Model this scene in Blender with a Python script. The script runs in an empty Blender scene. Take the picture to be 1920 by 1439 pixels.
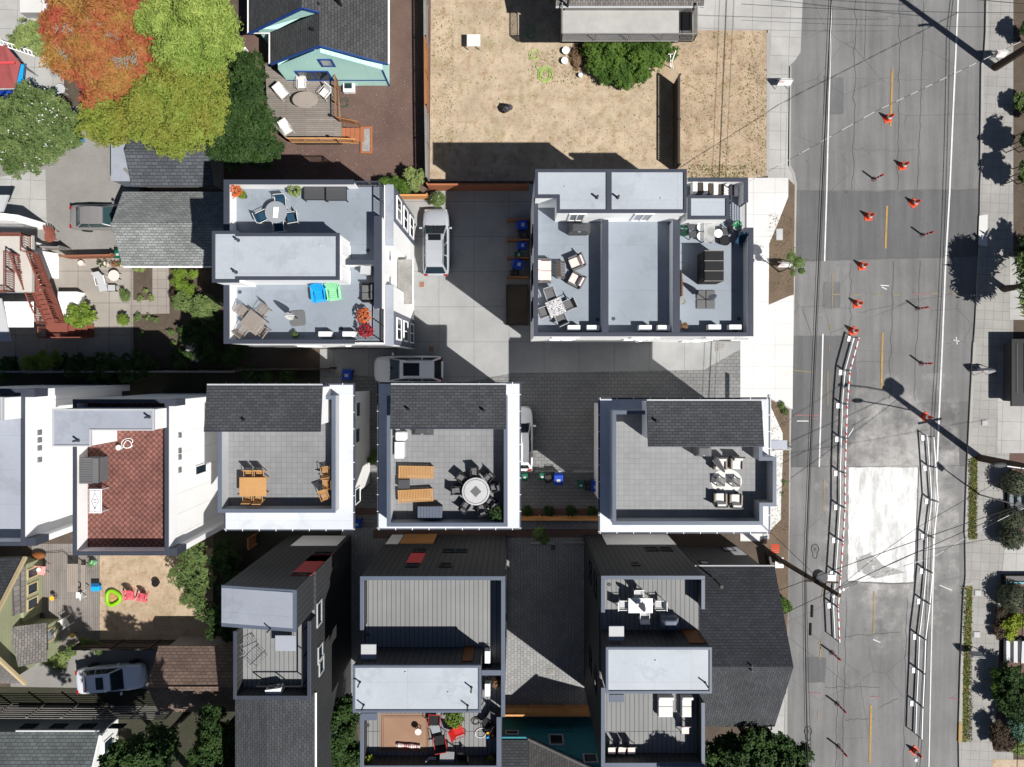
import bpy, math, random
import numpy as np
from mathutils import Vector, Matrix
R = math.radians
sc = bpy.context.scene
COL = sc.collection
# ---------------------------------------------------------------- camera, sky, sun, exposure
F = 1331.0; H = 49.0; NX = 964.0; NY = 688.0      # focal length (photo px), height (m), point straight below the drone
cd = bpy.data.cameras.new('drone_camera'); cam = bpy.data.objects.new('drone_camera', cd); COL.objects.link(cam)
cam.location = (0, 0, H); cam.rotation_euler = (0, 0, 0)
cd.sensor_fit = 'HORIZONTAL'; cd.sensor_width = 36; cd.lens = 36 * F / 1920
cd.shift_x = (960 - NX) / 1920; cd.shift_y = (NY - 719.5) / 1920
cd.clip_end = 500; cd.clip_start = 1
sc.camera = cam
SUN_EL = 53.4; SUN_DIR = (0.804, -0.595)             # direction towards the sun on the ground
wd = bpy.data.worlds.new('World'); sc.world = wd; wd.use_nodes = True
nt_ = wd.node_tree; bg = nt_.nodes['Background']
sky = nt_.nodes.new('ShaderNodeTexSky'); sky.sky_type = 'NISHITA'; sky.sun_disc = False; sky.air_density = .6; sky.dust_density = .4   # very clear summer air
sky.sun_elevation = R(SUN_EL); sky.sun_rotation = math.atan2(SUN_DIR[0], SUN_DIR[1])
nt_.links.new(sky.outputs[0], bg.inputs[0]); bg.inputs[1].default_value = 0.05
sl = bpy.data.lights.new('sun', 'SUN'); so = bpy.data.objects.new('sun', sl); COL.objects.link(so)
sl.energy = 5.0; sl.angle = R(0.5); sl.color = (1.0, 0.965, 0.92)
dv = Vector((SUN_DIR[0]*math.cos(R(SUN_EL)), SUN_DIR[1]*math.cos(R(SUN_EL)), math.sin(R(SUN_EL))))
so.rotation_euler = dv.to_track_quat('Z', 'Y').to_euler(); so.location = (20, -20, 40)
sc.view_settings.view_transform = 'Standard'; sc.view_settings.look = 'None'
sc.view_settings.exposure = 0.36; sc.view_settings.gamma = 1.0
rng = np.random.default_rng(7); random.seed(7)

# ---------------------------------------------------------------- coordinates
def W(px, py, z=0.0): return ((px-NX)*(H-z)/F, (NY-py)*(H-z)/F, z)
def P2(px, py, z=0.0): return W(px, py, z)[:2]
def poly(pts, z=0.0): return [P2(x, y, z) for x, y in pts]
def rect(x0, y0, x1, y1, z=0.0):                       # photo rectangle seen at height z -> world xmin,ymin,xmax,ymax
    a = P2(x0, y1, z); b = P2(x1, y0, z); return (a[0], a[1], b[0], b[1])
def rpoly(r): return [(r[0], r[1]), (r[2], r[1]), (r[2], r[3]), (r[0], r[3])]

# ---------------------------------------------------------------- mesh builder
def area2(p): return sum(p[i][0]*p[(i+1)%len(p)][1]-p[(i+1)%len(p)][0]*p[i][1] for i in range(len(p)))
def ccw(p): return list(p) if area2(p) > 0 else list(reversed(p))
def inset(p, d):
    p = ccw(p); n = len(p); out = []
    for i in range(n):
        a, b, c = Vector(p[i-1]), Vector(p[i]), Vector(p[(i+1) % n])
        e1 = (b-a).normalized(); e2 = (c-b).normalized()
        n1 = Vector((-e1.y, e1.x)); n2 = Vector((-e2.y, e2.x))
        k = 1+n1.dot(n2)
        out.append(tuple(b+(n1+n2)*(d/max(k, .15))))
    return out
class MB:
    def __init__(s): s.v = []; s.f = []; s.m = []; s.k = 0
    def add(s, vs, fs):
        o = len(s.v); s.v += [tuple(map(float, q)) for q in vs]
        for f in fs: s.f.append(tuple(i+o for i in f)); s.m.append(s.k)
        return s
    def face(s, pts): return s.add(pts, [tuple(range(len(pts)))])
    def prism(s, p, z0, z1, bottom=True):
        p = ccw(p); n = len(p)
        vs = [(x, y, z0) for x, y in p]+[(x, y, z1) for x, y in p]
        fs = [tuple(range(n, 2*n))]+([tuple(reversed(range(n)))] if bottom else [])
        fs += [(i, (i+1) % n, n+(i+1) % n, n+i) for i in range(n)]
        return s.add(vs, fs)
    def box(s, x0, y0, z0, x1, y1, z1): return s.prism([(x0, y0), (x1, y0), (x1, y1), (x0, y1)], z0, z1)
    def cbox(s, cx, cy, cz, sx, sy, sz): return s.box(cx-sx/2, cy-sy/2, cz-sz/2, cx+sx/2, cy+sy/2, cz+sz/2)
    def ring(s, po, pi, z0, z1):
        n = len(po)
        vs = [(x, y, z0) for x, y in po]+[(x, y, z1) for x, y in po]+[(x, y, z0) for x, y in pi]+[(x, y, z1) for x, y in pi]
        fs = []
        for i in range(n):
            j = (i+1) % n
            fs += [(i, j, n+j, n+i), (n+i, n+j, 3*n+j, 3*n+i), (2*n+j, 2*n+i, 3*n+i, 3*n+j), (j, i, 2*n+i, 2*n+j)]
        return s.add(vs, fs)
    def hexa(s, b, t):                                    # 4 bottom pts, 4 top pts, ccw
        return s.add(list(b)+list(t), [(3, 2, 1, 0), (4, 5, 6, 7)]+[(i, (i+1) % 4, 4+(i+1) % 4, 4+i) for i in range(4)])
    def bar(s, p, q, w, h=None, up=(0, 0, 1)):
        h = h or w; p = Vector(p); q = Vector(q); d = (q-p).normalized()
        u = Vector(up)
        if abs(d.dot(u)) > .99: u = Vector((0, 1, 0))
        a = d.cross(u).normalized()*(w/2); b = a.cross(d).normalized()*(h/2)
        return s.hexa([p-a-b, p+a-b, p+a+b, p-a+b], [q-a-b, q+a-b, q+a+b, q-a+b])
    def tube(s, pts, r, n=6, closed=False):
        pts = [Vector(q) for q in pts]; m = len(pts); vs = []; fs = []
        for i, q in enumerate(pts):
            if closed: d = (pts[(i+1) % m]-pts[i-1])
            else: d = (pts[min(i+1, m-1)]-pts[max(i-1, 0)])
            d.normalize(); u = Vector((0, 0, 1)) if abs(d.z) < .95 else Vector((1, 0, 0))
            a = d.cross(u).normalized(); b = a.cross(d).normalized()
            rr = r[i] if hasattr(r, '__len__') else r
            for k in range(n):
                t = 2*math.pi*k/n; vs.append(q+a*(rr*math.cos(t))+b*(rr*math.sin(t)))
        for i in range(m if closed else m-1):
            j = (i+1) % m
            for k in range(n):
                l = (k+1) % n; fs.append((i*n+k, i*n+l, j*n+l, j*n+k))
        if not closed: fs += [tuple(reversed(range(n))), tuple(range((m-1)*n, m*n))]
        return s.add(vs, fs)
    def lathe(s, cx, cy, prof, n=16):                      # prof: [(r,z)...] bottom to top
        vs = []; fs = []; m = len(prof)
        for r, z in prof:
            for k in range(n):
                t = 2*math.pi*k/n; vs.append((cx+r*math.cos(t), cy+r*math.sin(t), z))
        for i in range(m-1):
            for k in range(n):
                l = (k+1) % n; fs.append((i*n+k, i*n+l, (i+1)*n+l, (i+1)*n+k))
        fs += [tuple(reversed(range(n))), tuple(range((m-1)*n, m*n))]
        return s.add(vs, fs)
    def cyl(s, cx, cy, z0, z1, r, n=16): return s.lathe(cx, cy, [(r, z0), (r, z1)], n)
    def blob(s, c, r, nu=10, nv=6, jit=0.0):
        vs = []; fs = []
        for i in range(nv+1):
            ph = math.pi*i/nv
            for k in range(nu):
                t = 2*math.pi*k/nu; j = 1+random.uniform(-jit, jit)
                vs.append((c[0]+r[0]*j*math.sin(ph)*math.cos(t), c[1]+r[1]*j*math.sin(ph)*math.sin(t), c[2]-r[2]*j*math.cos(ph)))
        for i in range(nv):
            for k in range(nu):
                l = (k+1) % nu; fs.append((i*nu+k, i*nu+l, (i+1)*nu+l, (i+1)*nu+k))
        return s.add(vs, fs)
    def xf(s, M, start=0):
        for i in range(start, len(s.v)): s.v[i] = tuple(M @ Vector(s.v[i]))
        return s
    def build(s, name, mats, parent=None, smooth=False, bevel=0.0, subsurf=0, **tags):
        if not isinstance(mats, (list, tuple)): mats = [mats]
        o3 = wloc(parent)
        me = bpy.data.meshes.new(name); me.from_pydata([(a-o3[0], b-o3[1], c-o3[2]) for a, b, c in s.v], [], s.f)
        for m in mats: me.materials.append(m)
        me.polygons.foreach_set('material_index', s.m)
        if smooth: me.polygons.foreach_set('use_smooth', [True]*len(s.f))
        me.update()
        ob = bpy.data.objects.new(name, me); COL.objects.link(ob); ob.parent = parent
        if bevel:
            b = ob.modifiers.new('bevel', 'BEVEL'); b.width = bevel; b.segments = 2; b.limit_method = 'ANGLE'
        if subsurf:
            b = ob.modifiers.new('sub', 'SUBSURF'); b.levels = subsurf; b.render_levels = subsurf
        tag(ob, **tags); return ob
def wloc(p):
    o = Vector((0, 0, 0))
    while p is not None: o = o+Vector(p.location); p = p.parent
    return o
def tag(o, label=None, cat=None, group=None, kind=None):
    if label: o['label'] = label
    if cat: o['category'] = cat
    if group: o['group'] = group
    if kind: o['kind'] = kind
    return o
def thing(name, label, cat, loc=(0, 0, 0), rot=0, group=None):
    o = bpy.data.objects.new(name, None); COL.objects.link(o); o.location = loc; o.rotation_euler = (0, 0, R(rot))
    o.empty_display_size = .3
    return tag(o, label, cat, group)
def dup(root, loc, rot=0, label=None, group=None, scale=None):
    r = root.copy(); COL.objects.link(r); r.location = loc; r.rotation_euler = (0, 0, R(rot))
    if label: r['label'] = label
    if group: r['group'] = group
    if scale: r.scale = (scale,)*3
    for ch in list(root.children):
        c = ch.copy(); COL.objects.link(c); c.parent = r
        for g in list(ch.children):
            d = g.copy(); COL.objects.link(d); d.parent = c
    return r
class Proto:                                               # first placing moves the original, later ones copy it
    def __init__(s, root): s.root = root; s.used = False
    def put(s, px, py, z=0.0, rot=0, label=None, group=None, zref=None, scale=None, world=None):
        x, y = (world if world else P2(px, py, z if zref is None else zref)); loc = (x, y, z)
        if not s.used:
            s.used = True; r = s.root; r.location = loc; r.rotation_euler = (0, 0, R(rot))
            if label: r['label'] = label
            if group: r['group'] = group
            if scale: r.scale = (scale,)*3
            return r
        return dup(s.root, loc, rot, label, group, scale or 1.0)

# ---------------------------------------------------------------- materials
BRIGHT = ('white', 'fresh', 'lawn', 'car_paint', 'lap', 'new_', 'off_', 'cream', 'red_panel', 'plastic', 'pavement', 'dust')   # materials at full strength
class NT:
    def __init__(s, name, rough=.8, metal=0., spec=.4):
        s.mat = bpy.data.materials.new(name); s.mat.use_nodes = True; s.t = s.mat.node_tree; s.n = s.t.nodes
        s.b = s.n['Principled BSDF']; s.b.inputs['Roughness'].default_value = rough
        s.b.inputs['Metallic'].default_value = metal; s.b.inputs['Specular IOR Level'].default_value = spec
        s.tc = s.n.new('ShaderNodeTexCoord').outputs['Object']
    def link(s, a, b): s.t.links.new(a, b)
    def val(s, sock, v):
        if isinstance(v, bpy.types.NodeSocket): s.link(v, sock)
        elif isinstance(v, tuple) and len(v) == 3 and sock.type == 'RGBA': sock.default_value = (*v, 1)
        else: sock.default_value = v
    def noise(s, scale, detail=4, rough=.6, vec=None, dist=0.):
        n = s.n.new('ShaderNodeTexNoise'); s.link(vec or s.tc, n.inputs['Vector'])
        n.inputs['Scale'].default_value = scale; n.inputs['Detail'].default_value = detail
        n.inputs['Roughness'].default_value = rough; n.inputs['Distortion'].default_value = dist
        return n.outputs['Fac']
    def voro(s, scale, feature='F1', vec=None, out='Distance'):
        n = s.n.new('ShaderNodeTexVoronoi'); n.feature = feature; s.link(vec or s.tc, n.inputs['Vector'])
        n.inputs['Scale'].default_value = scale; return n.outputs[out]
    def ramp(s, x, lo, hi, a=0., b=1.):
        n = s.n.new('ShaderNodeMapRange'); s.link(x, n.inputs['Value'])
        for k, v in (('From Min', lo), ('From Max', hi), ('To Min', a), ('To Max', b)): n.inputs[k].default_value = v
        n.clamp = True; return n.outputs[0]
    def mix(s, f, a, b, mode='MIX'):
        n = s.n.new('ShaderNodeMix'); n.data_type = 'RGBA'; n.blend_type = mode
        s.val(n.inputs['Factor'], f); s.val(n.inputs['A'], a); s.val(n.inputs['B'], b); return n.outputs['Result']
    def math(s, op, a, b=0.):
        n = s.n.new('ShaderNodeMath'); n.operation = op; s.val(n.inputs[0], a); s.val(n.inputs[1], b); return n.outputs[0]
    def gray(s, x):
        n = s.n.new('ShaderNodeCombineColor')
        for i in range(3): s.link(x, n.inputs[i])
        return n.outputs[0]
    def xyz(s):
        n = s.n.new('ShaderNodeSeparateXYZ'); s.link(s.tc, n.inputs[0]); return n.outputs
    def comb(s, x, y, z=0.):
        n = s.n.new('ShaderNodeCombineXYZ')
        for i, q in enumerate((x, y, z)): s.val(n.inputs[i], q)
        return n.outputs[0]
    def vec(s, mode):
        o = s.xyz()
        if mode == 'xy': return s.comb(o[0], o[1])
        if mode == 'yx': return s.comb(o[1], o[0])
        u = s.math('ADD', o[0], o[1])
        return s.comb(u, o[2]) if mode == 'wall' else s.comb(o[2], u)
    def brick(s, vec, w, h, mortar, c1, c2, cm, off=.5, smooth=.1, bias=0.):
        n = s.n.new('ShaderNodeTexBrick'); s.link(vec, n.inputs['Vector']); n.offset = off
        n.inputs['Scale'].default_value = 1; n.inputs['Brick Width'].default_value = w; n.inputs['Row Height'].default_value = h
        n.inputs['Mortar Size'].default_value = mortar; n.inputs['Mortar Smooth'].default_value = smooth; n.inputs['Bias'].default_value = bias
        s.val(n.inputs['Color1'], c1); s.val(n.inputs['Color2'], c2); s.val(n.inputs['Mortar'], cm)
        return n.outputs['Color'], n.outputs['Fac']
    def bump(s, h, dist=.01, strength=1.):
        n = s.n.new('ShaderNodeBump'); n.inputs['Strength'].default_value = strength; n.inputs['Distance'].default_value = dist
        s.link(h, n.inputs['Height']); s.link(n.outputs[0], s.b.inputs['Normal'])
    def out(s, c):
        nm = s.mat.name; k = 1. if any(w in nm for w in BRIGHT) else .785
        if k < 1: c = s.mix(1., c, (k, k, k), 'MULTIPLY')
        s.val(s.b.inputs['Base Color'], c); return s.mat
    def grain(s, c, amt, scale=18., big=.35, bamt=None):      # fine grain and wide mottling
        g = s.gray(s.ramp(s.noise(scale, 5, .7), .25, .75, 1-amt, 1+amt)); c = s.mix(1., c, g, 'MULTIPLY')
        g = s.gray(s.ramp(s.noise(big, 5, .6), .3, .7, 1-(bamt or amt), 1+(bamt or amt))); return s.mix(1., c, g, 'MULTIPLY')
def mul(c, k): return tuple(min(1, x*k) for x in c)
def plain(name, c, rough=.6, metal=0., amt=.06, scale=12., spec=.22):
    n = NT(name, rough, metal, spec); return n.out(n.grain(c, amt, scale, .6))
def bricky(name, mode, w, h, mortar, c1, c2, cm, amt=.1, rough=.85, off=.5, bump=.006, bamt=.1, smooth=.1, scale=14.):
    n = NT(name, rough); c, f = n.brick(n.vec(mode), w, h, mortar, c1, c2, cm, off, smooth)
    if bump: n.bump(n.math('SUBTRACT', 1., f), bump)
    return n.out(n.grain(c, amt, scale, .4, bamt))

def asphalt(name, c, cracks=1., seed=0., stain=.16):
    n = NT(name, .9); col = n.grain(c, .10, 9., .25, stain)
    col = n.mix(1., col, n.gray(n.ramp(n.noise(30, 4, .85), .3, .7, .74, 1.24)), 'MULTIPLY')
    o = n.xyz(); st = n.comb(n.math('MULTIPLY', o[0], 1.6), n.math('MULTIPLY', o[1], .10), seed)    # long wheel-track streaks
    col = n.mix(1., col, n.gray(n.ramp(n.noise(1., 4, .6, st), .3, .7, .80, 1.15)), 'MULTIPLY')
    spots = n.ramp(n.noise(2.2, 3, .5), .70, .74); col = n.mix(n.math('MULTIPLY', spots, .4), col, mul(c, .45))
    if cracks:
        wv = n.n.new('ShaderNodeMix'); wv.data_type = 'VECTOR'; wv.inputs['Factor'].default_value = .07
        nn = n.n.new('ShaderNodeTexNoise'); n.link(n.tc, nn.inputs['Vector']); nn.inputs['Scale'].default_value = 1.3; nn.inputs['Detail'].default_value = 6
        n.link(n.tc, wv.inputs['A']); n.link(nn.outputs['Color'], wv.inputs['B'])
        e = n.voro(.24, 'DISTANCE_TO_EDGE', wv.outputs['Result'])
        mask = n.ramp(n.noise(.16, 2, .5), .42, .56)
        f = n.math('MULTIPLY', n.ramp(e, .0, .006, 1., 0.), mask); col = n.mix(n.math('MULTIPLY', f, .62*cracks), col, mul(c, .3))
    n.bump(n.noise(60, 3, .7), .004)
    return n.out(col)
def joints(name, c, sx, sy, jw=.02, amt=.06, jk=.45, rot=0., stain=.12, rough=.85, ox=0., oy=0.):
    n = NT(name, rough); o = n.xyz(); v = n.comb(n.math('ADD', o[0], ox), n.math('ADD', o[1], oy))
    if rot:
        m = n.n.new('ShaderNodeMapping'); m.inputs['Rotation'].default_value = (0, 0, R(rot)); n.link(v, m.inputs['Vector']); v = m.outputs[0]
    col, f = n.brick(v, sx, sy, jw, c, mul(c, .95), mul(c, jk), 0., .2)
    col = n.grain(col, amt, 16., .5, stain); n.bump(n.noise(50, 3, .7), .002)
    blot = n.ramp(n.noise(1.1, 5, .65), .56, .74); col = n.mix(n.math('MULTIPLY', blot, .16), col, mul(c, .55))
    return n.out(col)
def ground_mat(name, c1, c2, c3, s1=.5, s2=3., speck=0., rough=.95, bumpd=.02, t3=(.58, .72)):
    n = NT(name, rough, spec=.2)
    col = n.mix(n.ramp(n.noise(s1, 6, .65), .35, .65), c1, c2)
    col = n.mix(n.ramp(n.noise(s2, 6, .7), *t3), col, c3)
    col = n.mix(1., col, n.gray(n.ramp(n.noise(16, 5, .9), .28, .72, .62, 1.34)), 'MULTIPLY')
    if speck:
        d = n.ramp(n.voro(3.4), .0, .12, 1., 0.); keep = n.ramp(n.noise(1.4, 3, .5), .45, .6)
        col = n.mix(n.math('MULTIPLY', n.math('MULTIPLY', d, keep), speck), col, mul(c3, .45))
    n.bump(n.noise(26, 5, .8), bumpd)
    return n.out(col)
M = {}
M['trim'] = plain('dark_metal_trim', (.058, .066, .09), .45, .0, .07)
M['trim2'] = plain('blue_grey_metal_cap', (.13, .155, .205), .4, .0, .06)
M['white'] = plain('white_paint', (.86, .86, .85), .7, 0, .03, 3.)
M['whiteseam'] = bricky('white_panel_siding', 'wallv', 40, 1.16, .012, (.9, .9, .89), (.88, .88, .87), (.58, .58, .58), .02, .7, 0., .003, .04)
def memb(name, c, h=1.95, amt=.05):                        # sheet roofing: faint seams, ponding marks, dirt
    n = NT(name, .6); col, f = n.brick(n.vec('xy'), 60, h, .012, c, mul(c, .97), mul(c, .78), 0., .4); col = n.grain(col, amt, 6., .35, .08)
    pond = n.ramp(n.noise(.55, 5, .6), .54, .60); ring = n.math('MULTIPLY', pond, n.ramp(n.noise(.55, 5, .6), .60, .66, 1., 0.)); col = n.mix(n.math('MULTIPLY', ring, .28), col, mul(c, .62))
    dirt = n.ramp(n.noise(5., 6, .8), .66, .74); col = n.mix(n.math('MULTIPLY', dirt, .24), col, mul(c, .55)); return n.out(col)
M['membrane'] = memb('pale_roof_membrane', (.37, .40, .46))
M['skirt'] = memb('white_eaves_membrane', (.54, .57, .61), 2.4, .02)
M['membranew'] = memb('light_roof_membrane', (.46, .50, .545))
M['deckblue'] = memb('blue_grey_deck_coating', (.285, .325, .375), 2.6, .04)
M['decktile'] = bricky('grey_deck_tiles', 'xy', .3, .3, .008, (.27, .275, .28), (.24, .245, .255), (.17, .175, .18), .06, .85, 0., .004)
M['deckpale'] = bricky('pale_deck_tiles', 'xy', .3, .3, .008, (.31, .315, .32), (.28, .285, .29), (.22, .225, .23), .06, .85, 0., .004)
M['deckboard'] = bricky('grey_deck_boards', 'yx', 30, .26, .014, (.27, .275, .275), (.25, .255, .255), (.05, .05, .05), .05, .8, 0., .005)
M['siding'] = bricky('dark_vertical_siding', 'wallv', 40, .33, .02, (.055, .058, .062), (.05, .053, .057), (.010, .010, .012), .08, .7, 0., .012)
M['sidingblk'] = bricky('black_vertical_siding', 'wallv', 40, .33, .02, (.022, .024, .028), (.02, .022, .026), (.006, .006, .008), .08, .7, 0., .012)
def shingle(name, mode, c, k=1.):
    return bricky(name, mode, .34*k, .155*k, .016*k, mul(c, 1.18), mul(c, .80), mul(c, .42), .2, .95, .5, .012, .2, .3)
M['sh_dark'] = shingle('dark_roof_shingles', 'xy', (.066, .070, .078), 1.)
M['sh_char'] = shingle('charcoal_roof_shingles', 'xy', (.042, .046, .056), .9)
M['sh_charv'] = shingle('charcoal_shingles_turned', 'yx', (.062, .066, .072), .9)
M['sh_grey'] = shingle('weathered_grey_shingles', 'xy', (.27, .285, .28), 1.)
M['sh_slate'] = shingle('slate_blue_shingles', 'xy', (.095, .105, .12), 1.3)
M['sh_brown'] = shingle('brown_roof_shingles', 'xy', (.21, .145, .115), 1.1)
M['sh_taupe'] = shingle('taupe_roof_shingles', 'yx', (.20, .185, .175), 1.)
M['sh_house'] = shingle('dark_house_shingles', 'yx', (.075, .077, .08), 1.1)
M['sh_sw'] = shingle('grey_green_shingles', 'xy', (.15, .17, .175), 1.2)
n = NT('red_wood_deck_tiles', .75); ck = n.n.new('ShaderNodeTexChecker'); n.link(n.vec('xy'), ck.inputs['Vector']); ck.inputs['Scale'].default_value = 6.2
ck.inputs['Color1'].default_value = (.29, .125, .095, 1); ck.inputs['Color2'].default_value = (.155, .06, .052, 1)
c_, f_ = n.brick(n.vec('xy'), .3226, .3226, .006, (1, 1, 1), (.82, .82, .82), (.35, .35, .35), 0.)
n.bump(n.math('SUBTRACT', 1., f_), .005); M['redtile'] = n.out(n.grain(n.mix(1., ck.outputs['Color'], c_, 'MULTIPLY'), .30, 5., .8, .26))
M['concrete'] = joints('driveway_concrete', (.375, .38, .375), 2.42, 2.42, .014, .07, .45, 0, .13, ox=.35, oy=.7)
M['newconc'] = joints('new_white_concrete', (.57, .565, .55), 1.5, 1.5, .012, .04, .6, 0, .06)
M['sidewalk'] = joints('old_sidewalk_concrete', (.36, .35, .33), .62, .62, .012, .10, .55, 3., .14)
M['sidewalk2'] = joints('grey_pavement_concrete', (.36, .355, .34), 1.3, 1.3, .015, .10, .5, 2., .14)
M['patio'] = joints('warm_patio_concrete', (.37, .34, .30), 2.15, 2.2, .02, .08, .4, 0, .16)
M['path'] = joints('brick_garden_path', (.33, .295, .26), .6, .6, .014, .08, .5, 0, .12)
M['kerb'] = plain('kerb_concrete', (.40, .39, .365), .85, 0, .1)
M['paver'] = bricky('grey_paving_stones', 'xy', .42, .24, .012, (.25, .25, .245), (.21, .21, .21), (.09, .09, .09), .1, .9, .5, .006, .14)
M['paver2'] = bricky('dark_paving_stones', 'yx', .30, .22, .012, (.36, .36, .355), (.30, .30, .30), (.15, .15, .15), .1, .9, .5, .006, .14)
M['road'] = asphalt('worn_asphalt', (.205, .205, .202), 1., 0.)
M['asph_dark'] = asphalt('newer_dark_asphalt', (.14, .14, .142), 0., 3., .1)
M['asph_mid'] = asphalt('grey_asphalt_patch', (.155, .155, .155), .7, 5.)
n = NT('fresh_concrete_slab', .9); o_ = n.xyz(); sv_ = n.comb(n.math('MULTIPLY', o_[0], 1.5), n.math('MULTIPLY', o_[1], .33))
c0 = n.mix(n.ramp(n.noise(1., 9, .72, sv_), .40, .56), (.44, .44, .43), (.68, .68, .67)); c0 = n.mix(n.math('MULTIPLY', n.ramp(n.noise(3.5, 6, .8), .54, .66), .4), c0, (.42, .42, .41))
M['slab'] = n.out(n.grain(c0, .08, 8., .7, .12))
M['dust'] = ground_mat('pale_concrete_dust_road', (.30, .29, .28), (.205, .205, .202), (.42, .41, .40), .35, 1.2, 0, .9, .006, (.5, .7))
n = NT('pale_concrete_dust', .9); o_ = n.xyz(); dx_ = n.math('MULTIPLY', n.math('SUBTRACT', o_[0], 26.6), .19); dy_ = n.math('MULTIPLY', n.math('ADD', o_[1], 9.8), .105)
rr_ = n.math('SQRT', n.math('ADD', n.math('MULTIPLY', dx_, dx_), n.math('MULTIPLY', dy_, dy_))); aa_ = n.math('ADD', n.math('SUBTRACT', 1.15, rr_), n.math('MULTIPLY', n.math('SUBTRACT', n.noise(.7, 6, .65), .5), 2.2))
n.link(n.ramp(aa_, .1, .8, 0., .75), n.b.inputs['Alpha']); M['dust'] = n.out(n.grain((.42, .41, .395), .16, 7., .9, .18))
def lawn(name, c, green, gs):
    n = NT(name, .95, 0, .15); col = n.mix(n.ramp(n.noise(.55, 7, .7), .36, .64), mul(c, 1.12), mul(c, .78))
    col = n.mix(n.ramp(n.noise(1.7, 6, .75), .50, .66), col, (c[0]*.70, c[1]*.60, c[2]*.52)); col = n.mix(n.math('MULTIPLY', n.ramp(n.noise(gs, 7, .78), .55, .68), .6), col, green)
    col = n.mix(n.math('MULTIPLY', n.ramp(n.noise(3.2, 4, .6), .64, .72), .5), col, mul(c, .42)); col = n.mix(1., col, n.gray(n.ramp(n.noise(17, 5, .85), .25, .75, .83, 1.15)), 'MULTIPLY')
    n.bump(n.noise(24, 5, .8), .015); return n.out(col)
M['drygrass'] = lawn('dry_lawn', (.445, .36, .26), (.23, .23, .10), .42)
M['drygrass2'] = lawn('parched_lawn', (.41, .32, .225), (.24, .22, .10), .5)
M['mulch'] = ground_mat('brown_bark_mulch', (.19, .122, .10), (.145, .093, .078), (.28, .235, .22), .5, 9., 0, .95, .03, (.62, .72))
M['soil'] = ground_mat('garden_soil', (.135, .105, .08), (.10, .078, .06), (.20, .165, .13), .7, 5., 0, .95, .03)
M['dirt'] = ground_mat('planting_strip_soil', (.20, .145, .105), (.15, .11, .08), (.17, .17, .09), .8, 3., .4, .95, .03)
M['gravel'] = ground_mat('pale_gravel', (.34, .33, .31), (.28, .27, .25), (.20, .19, .175), .4, 12., .3, .95, .025)
M['verge'] = ground_mat('verge_grass', (.16, .19, .05), (.12, .15, .04), (.36, .25, .11), .8, 2.4, 0, .95, .03, (.5, .62))
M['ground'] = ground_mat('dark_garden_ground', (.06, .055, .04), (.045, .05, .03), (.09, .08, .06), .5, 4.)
M['wooddeck'] = bricky('weathered_deck_boards', 'xy', 3.2, .135, .010, (.30, .265, .235), (.235, .205, .18), (.08, .07, .06), .16, .85, .4, .004, .22)
M['wooddeckv'] = bricky('weathered_deck_boards_turned', 'yx', 3.2, .135, .010, (.30, .275, .25), (.245, .22, .20), (.08, .07, .06), .14, .85, .4, .004, .2)
M['cedar'] = plain('cedar_wood', (.36, .165, .07), .7, 0, .14, 9.)
M['cedarnew'] = plain('new_cedar_wood', (.55, .27, .10), .7, 0, .12, 9.)
M['orangewood'] = plain('orange_stained_wood', (.42, .155, .075), .7, 0, .14, 9.)
M['redwood'] = plain('red_painted_wood', (.26, .085, .062), .7, 0, .1, 8.)
M['greywood'] = plain('grey_fence_wood', (.27, .255, .24), .85, 0, .16, 9.)
M['darkwood'] = plain('dark_fence_wood', (.075, .062, .052), .85, 0, .16, 9.)
M['teakw'] = plain('pale_teak', (.36, .31, .27), .75, 0, .14, 14.)
M['teak'] = plain('orange_teak', (.60, .33, .13), .6, 0, .1, 14.)
M['black'] = plain('black_metal', (.018, .018, .02), .45)
M['dgrey'] = plain('dark_grey_plastic', (.06, .062, .067), .6)
M['mgrey'] = plain('mid_grey_fabric', (.16, .16, .165), .85)
M['lgrey'] = plain('light_grey_plastic', (.42, .43, .44), .5)
M['steel'] = plain('steel', (.45, .46, .47), .35, .7)
M['cream'] = plain('cream_cushion', (.66, .57, .53), .9, 0, .05)
M['offwhite'] = plain('off_white_fabric', (.62, .61, .58), .9, 0, .05)
M['pure'] = plain('white_plastic', (.82, .82, .81), .5, 0, .02)
M['blue'] = plain('bright_blue_plastic', (.01, .33, .75), .5)
M['mint'] = plain('mint_green_plastic', (.26, .62, .34), .5)
M['navy'] = plain('recycling_blue_plastic', (.008, .05, .36), .45)
M['binblk'] = plain('black_bin_plastic', (.022, .022, .026), .5)
M['bingrn'] = plain('green_bin_plastic', (.005, .09, .05), .5)
M['red'] = plain('red_paint', (.55, .02, .018), .5)
M['redpanel'] = plain('muted_red_panel', (.55, .07, .075), .6)
M['pink'] = plain('pink_plastic', (.62, .11, .15), .6)
M['salmon'] = plain('salmon_plastic', (.62, .30, .28), .6)
M['orange'] = plain('traffic_orange', (.75, .085, .03), .5, 0, .05)
M['yellow'] = plain('yellow_plastic', (.75, .42, .02), .5)
M['lime'] = plain('lime_green_vinyl', (.28, .62, .02), .4)
M['limehose'] = plain('lime_hose', (.42, .72, .12), .5)
M['greenhose'] = plain('green_hose', (.02, .42, .14), .5)
M['bluesling'] = plain('blue_sling_fabric', (.018, .065, .12), .7)
M['tealwall'] = bricky('teal_lap_siding', 'wall', 40, .2, .012, (.46, .74, .67), (.45, .73, .66), (.36, .58, .52), .03, .7, 0., .006)
M['tealdark'] = bricky('deep_teal_lap_siding', 'wall', 40, .2, .012, (.02, .20, .25), (.02, .19, .24), (.01, .12, .15), .03, .7, 0., .006)
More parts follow.
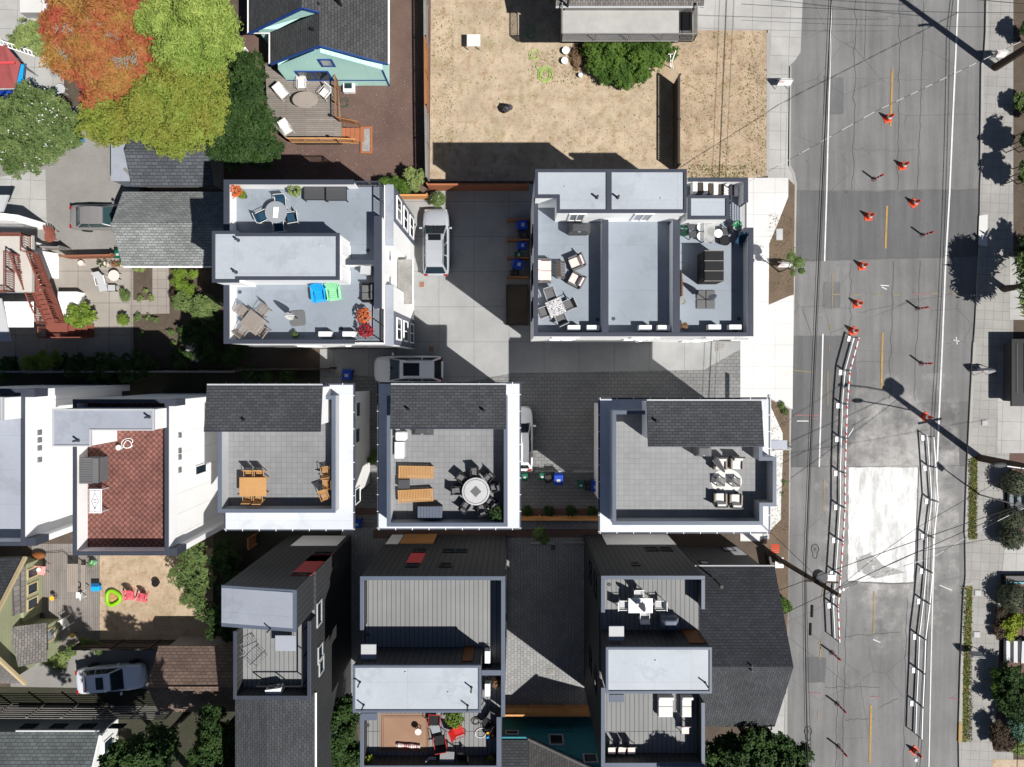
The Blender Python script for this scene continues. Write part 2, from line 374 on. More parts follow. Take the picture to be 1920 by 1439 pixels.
M['olive'] = bricky('olive_lap_siding', 'wall', 40, .2, .012, (.29, .31, .19), (.28, .30, .18), (.2, .21, .13), .04, .7, 0., .006)
M['bluetrim'] = plain('royal_blue_trim', (.025, .075, .30), .6)
M['beige'] = plain('beige_trim', (.60, .48, .29), .7)
M['tan'] = plain('pale_tan_deck_coating', (.60, .57, .52), .8, 0, .06, 3.)
M['rust'] = plain('terracotta', (.32, .13, .07), .9)
M['greywall'] = plain('grey_painted_wall', (.20, .23, .26), .7)
M['rug'] = plain('tan_outdoor_rug', (.34, .21, .14), .95, 0, .10, 30.)
M['door'] = plain('brown_door', (.24, .085, .025), .6)
M['stone'] = plain('grey_stone', (.34, .33, .31), .9, 0, .2, 6.)
M['yelline'] = ground_mat('worn_yellow_paint', (.52, .32, .09), (.44, .28, .10), (.24, .20, .14), 1.2, 4., 0, .8, .002, (.5, .72))
M['whiteline'] = ground_mat('worn_white_paint', (.66, .66, .64), (.56, .56, .55), (.27, .27, .27), 1.2, 4., 0, .8, .002, (.6, .8))
M['pinkline'] = plain('faded_pink_paint', (.36, .17, .18), .9, 0, .2)
M['yelfaint'] = plain('faded_yellow_paint', (.33, .26, .13), .9, 0, .25, 20.)
M['polewood'] = plain('brown_pole_wood', (.085, .06, .045), .9, 0, .15, 6.)
M['wire'] = plain('black_wire', (.02, .02, .022), .6)
M['wirewhite'] = plain('pale_twisted_wire', (.6, .6, .6), .5)
M['rubber'] = plain('black_rubber', (.02, .02, .02), .8)
def glass(name, c=(.02, .035, .05), rough=.04):
    n = NT(name, rough, 0, .5); n.b.inputs['Coat Weight'].default_value = .15; n.b.inputs['Coat Roughness'].default_value = .02; return n.out(c)
M['glass'] = glass('window_glass'); M['glassteal'] = glass('tinted_car_glass', (.03, .065, .07)); M['glassdk'] = glass('dark_car_glass', (.012, .013, .015))
M['glasspale'] = glass('pale_skylight_glass', (.34, .37, .40), .15)
def carpaint(name, c, metal=.35):
    n = NT(name, .3, metal, .5); n.b.inputs['Coat Weight'].default_value = .8; n.b.inputs['Coat Roughness'].default_value = .05; return n.out(n.grain(c, .02, 3., .8))
M['carsilver'] = carpaint('silver_car_paint', (.43, .45, .48), .25); M['carwhite'] = carpaint('white_car_paint', (.82, .83, .84), .0)
M['cargrey'] = carpaint('grey_car_paint', (.27, .26, .255), .3); M['carpale'] = carpaint('pale_silver_car_paint', (.62, .65, .70), .15)
M['taillight'] = plain('red_tail_light', (.35, .01, .01), .2)
M['headlight'] = plain('clear_headlight', (.5, .5, .5), .15)

# ---------------------------------------------------------------- ground sheets
GB = -.14
def slab(name, pts, z, mat, label=None):
    mb = MB().prism(poly(pts, max(z, 0)), GB, z, False); return mb.build(name, mat, kind='structure')
def sheet(name, pts, z, mat, zz=None):
    mb = MB(); mb.face([(*q, z) for q in ccw(poly(pts, 0))]); return mb.build(name, mat, kind='structure')
def patch_rect(x0, y0, x1, y1): return [(x0, y0), (x1, y0), (x1, y1), (x0, y1)]
# ================================================================ SETTING
g = MB(); g.face([(-160, -160, -.20), (160, -160, -.20), (160, 160, -.20), (-160, 160, -.20)]); g.build('ground', M['ground'], kind='structure')
LE = [(1507, -80), (1505, 0), (1501, 98), (1492, 112), (1482, 122), (1480, 310), (1488, 325), (1492, 345), (1488, 560), (1486, 640), (1481, 800), (1479, 960), (1476, 1100), (1473, 1540)]
RE = [(1857, -80), (1855, 0), (1853, 60), (1850, 95), (1845, 120), (1841, 300), (1838, 345), (1836, 470), (1829, 600), (1826, 640), (1821, 740), (1815, 860), (1810, 1000), (1811, 1080), (1808, 1110), (1802, 1250), (1798, 1390), (1800, 1540)]
RZ = -.10
MB().face([(*q, RZ) for q in ccw(poly([(x-8, y) for x, y in LE]+[(x+8, y) for x, y in reversed(RE)]))]).build('road', M['road'], kind='structure')
slab('garden_ground', [(-300, -80), (1440, -80)]+[(1440, 1540), (-300, 1540)], 0, M['soil'])
slab('pavement_west', [(1440, -80)]+LE+[(1440, 1540)], 0, M['sidewalk2'])
slab('pavement_east', list(reversed([(1900, -80)]))+[(1900, 1540)]+list(reversed(RE)), 0, M['sidewalk'])
slab('garden_ground_east', [(1900, -80), (2250, -80), (2250, 1540), (1900, 1540)], 0, M['soil'])
def kerb_line(name, pts, w=6, z=.012, mat=None, side=1):
    p = [Vector(P2(*q)) for q in pts]; off = []
    for i, q in enumerate(p):
        d = (p[min(i+1, len(p)-1)]-p[max(i-1, 0)]).normalized(); off.append(q+Vector((-d.y, d.x))*(w/27.16*side))
    mb = MB()
    for i in range(len(p)-1):
        mb.prism([tuple(p[i]), tuple(p[i+1]), tuple(off[i+1]), tuple(off[i])], GB, z, False)
    return mb.build(name, mat or M['kerb'], kind='structure')
kerb_line('kerb_west', [(1484, 124), (1482, 310), (1490, 325), (1494, 345), (1490, 560), (1488, 640), (1483, 800), (1481, 960), (1478, 1100), (1475, 1540)], 5, side=-1)
kerb_line('kerb_east', [(1850, -60), (1848, 60), (1845, 110), (1840, 120), (1838, 300)], 5, side=1)
kerb_line('kerb_east_middle', [(1825, 642), (1820, 740), (1814, 860), (1809, 1000), (1812, 1016)], 5, side=1)
kerb_line('kerb_east_south', [(1822, 1091), (1810, 1094), (1807, 1110), (1801, 1250), (1798, 1353)], 5, side=1)
kerb_line('yellow_kerb', [(1798, 1353), (1797, 1392)], 5, .014, M['yelline'], side=1)
def jag(pts, a=1.1, step=9):                               # hand cut, slightly ragged patch edges
    rr = random.Random(int(pts[0][0]+pts[0][1])); out = []
    for i in range(len(pts)):
        p, q = pts[i], pts[(i+1) % len(pts)]; m = max(1, int(math.dist(p, q)/step))
        out += [(p[0]+(q[0]-p[0])*j/m+rr.uniform(-a, a), p[1]+(q[1]-p[1])*j/m+rr.uniform(-a, a)) for j in range(m)]
    return out
S = lambda name, pts, k, mat: sheet(name, jag(pts, .9) if 'dust' not in name else pts, RZ+.004*k, mat)
# road patches
S('dark_asphalt_band', [(1485, 357), (1640, 358), (1842, 354), (1839, 480), (1750, 484), (1600, 487), (1482, 492)], 1, M['asph_dark'])
S('dark_lane_patch', [(1479, 630), (1608, 630), (1607, 720), (1605, 874), (1475, 876)], 1, M['asph_dark'])
S('lane_patch', [(1655, 755), (1824, 754), (1816, 874), (1655, 874)], 1, M['asph_mid'])
S('concrete_dust', [(1500, 700), (1800, 700), (1800, 1260), (1500, 1260)], 2, M['dust'])
S('fresh_concrete_slab', [(1593, 877), (1724, 878), (1720, 960), (1714, 1092), (1676, 1094), (1590, 1090), (1592, 980)], 3, M['slab'])
S('utility_patch', [(1512, 1234), (1551, 1234), (1548, 1282), (1513, 1281)], 1, M['asph_dark'])
S('utility_patch', [(1545, 142), (1583, 144), (1583, 214), (1545, 216)], 1, M['asph_mid'])
S('utility_patch', [(1545, 529), (1577, 529), (1577, 577), (1543, 577)], 1, M['asph_mid'])
M['slabgrey'] = NT('damp_slab_concrete', .9); n = M['slabgrey']; n.link(n.ramp(n.noise(2.2, 6, .7), .36, .52, 0., .9), n.b.inputs['Alpha']); M['slabgrey'] = n.out(n.grain((.40, .40, .39), .12, 9.))
# tar seams along the wheel tracks
def stripe(name, pts, w, k, mat):
    p = [Vector(P2(*q)) for q in pts]; mb = MB()
    for i in range(len(p)-1):
        d = (p[i+1]-p[i]).normalized(); nn = Vector((-d.y, d.x))*(w/27.16/2)
        mb.face([(*q, RZ+.004*k) for q in ccw([tuple(p[i]+nn), tuple(p[i+1]+nn), tuple(p[i+1]-nn), tuple(p[i]-nn)])])
    return mb.build(name, mat, kind='structure')
M['tar'] = plain('tar_filler_and_slab_shade', (.125, .125, .122), .8)
def wob(x0, y0, x1, y1, n, a):
    rr = random.Random(int(x0*7+y0)); return [(x0+(x1-x0)*i/n+rr.uniform(-a, a), y0+(y1-y0)*i/n) for i in range(n+1)]
for a in [(1606, -20, 1600, 356, 26, 3), (1626, -20, 1622, 110, 14, .6), (1689, -20, 1684, 356, 30, 2.4), (1735, 0, 1722, 356, 30, 1.6), (1597, 494, 1596, 630, 16, 2.5), (1677, 490, 1668, 750, 24, 2), (1726, 490, 1716, 752, 20, 1.8), (1588, 1120, 1580, 1500, 30, 1.6), (1573, 1180, 1568, 1500, 30, 1.6), (1702, 1120, 1694, 1500, 30, 1.6)]:
    stripe('tar_seam', wob(*a), .55, 5, M['tar'])
def hw(x0, y0, x1, y1, n, a):
    rr = random.Random(int(x0*3+y0)); return [(x0+(x1-x0)*i/n, y0+(y1-y0)*i/n+rr.uniform(-a, a)) for i in range(n+1)]
for a in [(1600, 145, 1740, 150, 12, 2), (1600, 280, 1720, 282, 14, 3), (1610, 588, 1725, 565, 12, 3), (1600, 680, 1670, 678, 8, 1.5), (1583, 1195, 1690, 1187, 12, 1.5), (1548, 1290, 1650, 1290, 12, 2), (1585, 1352, 1640, 1350, 9, 2), (1650, 1330, 1685, 1310, 8, 2), (1487, 490, 1838, 480, 26, .8), (1487, 357, 1840, 355, 20, .8), (1480, 876, 1820, 874, 20, .8), (1610, 30, 1700, 32, 12, 2), (1720, 60, 1730, 62, 4, 1), (1700, 565, 1810, 548, 8, 2), (1545, 577, 1600, 578, 6, 1)]:
    stripe('tar_seam', hw(*a), .5, 5, M['tar'])
stripe('slab_edge_shade', [(1724, 876), (1721, 960), (1715, 1093)], 1.6, 6, M['tar']); stripe('slab_edge_shade', [(1590, 1092), (1676, 1096), (1715, 1094)], 1.2, 6, M['tar'])  # tar-coloured stripes paint the shadow along the slab's right and lower edges
for pg in ([(1606, 1046), (1634, 1037), (1655, 1060), (1700, 1074), (1642, 1086), (1610, 1073)],): S('grey_slab_area', pg, 4, M['asph_mid'] if 0 else M['slabgrey'])
# lane lines
stripe('white_lane_line', [(1561, -60), (1559, 60), (1554, 240), (1551, 360), (1547, 490)], 2.6, 6, M['whiteline'])
stripe('white_lane_line', [(1544, 626), (1541, 740), (1537, 876)], 2.6, 6, M['whiteline'])
stripe('white_lane_line', [(1800, -60), (1797, 20), (1788, 220), (1782, 360), (1774, 500), (1768, 650), (1763, 760), (1758, 880), (1754, 1000)], 3.0, 6, M['whiteline'])
stripe('white_lane_line', [(1754, 1000), (1750, 1120), (1747, 1240), (1743, 1439), (1741, 1540)], 2.2, 6, M['whiteline'])
for a, b in [((1674.5, 128), (1671, 236)), ((1664.5, 386), (1661.5, 466)), ((1656, 624), (1654, 728)), ((1634.5, 1324), (1632, 1432))]:
    stripe('yellow_centre_line', [a, b], 3.6, 6, M['yelline'])
stripe('faded_centre_line', [(1640, 1110), (1639, 1190)], 2.6, 6, M['yelfaint'])
for a, b in [((1562, 538), (1562, 512)), ((1562, 540), (1561, 580)), ((1562, 552), (1576, 552)), ((1600, 553), (1616, 553)), ((1642, 553), (1654, 553)), ((1675, 553), (1689, 553)), ((1747, 550), (1759, 550)), ((1786, 550), (1798, 550)), ((1559, 608), (1558, 620)), ((1556, 650), (1555, 662)), ((1553, 696), (1553, 760)), ((1490, 695), (1525, 698)), ((1546, 900), (1545, 960)), ((1541, 1200), (1538, 1238)), ((1536, 1205), (1543, 1225)), ((1535, 1335), (1536, 1349)), ((1546, 1100), (1540, 1130))]:
    stripe('faint_yellow_mark', [a, b], 1.5, 6, M['yelfaint'])
for a, b in [((1490, 779), (1537, 779)), ((1520, 785), (1536, 786)), ((1519, 1300), (1540, 1302)), ((1633, 1308), (1651, 1310)), ((1782, 1310), (1800, 1314)), ((1712, 552), (1745, 551))]:
    stripe('faded_pink_mark', [a, b], 1.6, 6, M['pinkline'])
for a, b in [((1652, 535), (1668, 536)), ((1654, 538), (1664, 543)), ((1495, 790), (1517, 790)), ((1789, 638), (1800, 640)), ((1794, 632), (1796, 646)), ((1591, 820), (1601, 804)), ((1763, 1098), (1786, 1108)), ((1638, 1200), (1652, 1206))]:
    stripe('white_paint_scrawl', [a, b], 1.6, 6, M['whiteline'])
# ---- private ground, west of the street
Y = lambda name, pts, k, mat: sheet(name, pts, .004*k, mat)
Y('dry_lawn', [(808, -60), (1052, -60), (1240, 60), (1240, 340), (806, 340)], 1, M['drygrass'])
Y('parched_lawn', [(1240, 56), (1437, 57), (1438, 330), (1405, 335), (1240, 335)], 1, M['drygrass2'])
Y('concrete_driveway_north', [(1240, -80), (1440, -80), (1440, 57), (1240, 57)], 2, M['sidewalk2'])
Y('bark_mulch_yard', [(480, -80), (808, -80), (806, 350), (400, 350), (430, 150)], 1, M['mulch'])
Y('gravel_yard', [(-60, 200), (250, 200), (260, 360), (230, 400), (230, 475), (-60, 480)], 1, M['gravel'])
Y('concrete_pad', [(-60, -60), (120, -60), (120, 160), (60, 240), (-60, 240)], 2, M['sidewalk2'])
Y('concrete_step', [(0, 332), (85, 318), (88, 430), (0, 440)], 2, M['sidewalk2'])
Y('garden_patio', [(-20, 468), (243, 468), (243, 700), (-20, 700)], 2, M['patio'])
Y('garden_path', [(243, 495), (316, 495), (318, 585), (330, 690), (243, 690)], 2, M['path'])
Y('garden_bed', [(250, 502), (286, 502), (286, 563), (250, 563)], 3, M['soil'])
Y('garden_bed', [(250, 590), (330, 588), (334, 690), (250, 690)], 3, M['soil'])
Y('stone_path', [(205, 262), (262, 262), (262, 360), (205, 360)], 2, M['gravel'])
Y('concrete_courtyard', [(745, 365), (1003, 345), (1003, 640), (1388, 640), (1388, 655), (1320, 694), (960, 700), (960, 724), (600, 724), (600, 655), (745, 655)], 3, M['concrete'])
Y('paving_stones', [(840, 724), (960, 700), (1320, 694), (1388, 655), (1392, 760), (1160, 990), (960, 957), (640, 995), (640, 700), (840, 724)], 4, M['paver'])
Y('gravel_strip', [(720, 368), (808, 366), (808, 350), (720, 350)], 4, M['dirt'])
Y('paving_stones_south', [(640, 978), (1170, 978), (1170, 1345), (640, 1345)], 3, M['paver2'])
Y('planting_bed_strip', [(640, 952), (1170, 954), (1170, 966), (640, 966)], 5, M['mulch'])
Y('planting_bed_strip', [(700, 994), (1130, 992), (1130, 1008), (700, 1010)], 5, M['mulch'])
Y('white_concrete_walk', [(1370, 334), (1478, 334), (1478, 369), (1443, 458), (1441, 560), (1488, 554), (1486, 768), (1440, 745), (1388, 745), (1388, 640), (1370, 640)], 5, M['newconc'])
Y('planting_strip', [(1478, 336), (1490, 348), (1488, 552), (1441, 572), (1442, 458), (1478, 372)], 6, M['dirt'])
Y('planting_strip', [(1442, 748), (1480, 768), (1478, 1100), (1476, 1150), (1456, 1100), (1430, 1010), (1465, 975), (1466, 830), (1442, 780)], 6, M['dirt'])
Y('white_concrete_walk', [(1400, 760), (1440, 752), (1467, 812), (1468, 845), (1463, 975), (1425, 1015), (1388, 1015), (1388, 990), (1400, 980)], 7, M['newconc'])
Y('concrete_step_strip', [(1437, 62), (1444, 62), (1442, 330), (1437, 330)], 3, M['kerb'])
Y('kerb_band', [(1465, 118), (1481, 118), (1479, 330), (1463, 330)], 3, M['sidewalk2'])
Y('planting_strip', [(1474, 1090), (1478, 1100), (1474, 1300), (1430, 1360), (1470, 1180), (1455, 1060)], 7, M['dirt'])
Y('dry_lawn_southwest', [(187, 1028), (400, 1028), (398, 1200), (187, 1200)], 1, M['drygrass2'])
Y('timber_deck_floor', [(60, 1020), (187, 1020), (187, 1215), (110, 1215), (60, 1100)], 2, M['wooddeckv'])
Y('gravel_drive', [(20, 1200), (300, 1215), (300, 1320), (20, 1320)], 1, M['gravel'])
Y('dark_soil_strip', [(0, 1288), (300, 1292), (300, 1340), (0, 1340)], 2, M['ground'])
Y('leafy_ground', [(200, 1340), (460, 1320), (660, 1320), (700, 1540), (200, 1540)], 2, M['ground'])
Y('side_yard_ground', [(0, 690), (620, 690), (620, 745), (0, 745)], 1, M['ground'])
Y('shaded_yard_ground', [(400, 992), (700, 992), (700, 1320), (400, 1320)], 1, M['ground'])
Y('verge_grass', [(1821, 857), (1833, 857), (1829, 1012), (1815, 1012)], 1, M['verge'])
Y('verge_grass', [(1812, 1100), (1824, 1098), (1819, 1250), (1813, 1392), (1804, 1392), (1806, 1250)], 1, M['verge'])
Y('white_kerb_ramp', [(1836, 405), (1852, 402), (1851, 462), (1834, 460)], 2, M['newconc'])
Y('private_path_east', [(1893, 480), (2000, 480), (2000, 600), (1893, 600)], 2, M['sidewalk2'])
Y('front_yard_east', [(1893, 850), (2100, 850), (2100, 1010), (1885, 1010)], 2, M['mulch'])
Y('concrete_driveway_east', [(1885, 1010), (2100, 1010), (2100, 1082), (1878, 1082)], 3, M['sidewalk2'])
Y('front_yard_east', [(1878, 1082), (2100, 1082), (2100, 1410), (1866, 1410)], 2, M['mulch'])
Y('dry_verge_east', [(1860, 1424), (2100, 1427), (2100, 1540), (1860, 1540)], 2, M['drygrass'])
Y('driveway_patch', [(1870, 660), (2000, 660), (2000, 850), (1870, 850)], 2, M['sidewalk2'])
# drain covers and meter boxes: things
def flat_cover(px, py, w, h, mat, name, label, cat, z=.03, n=5):
    x, y = P2(px, py); w /= 27.16; h /= 27.16
    t = thing(name, label, cat, (x, y, z))
    MB().box(x-w/2-.04, y-h/2-.04, z, x+w/2+.04, y+h/2+.04, z+.02).build('frame', M['kerb'], t, bevel=.005)
    mb = MB()
    for i in range(n): mb.box(x-w/2+.01, y-h/2+h*i/n+.008, z+.02, x+w/2-.01, y-h/2+h*(i+1)/n-.008, z+.034)
    mb.build('lid', mat, t); return t
flat_cover(791, 534, 9, 10, M['rust'], 'drain_cover', 'small rust square drain cover in sunlit drive south of the silver car', 'drain cover')
flat_cover(809, 655, 9, 10, M['rust'], 'drain_cover', 'small rust square drain cover in shade above the white estate car', 'drain cover')
flat_cover(1350, 652, 16, 14, M['stone'], 'drain_cover', 'grey square drain grate in concrete south of the triple townhouse', 'drain cover')
flat_cover(1461, 440, 11, 20, M['lgrey'], 'meter_box', 'grey rectangular meter box lid in the brown planting strip', 'meter box')
flat_cover(1846, 793, 10, 8, M['lgrey'], 'meter_box', 'pale meter box lid in the east pavement beside the pink mark', 'meter box')
flat_cover(1833, 1112, 11, 9, M['lgrey'], 'meter_box', 'pale square meter lid near the round bush, north of a pair', 'meter box')
flat_cover(1831, 1190, 11, 9, M['lgrey'], 'meter_box', 'pale square meter lid just north of the dark signboard', 'meter box')
flat_cover(1436, 1002, 10, 16, M['lgrey'], 'meter_box', 'grey meter box lid in soil by the utility pole', 'meter box')
flat_cover(1037, 1027, 10, 10, M['dgrey'], 'drain_cover', 'dark square drain cover in the shaded south paving', 'drain cover')
flat_cover(1033, 1260, 10, 9, M['stone'], 'drain_cover', 'grey square drain cover in the sunlit wedge of paving', 'drain cover')
x, y = P2(783, 585); MB().cyl(x, y, .012, .04, .11, 18).cyl(x, y, .04, .05, .08, 18).build('cleanout', M['stone'], label='round grey cleanout lid in the sunlit concrete drive', cat='drain cover')
x, y = P2(1719, 1427); MB().cyl(x, y, RZ+.02, RZ+.035, .13, 18).cyl(x, y, RZ+.035, RZ+.04, .09, 18).build('valve_cover', M['lgrey'], label='small round pale valve cover in road below the fallen cone', cat='valve cover')
for a in [(1008, 1021), (1072, 1021)]:
    pass
def bar_px(name, a, b, w, z0, z1, mat, **k):
    p = Vector((*P2(*a), (z0+z1)/2)); q = Vector((*P2(*b), (z0+z1)/2)); mb = MB().bar(p, q, w, z1-z0); return mb.build(name, mat, bevel=.015, **k)
for a, b, l in [((960, 885), (986, 884), 'concrete wheel stop behind the half hidden white car'), ((1003, 884), (1054, 884), 'sunlit concrete wheel stop above the green and blue bins'), ((1074, 884), (1118, 884), 'shaded concrete wheel stop nearest the east building'),
              ((968, 1018), (978, 1018), 'short concrete wheel stop end in the shaded south paving'), ((994, 1018), (1040, 1018), 'long concrete wheel stop in the shaded south paving'), ((1057, 1017), (1100, 1017), 'concrete wheel stop against the dark sided building')]:
    bar_px('wheel_stop', a, b, .15, .02, .12, M['kerb'], label=l, cat='wheel stop', group='concrete wheel stops in the parking courts')

# ---------------------------------------------------------------- fences
def fence(name, label, pts, h, mat, lattice=False, rails=2, pitch=.15, group=None, post=2.4, rail_only=False, z0=0.):
    p = [Vector((*P2(*q), 0)) for q in pts]; t = thing(name, label, 'fence', (p[0].x, p[0].y, z0), 0, group)
    bd = MB(); rl = MB(); hs = h-.34 if lattice else h-.04
    for i in range(len(p)-1):
        a, b = p[i], p[i+1]; L = (b-a).length; d = (b-a)/L; nn = Vector((-d.y, d.x, 0)); k = max(1, int(L/pitch))
        if rail_only:
            for j in range(7): zz = z0+.12+(h-.2)*j/6; rl.bar(a+Vector((0, 0, zz)), b+Vector((0, 0, zz)), .035, .07)
        else:
            for j in range(k):
                u0 = a+d*(L*j/k+.006); u1 = a+d*(L*(j+1)/k-.006); hh = hs+random.uniform(-.008, .008)
                bd.hexa([(u.x+nn.x*s_, u.y+nn.y*s_, z0) for u, s_ in ((u0, -.011), (u1, -.011), (u1, .011), (u0, .011))], [(u.x+nn.x*s_, u.y+nn.y*s_, z0+hh) for u, s_ in ((u0, -.011), (u1, -.011), (u1, .011), (u0, .011))])
                if lattice:
                    m = (u0+u1)/2; bd.cbox(m.x, m.y, z0+h-.19, .045, .045, .26)
            for zz in ([.35, hs-.25] if rails else []):
                rl.bar(a+nn*.04+Vector((0, 0, z0+zz)), b+nn*.04+Vector((0, 0, z0+zz)), .04, .09)
            if lattice: rl.bar(a+Vector((0, 0, z0+hs+.01)), b+Vector((0, 0, z0+hs+.01)), .09, .05)
            rl.bar(a+Vector((0, 0, z0+h-.015)), b+Vector((0, 0, z0+h-.015)), .12, .035)
        npst = max(1, int(round(L/post)))
        for j in range(npst+(1 if i == len(p)-2 else 0)):
            u = a+d*(L*j/npst)+nn*.075
            MB().cbox(u.x, u.y, z0+(h+.04)/2, .09, .09, h+.04).build('post', mat, t)
    if bd.v: bd.build('fence_boards', mat, t)
    rl.build('rail', mat, t); return t
fence('wooden_fence', 'long grey weathered fence between the mulch yard and dry lawn', [(801, -60), (802, 90)], 1.75, M['greywood'], True)
fence('wooden_fence', 'orange brown fence stretch between mulch yard and dry lawn', [(802, 90), (803, 215)], 1.75, M['cedar'], True)
fence('wooden_fence', 'grey fence stretch running south to the red cedar fence', [(803, 215), (805, 345)], 1.75, M['greywood'], True)
fence('wooden_fence', 'dark latticed fence dividing the two dry lawns', [(1262, 160), (1262, 322)], 1.85, M['darkwood'], True)
fence('wooden_fence', 'red cedar fence north of the parking court', [(806, 358), (990, 358)], 1.7, M['orangewood'])
fence('wooden_fence', 'short new orange cedar fence by the silver car', [(745, 374), (804, 374)], 1.2, M['cedarnew'])
fence('wooden_fence', 'dark fence running along the narrow shaded side yard', [(460, 693), (630, 692)], 1.6, M['darkwood'])
fence('wooden_fence', 'long grey topped fence above the white houses', [(-40, 697), (455, 697)], 1.5, M['greywood'], z0=0.)
fence('wooden_fence', 'orange cedar fence between the two paving courts', [(955, 968), (1125, 968)], 1.2, M['cedarnew'])
fence('wooden_fence', 'orange cedar fence south of the dark paving court', [(930, 1322), (1125, 1322)], 1.5, M['cedarnew'])
fence('wooden_fence', 'dark fence below the dry back lawn', [(160, 1202), (440, 1202)], 1.5, M['darkwood'])
fence('slatted_fence', 'horizontal rail fence beside the grey roofed house', [(-40, 1322), (335, 1324)], 1.9, M['greywood'], rail_only=True)
fence('wooden_fence', 'low red brown fence west of the shingled garage', [(133, 486), (228, 484)], 1.3, M['rust'])
fence('wooden_fence', 'short tan fence from the red stairs to the gate', [(90, 469), (133, 470)], 1.3, M['greywood'])
fence('wooden_fence', 'narrow dark fence in the gap between the white houses', [(480, 1000), (480, 1020)], 1.5, M['cedar'])
# ================================================================ BUILDINGS
ZP, ZD, ZH = 9.8, 8.7, 11.3                              # parapet top, roof deck, penthouse top
def on_x(X, px, py): k = X*F/(px-NX); return ((NY-py)*k/F, H-k)      # point on a wall of constant X -> (y, z)
def on_y(Yw, px, py): k = Yw*F/(NY-py); return ((px-NX)*k/F, H-k)    # point on a wall of constant Y -> (x, z)
def root_at(name, label, cat, px, py): return thing(name, label, cat, W(px, py, 0))
def body(par, pts, z0, z1, mat, name='wall'): return MB().prism(inset(pts, .03), z0, z1, True).build(name, mat, par)
def seg_parapets(par, segs, wm, cm, z_par=ZP, z_deck=ZD, w_in=.03):
    for s in segs:
        x0, y0, x1, y1 = rect(*s, z_par)
        MB().box(x0+w_in, y0+w_in, z_deck, x1-w_in, y1-w_in, z_par-.06).build('parapet_wall', wm, par); MB().box(x0, y0, z_par-.06, x1, y1, z_par).build('parapet_cap', cm, par, bevel=.01)
def ring_parapet(par, pts, rim, wm, cm, z_par=ZP, z_deck=ZD):
    o = ccw(pts); MB().ring(inset(o, .03), inset(o, rim-.03), z_deck, z_par-.06).build('parapet_wall', wm, par)
    MB().ring(o, inset(o, rim), z_par-.06, z_par).build('parapet_cap', cm, par, bevel=.01)
def deck(par, pts, z, mat, name='roof_deck'): return MB().prism(pts, z+.003, z+.02, False).build(name, mat, par)
def penthouse(par, px, z, z0, wm, cm, rm, rim=.17, over=.04):
    o = ccw(poly(px, z)); MB().prism(inset(o, over), z0, z-.16).build('penthouse_wall', wm, par)
    MB().ring(o, inset(o, rim), z-.16, z).build('penthouse_cap', cm, par, bevel=.012)
    MB().prism(inset(o, rim-.01), z-.16, z-.07, False).build('penthouse_roof', rm, par)
def win(par, ax, c, sg, u0, u1, z0, z1, fm='pure', gm='glass', fw=.07, mull=0, name='window', depth=.06):
    if u0 > u1: u0, u1 = u1, u0
    if z0 > z1: z0, z1 = z1, z0
    def bx(mb, a0, a1, b0, b1, d0, d1):
        lo, hi = sorted((c+sg*d0, c+sg*d1))
        if ax == 'x': mb.box(lo, a0, b0, hi, a1, b1)
        else: mb.box(a0, lo, b0, a1, hi, b1)
    fr = MB(); bx(fr, u0, u1, z0, z0+fw, .0, depth); bx(fr, u0, u1, z1-fw, z1, .0, depth)
    bx(fr, u0, u0+fw, z0+fw, z1-fw, 0, depth); bx(fr, u1-fw, u1, z0+fw, z1-fw, 0, depth)
    for i in range(mull):
        m = u0+(u1-u0)*(i+1)/(mull+1); bx(fr, m-fw*.35, m+fw*.35, z0+fw, z1-fw, 0, depth)
    f = fr.build(name, M[fm], par); pb = MB(); bx(pb, u0+fw*.8, u1-fw*.8, z0+fw*.8, z1-fw*.8, 0, depth*.45)
    pb.build('pane', M[gm], f); return f
def vents(par, lst, z, name='vent_pipe', h=.45, r=.06):
    for px, py in lst:
        x, y = P2(px, py, z); MB().cyl(x, y, z-.02, z+h, r, 10).cyl(x, y, z-.02, z+.04, r*1.6, 10).build(name, M['trim'], par)
def goose(par, lst, z):                                   # bent vent pipes
    for px, py in lst:
        x, y = P2(px, py, z)
        mb = MB().cyl(x, y, z-.02, z+.03, .07, 12); mb.tube([(x, y, z), (x, y, z+.55), (x+.02, y, z+.6), (x+.03, y-.01, z+.62)], .04, 8)
        mb.build('vent_pipe', M['trim'], par, smooth=False)
def rail_cable(par, pts, z0, h, mat='black', n=5, name='railing', posts=1.2, slat=0):
    mb = MB(); p = [Vector((*q, z0)) for q in pts]
    for i in range(len(p)-1):
        a, b = p[i], p[i+1]; L = (b-a).length; k = max(1, round(L/posts))
        for j in range(k+1):
            u = a+(b-a)*j/k; mb.bar(u, u+Vector((0, 0, h)), .05)
        mb.bar(a+Vector((0, 0, h)), b+Vector((0, 0, h)), .07, .04)
        if slat:
            m = int(L/slat)
            for j in range(m): u = a+(b-a)*((j+.5)/m); mb.bar(u+Vector((0, 0, .06)), u+Vector((0, 0, h-.02)), .03)
            mb.bar(a+Vector((0, 0, .08)), b+Vector((0, 0, .08)), .04)
        else:
            for j in range(n): zz = .1+(h-.15)*j/n; mb.bar(a+Vector((0, 0, zz)), b+Vector((0, 0, zz)), .025)
    return mb.build(name, M[mat], par)

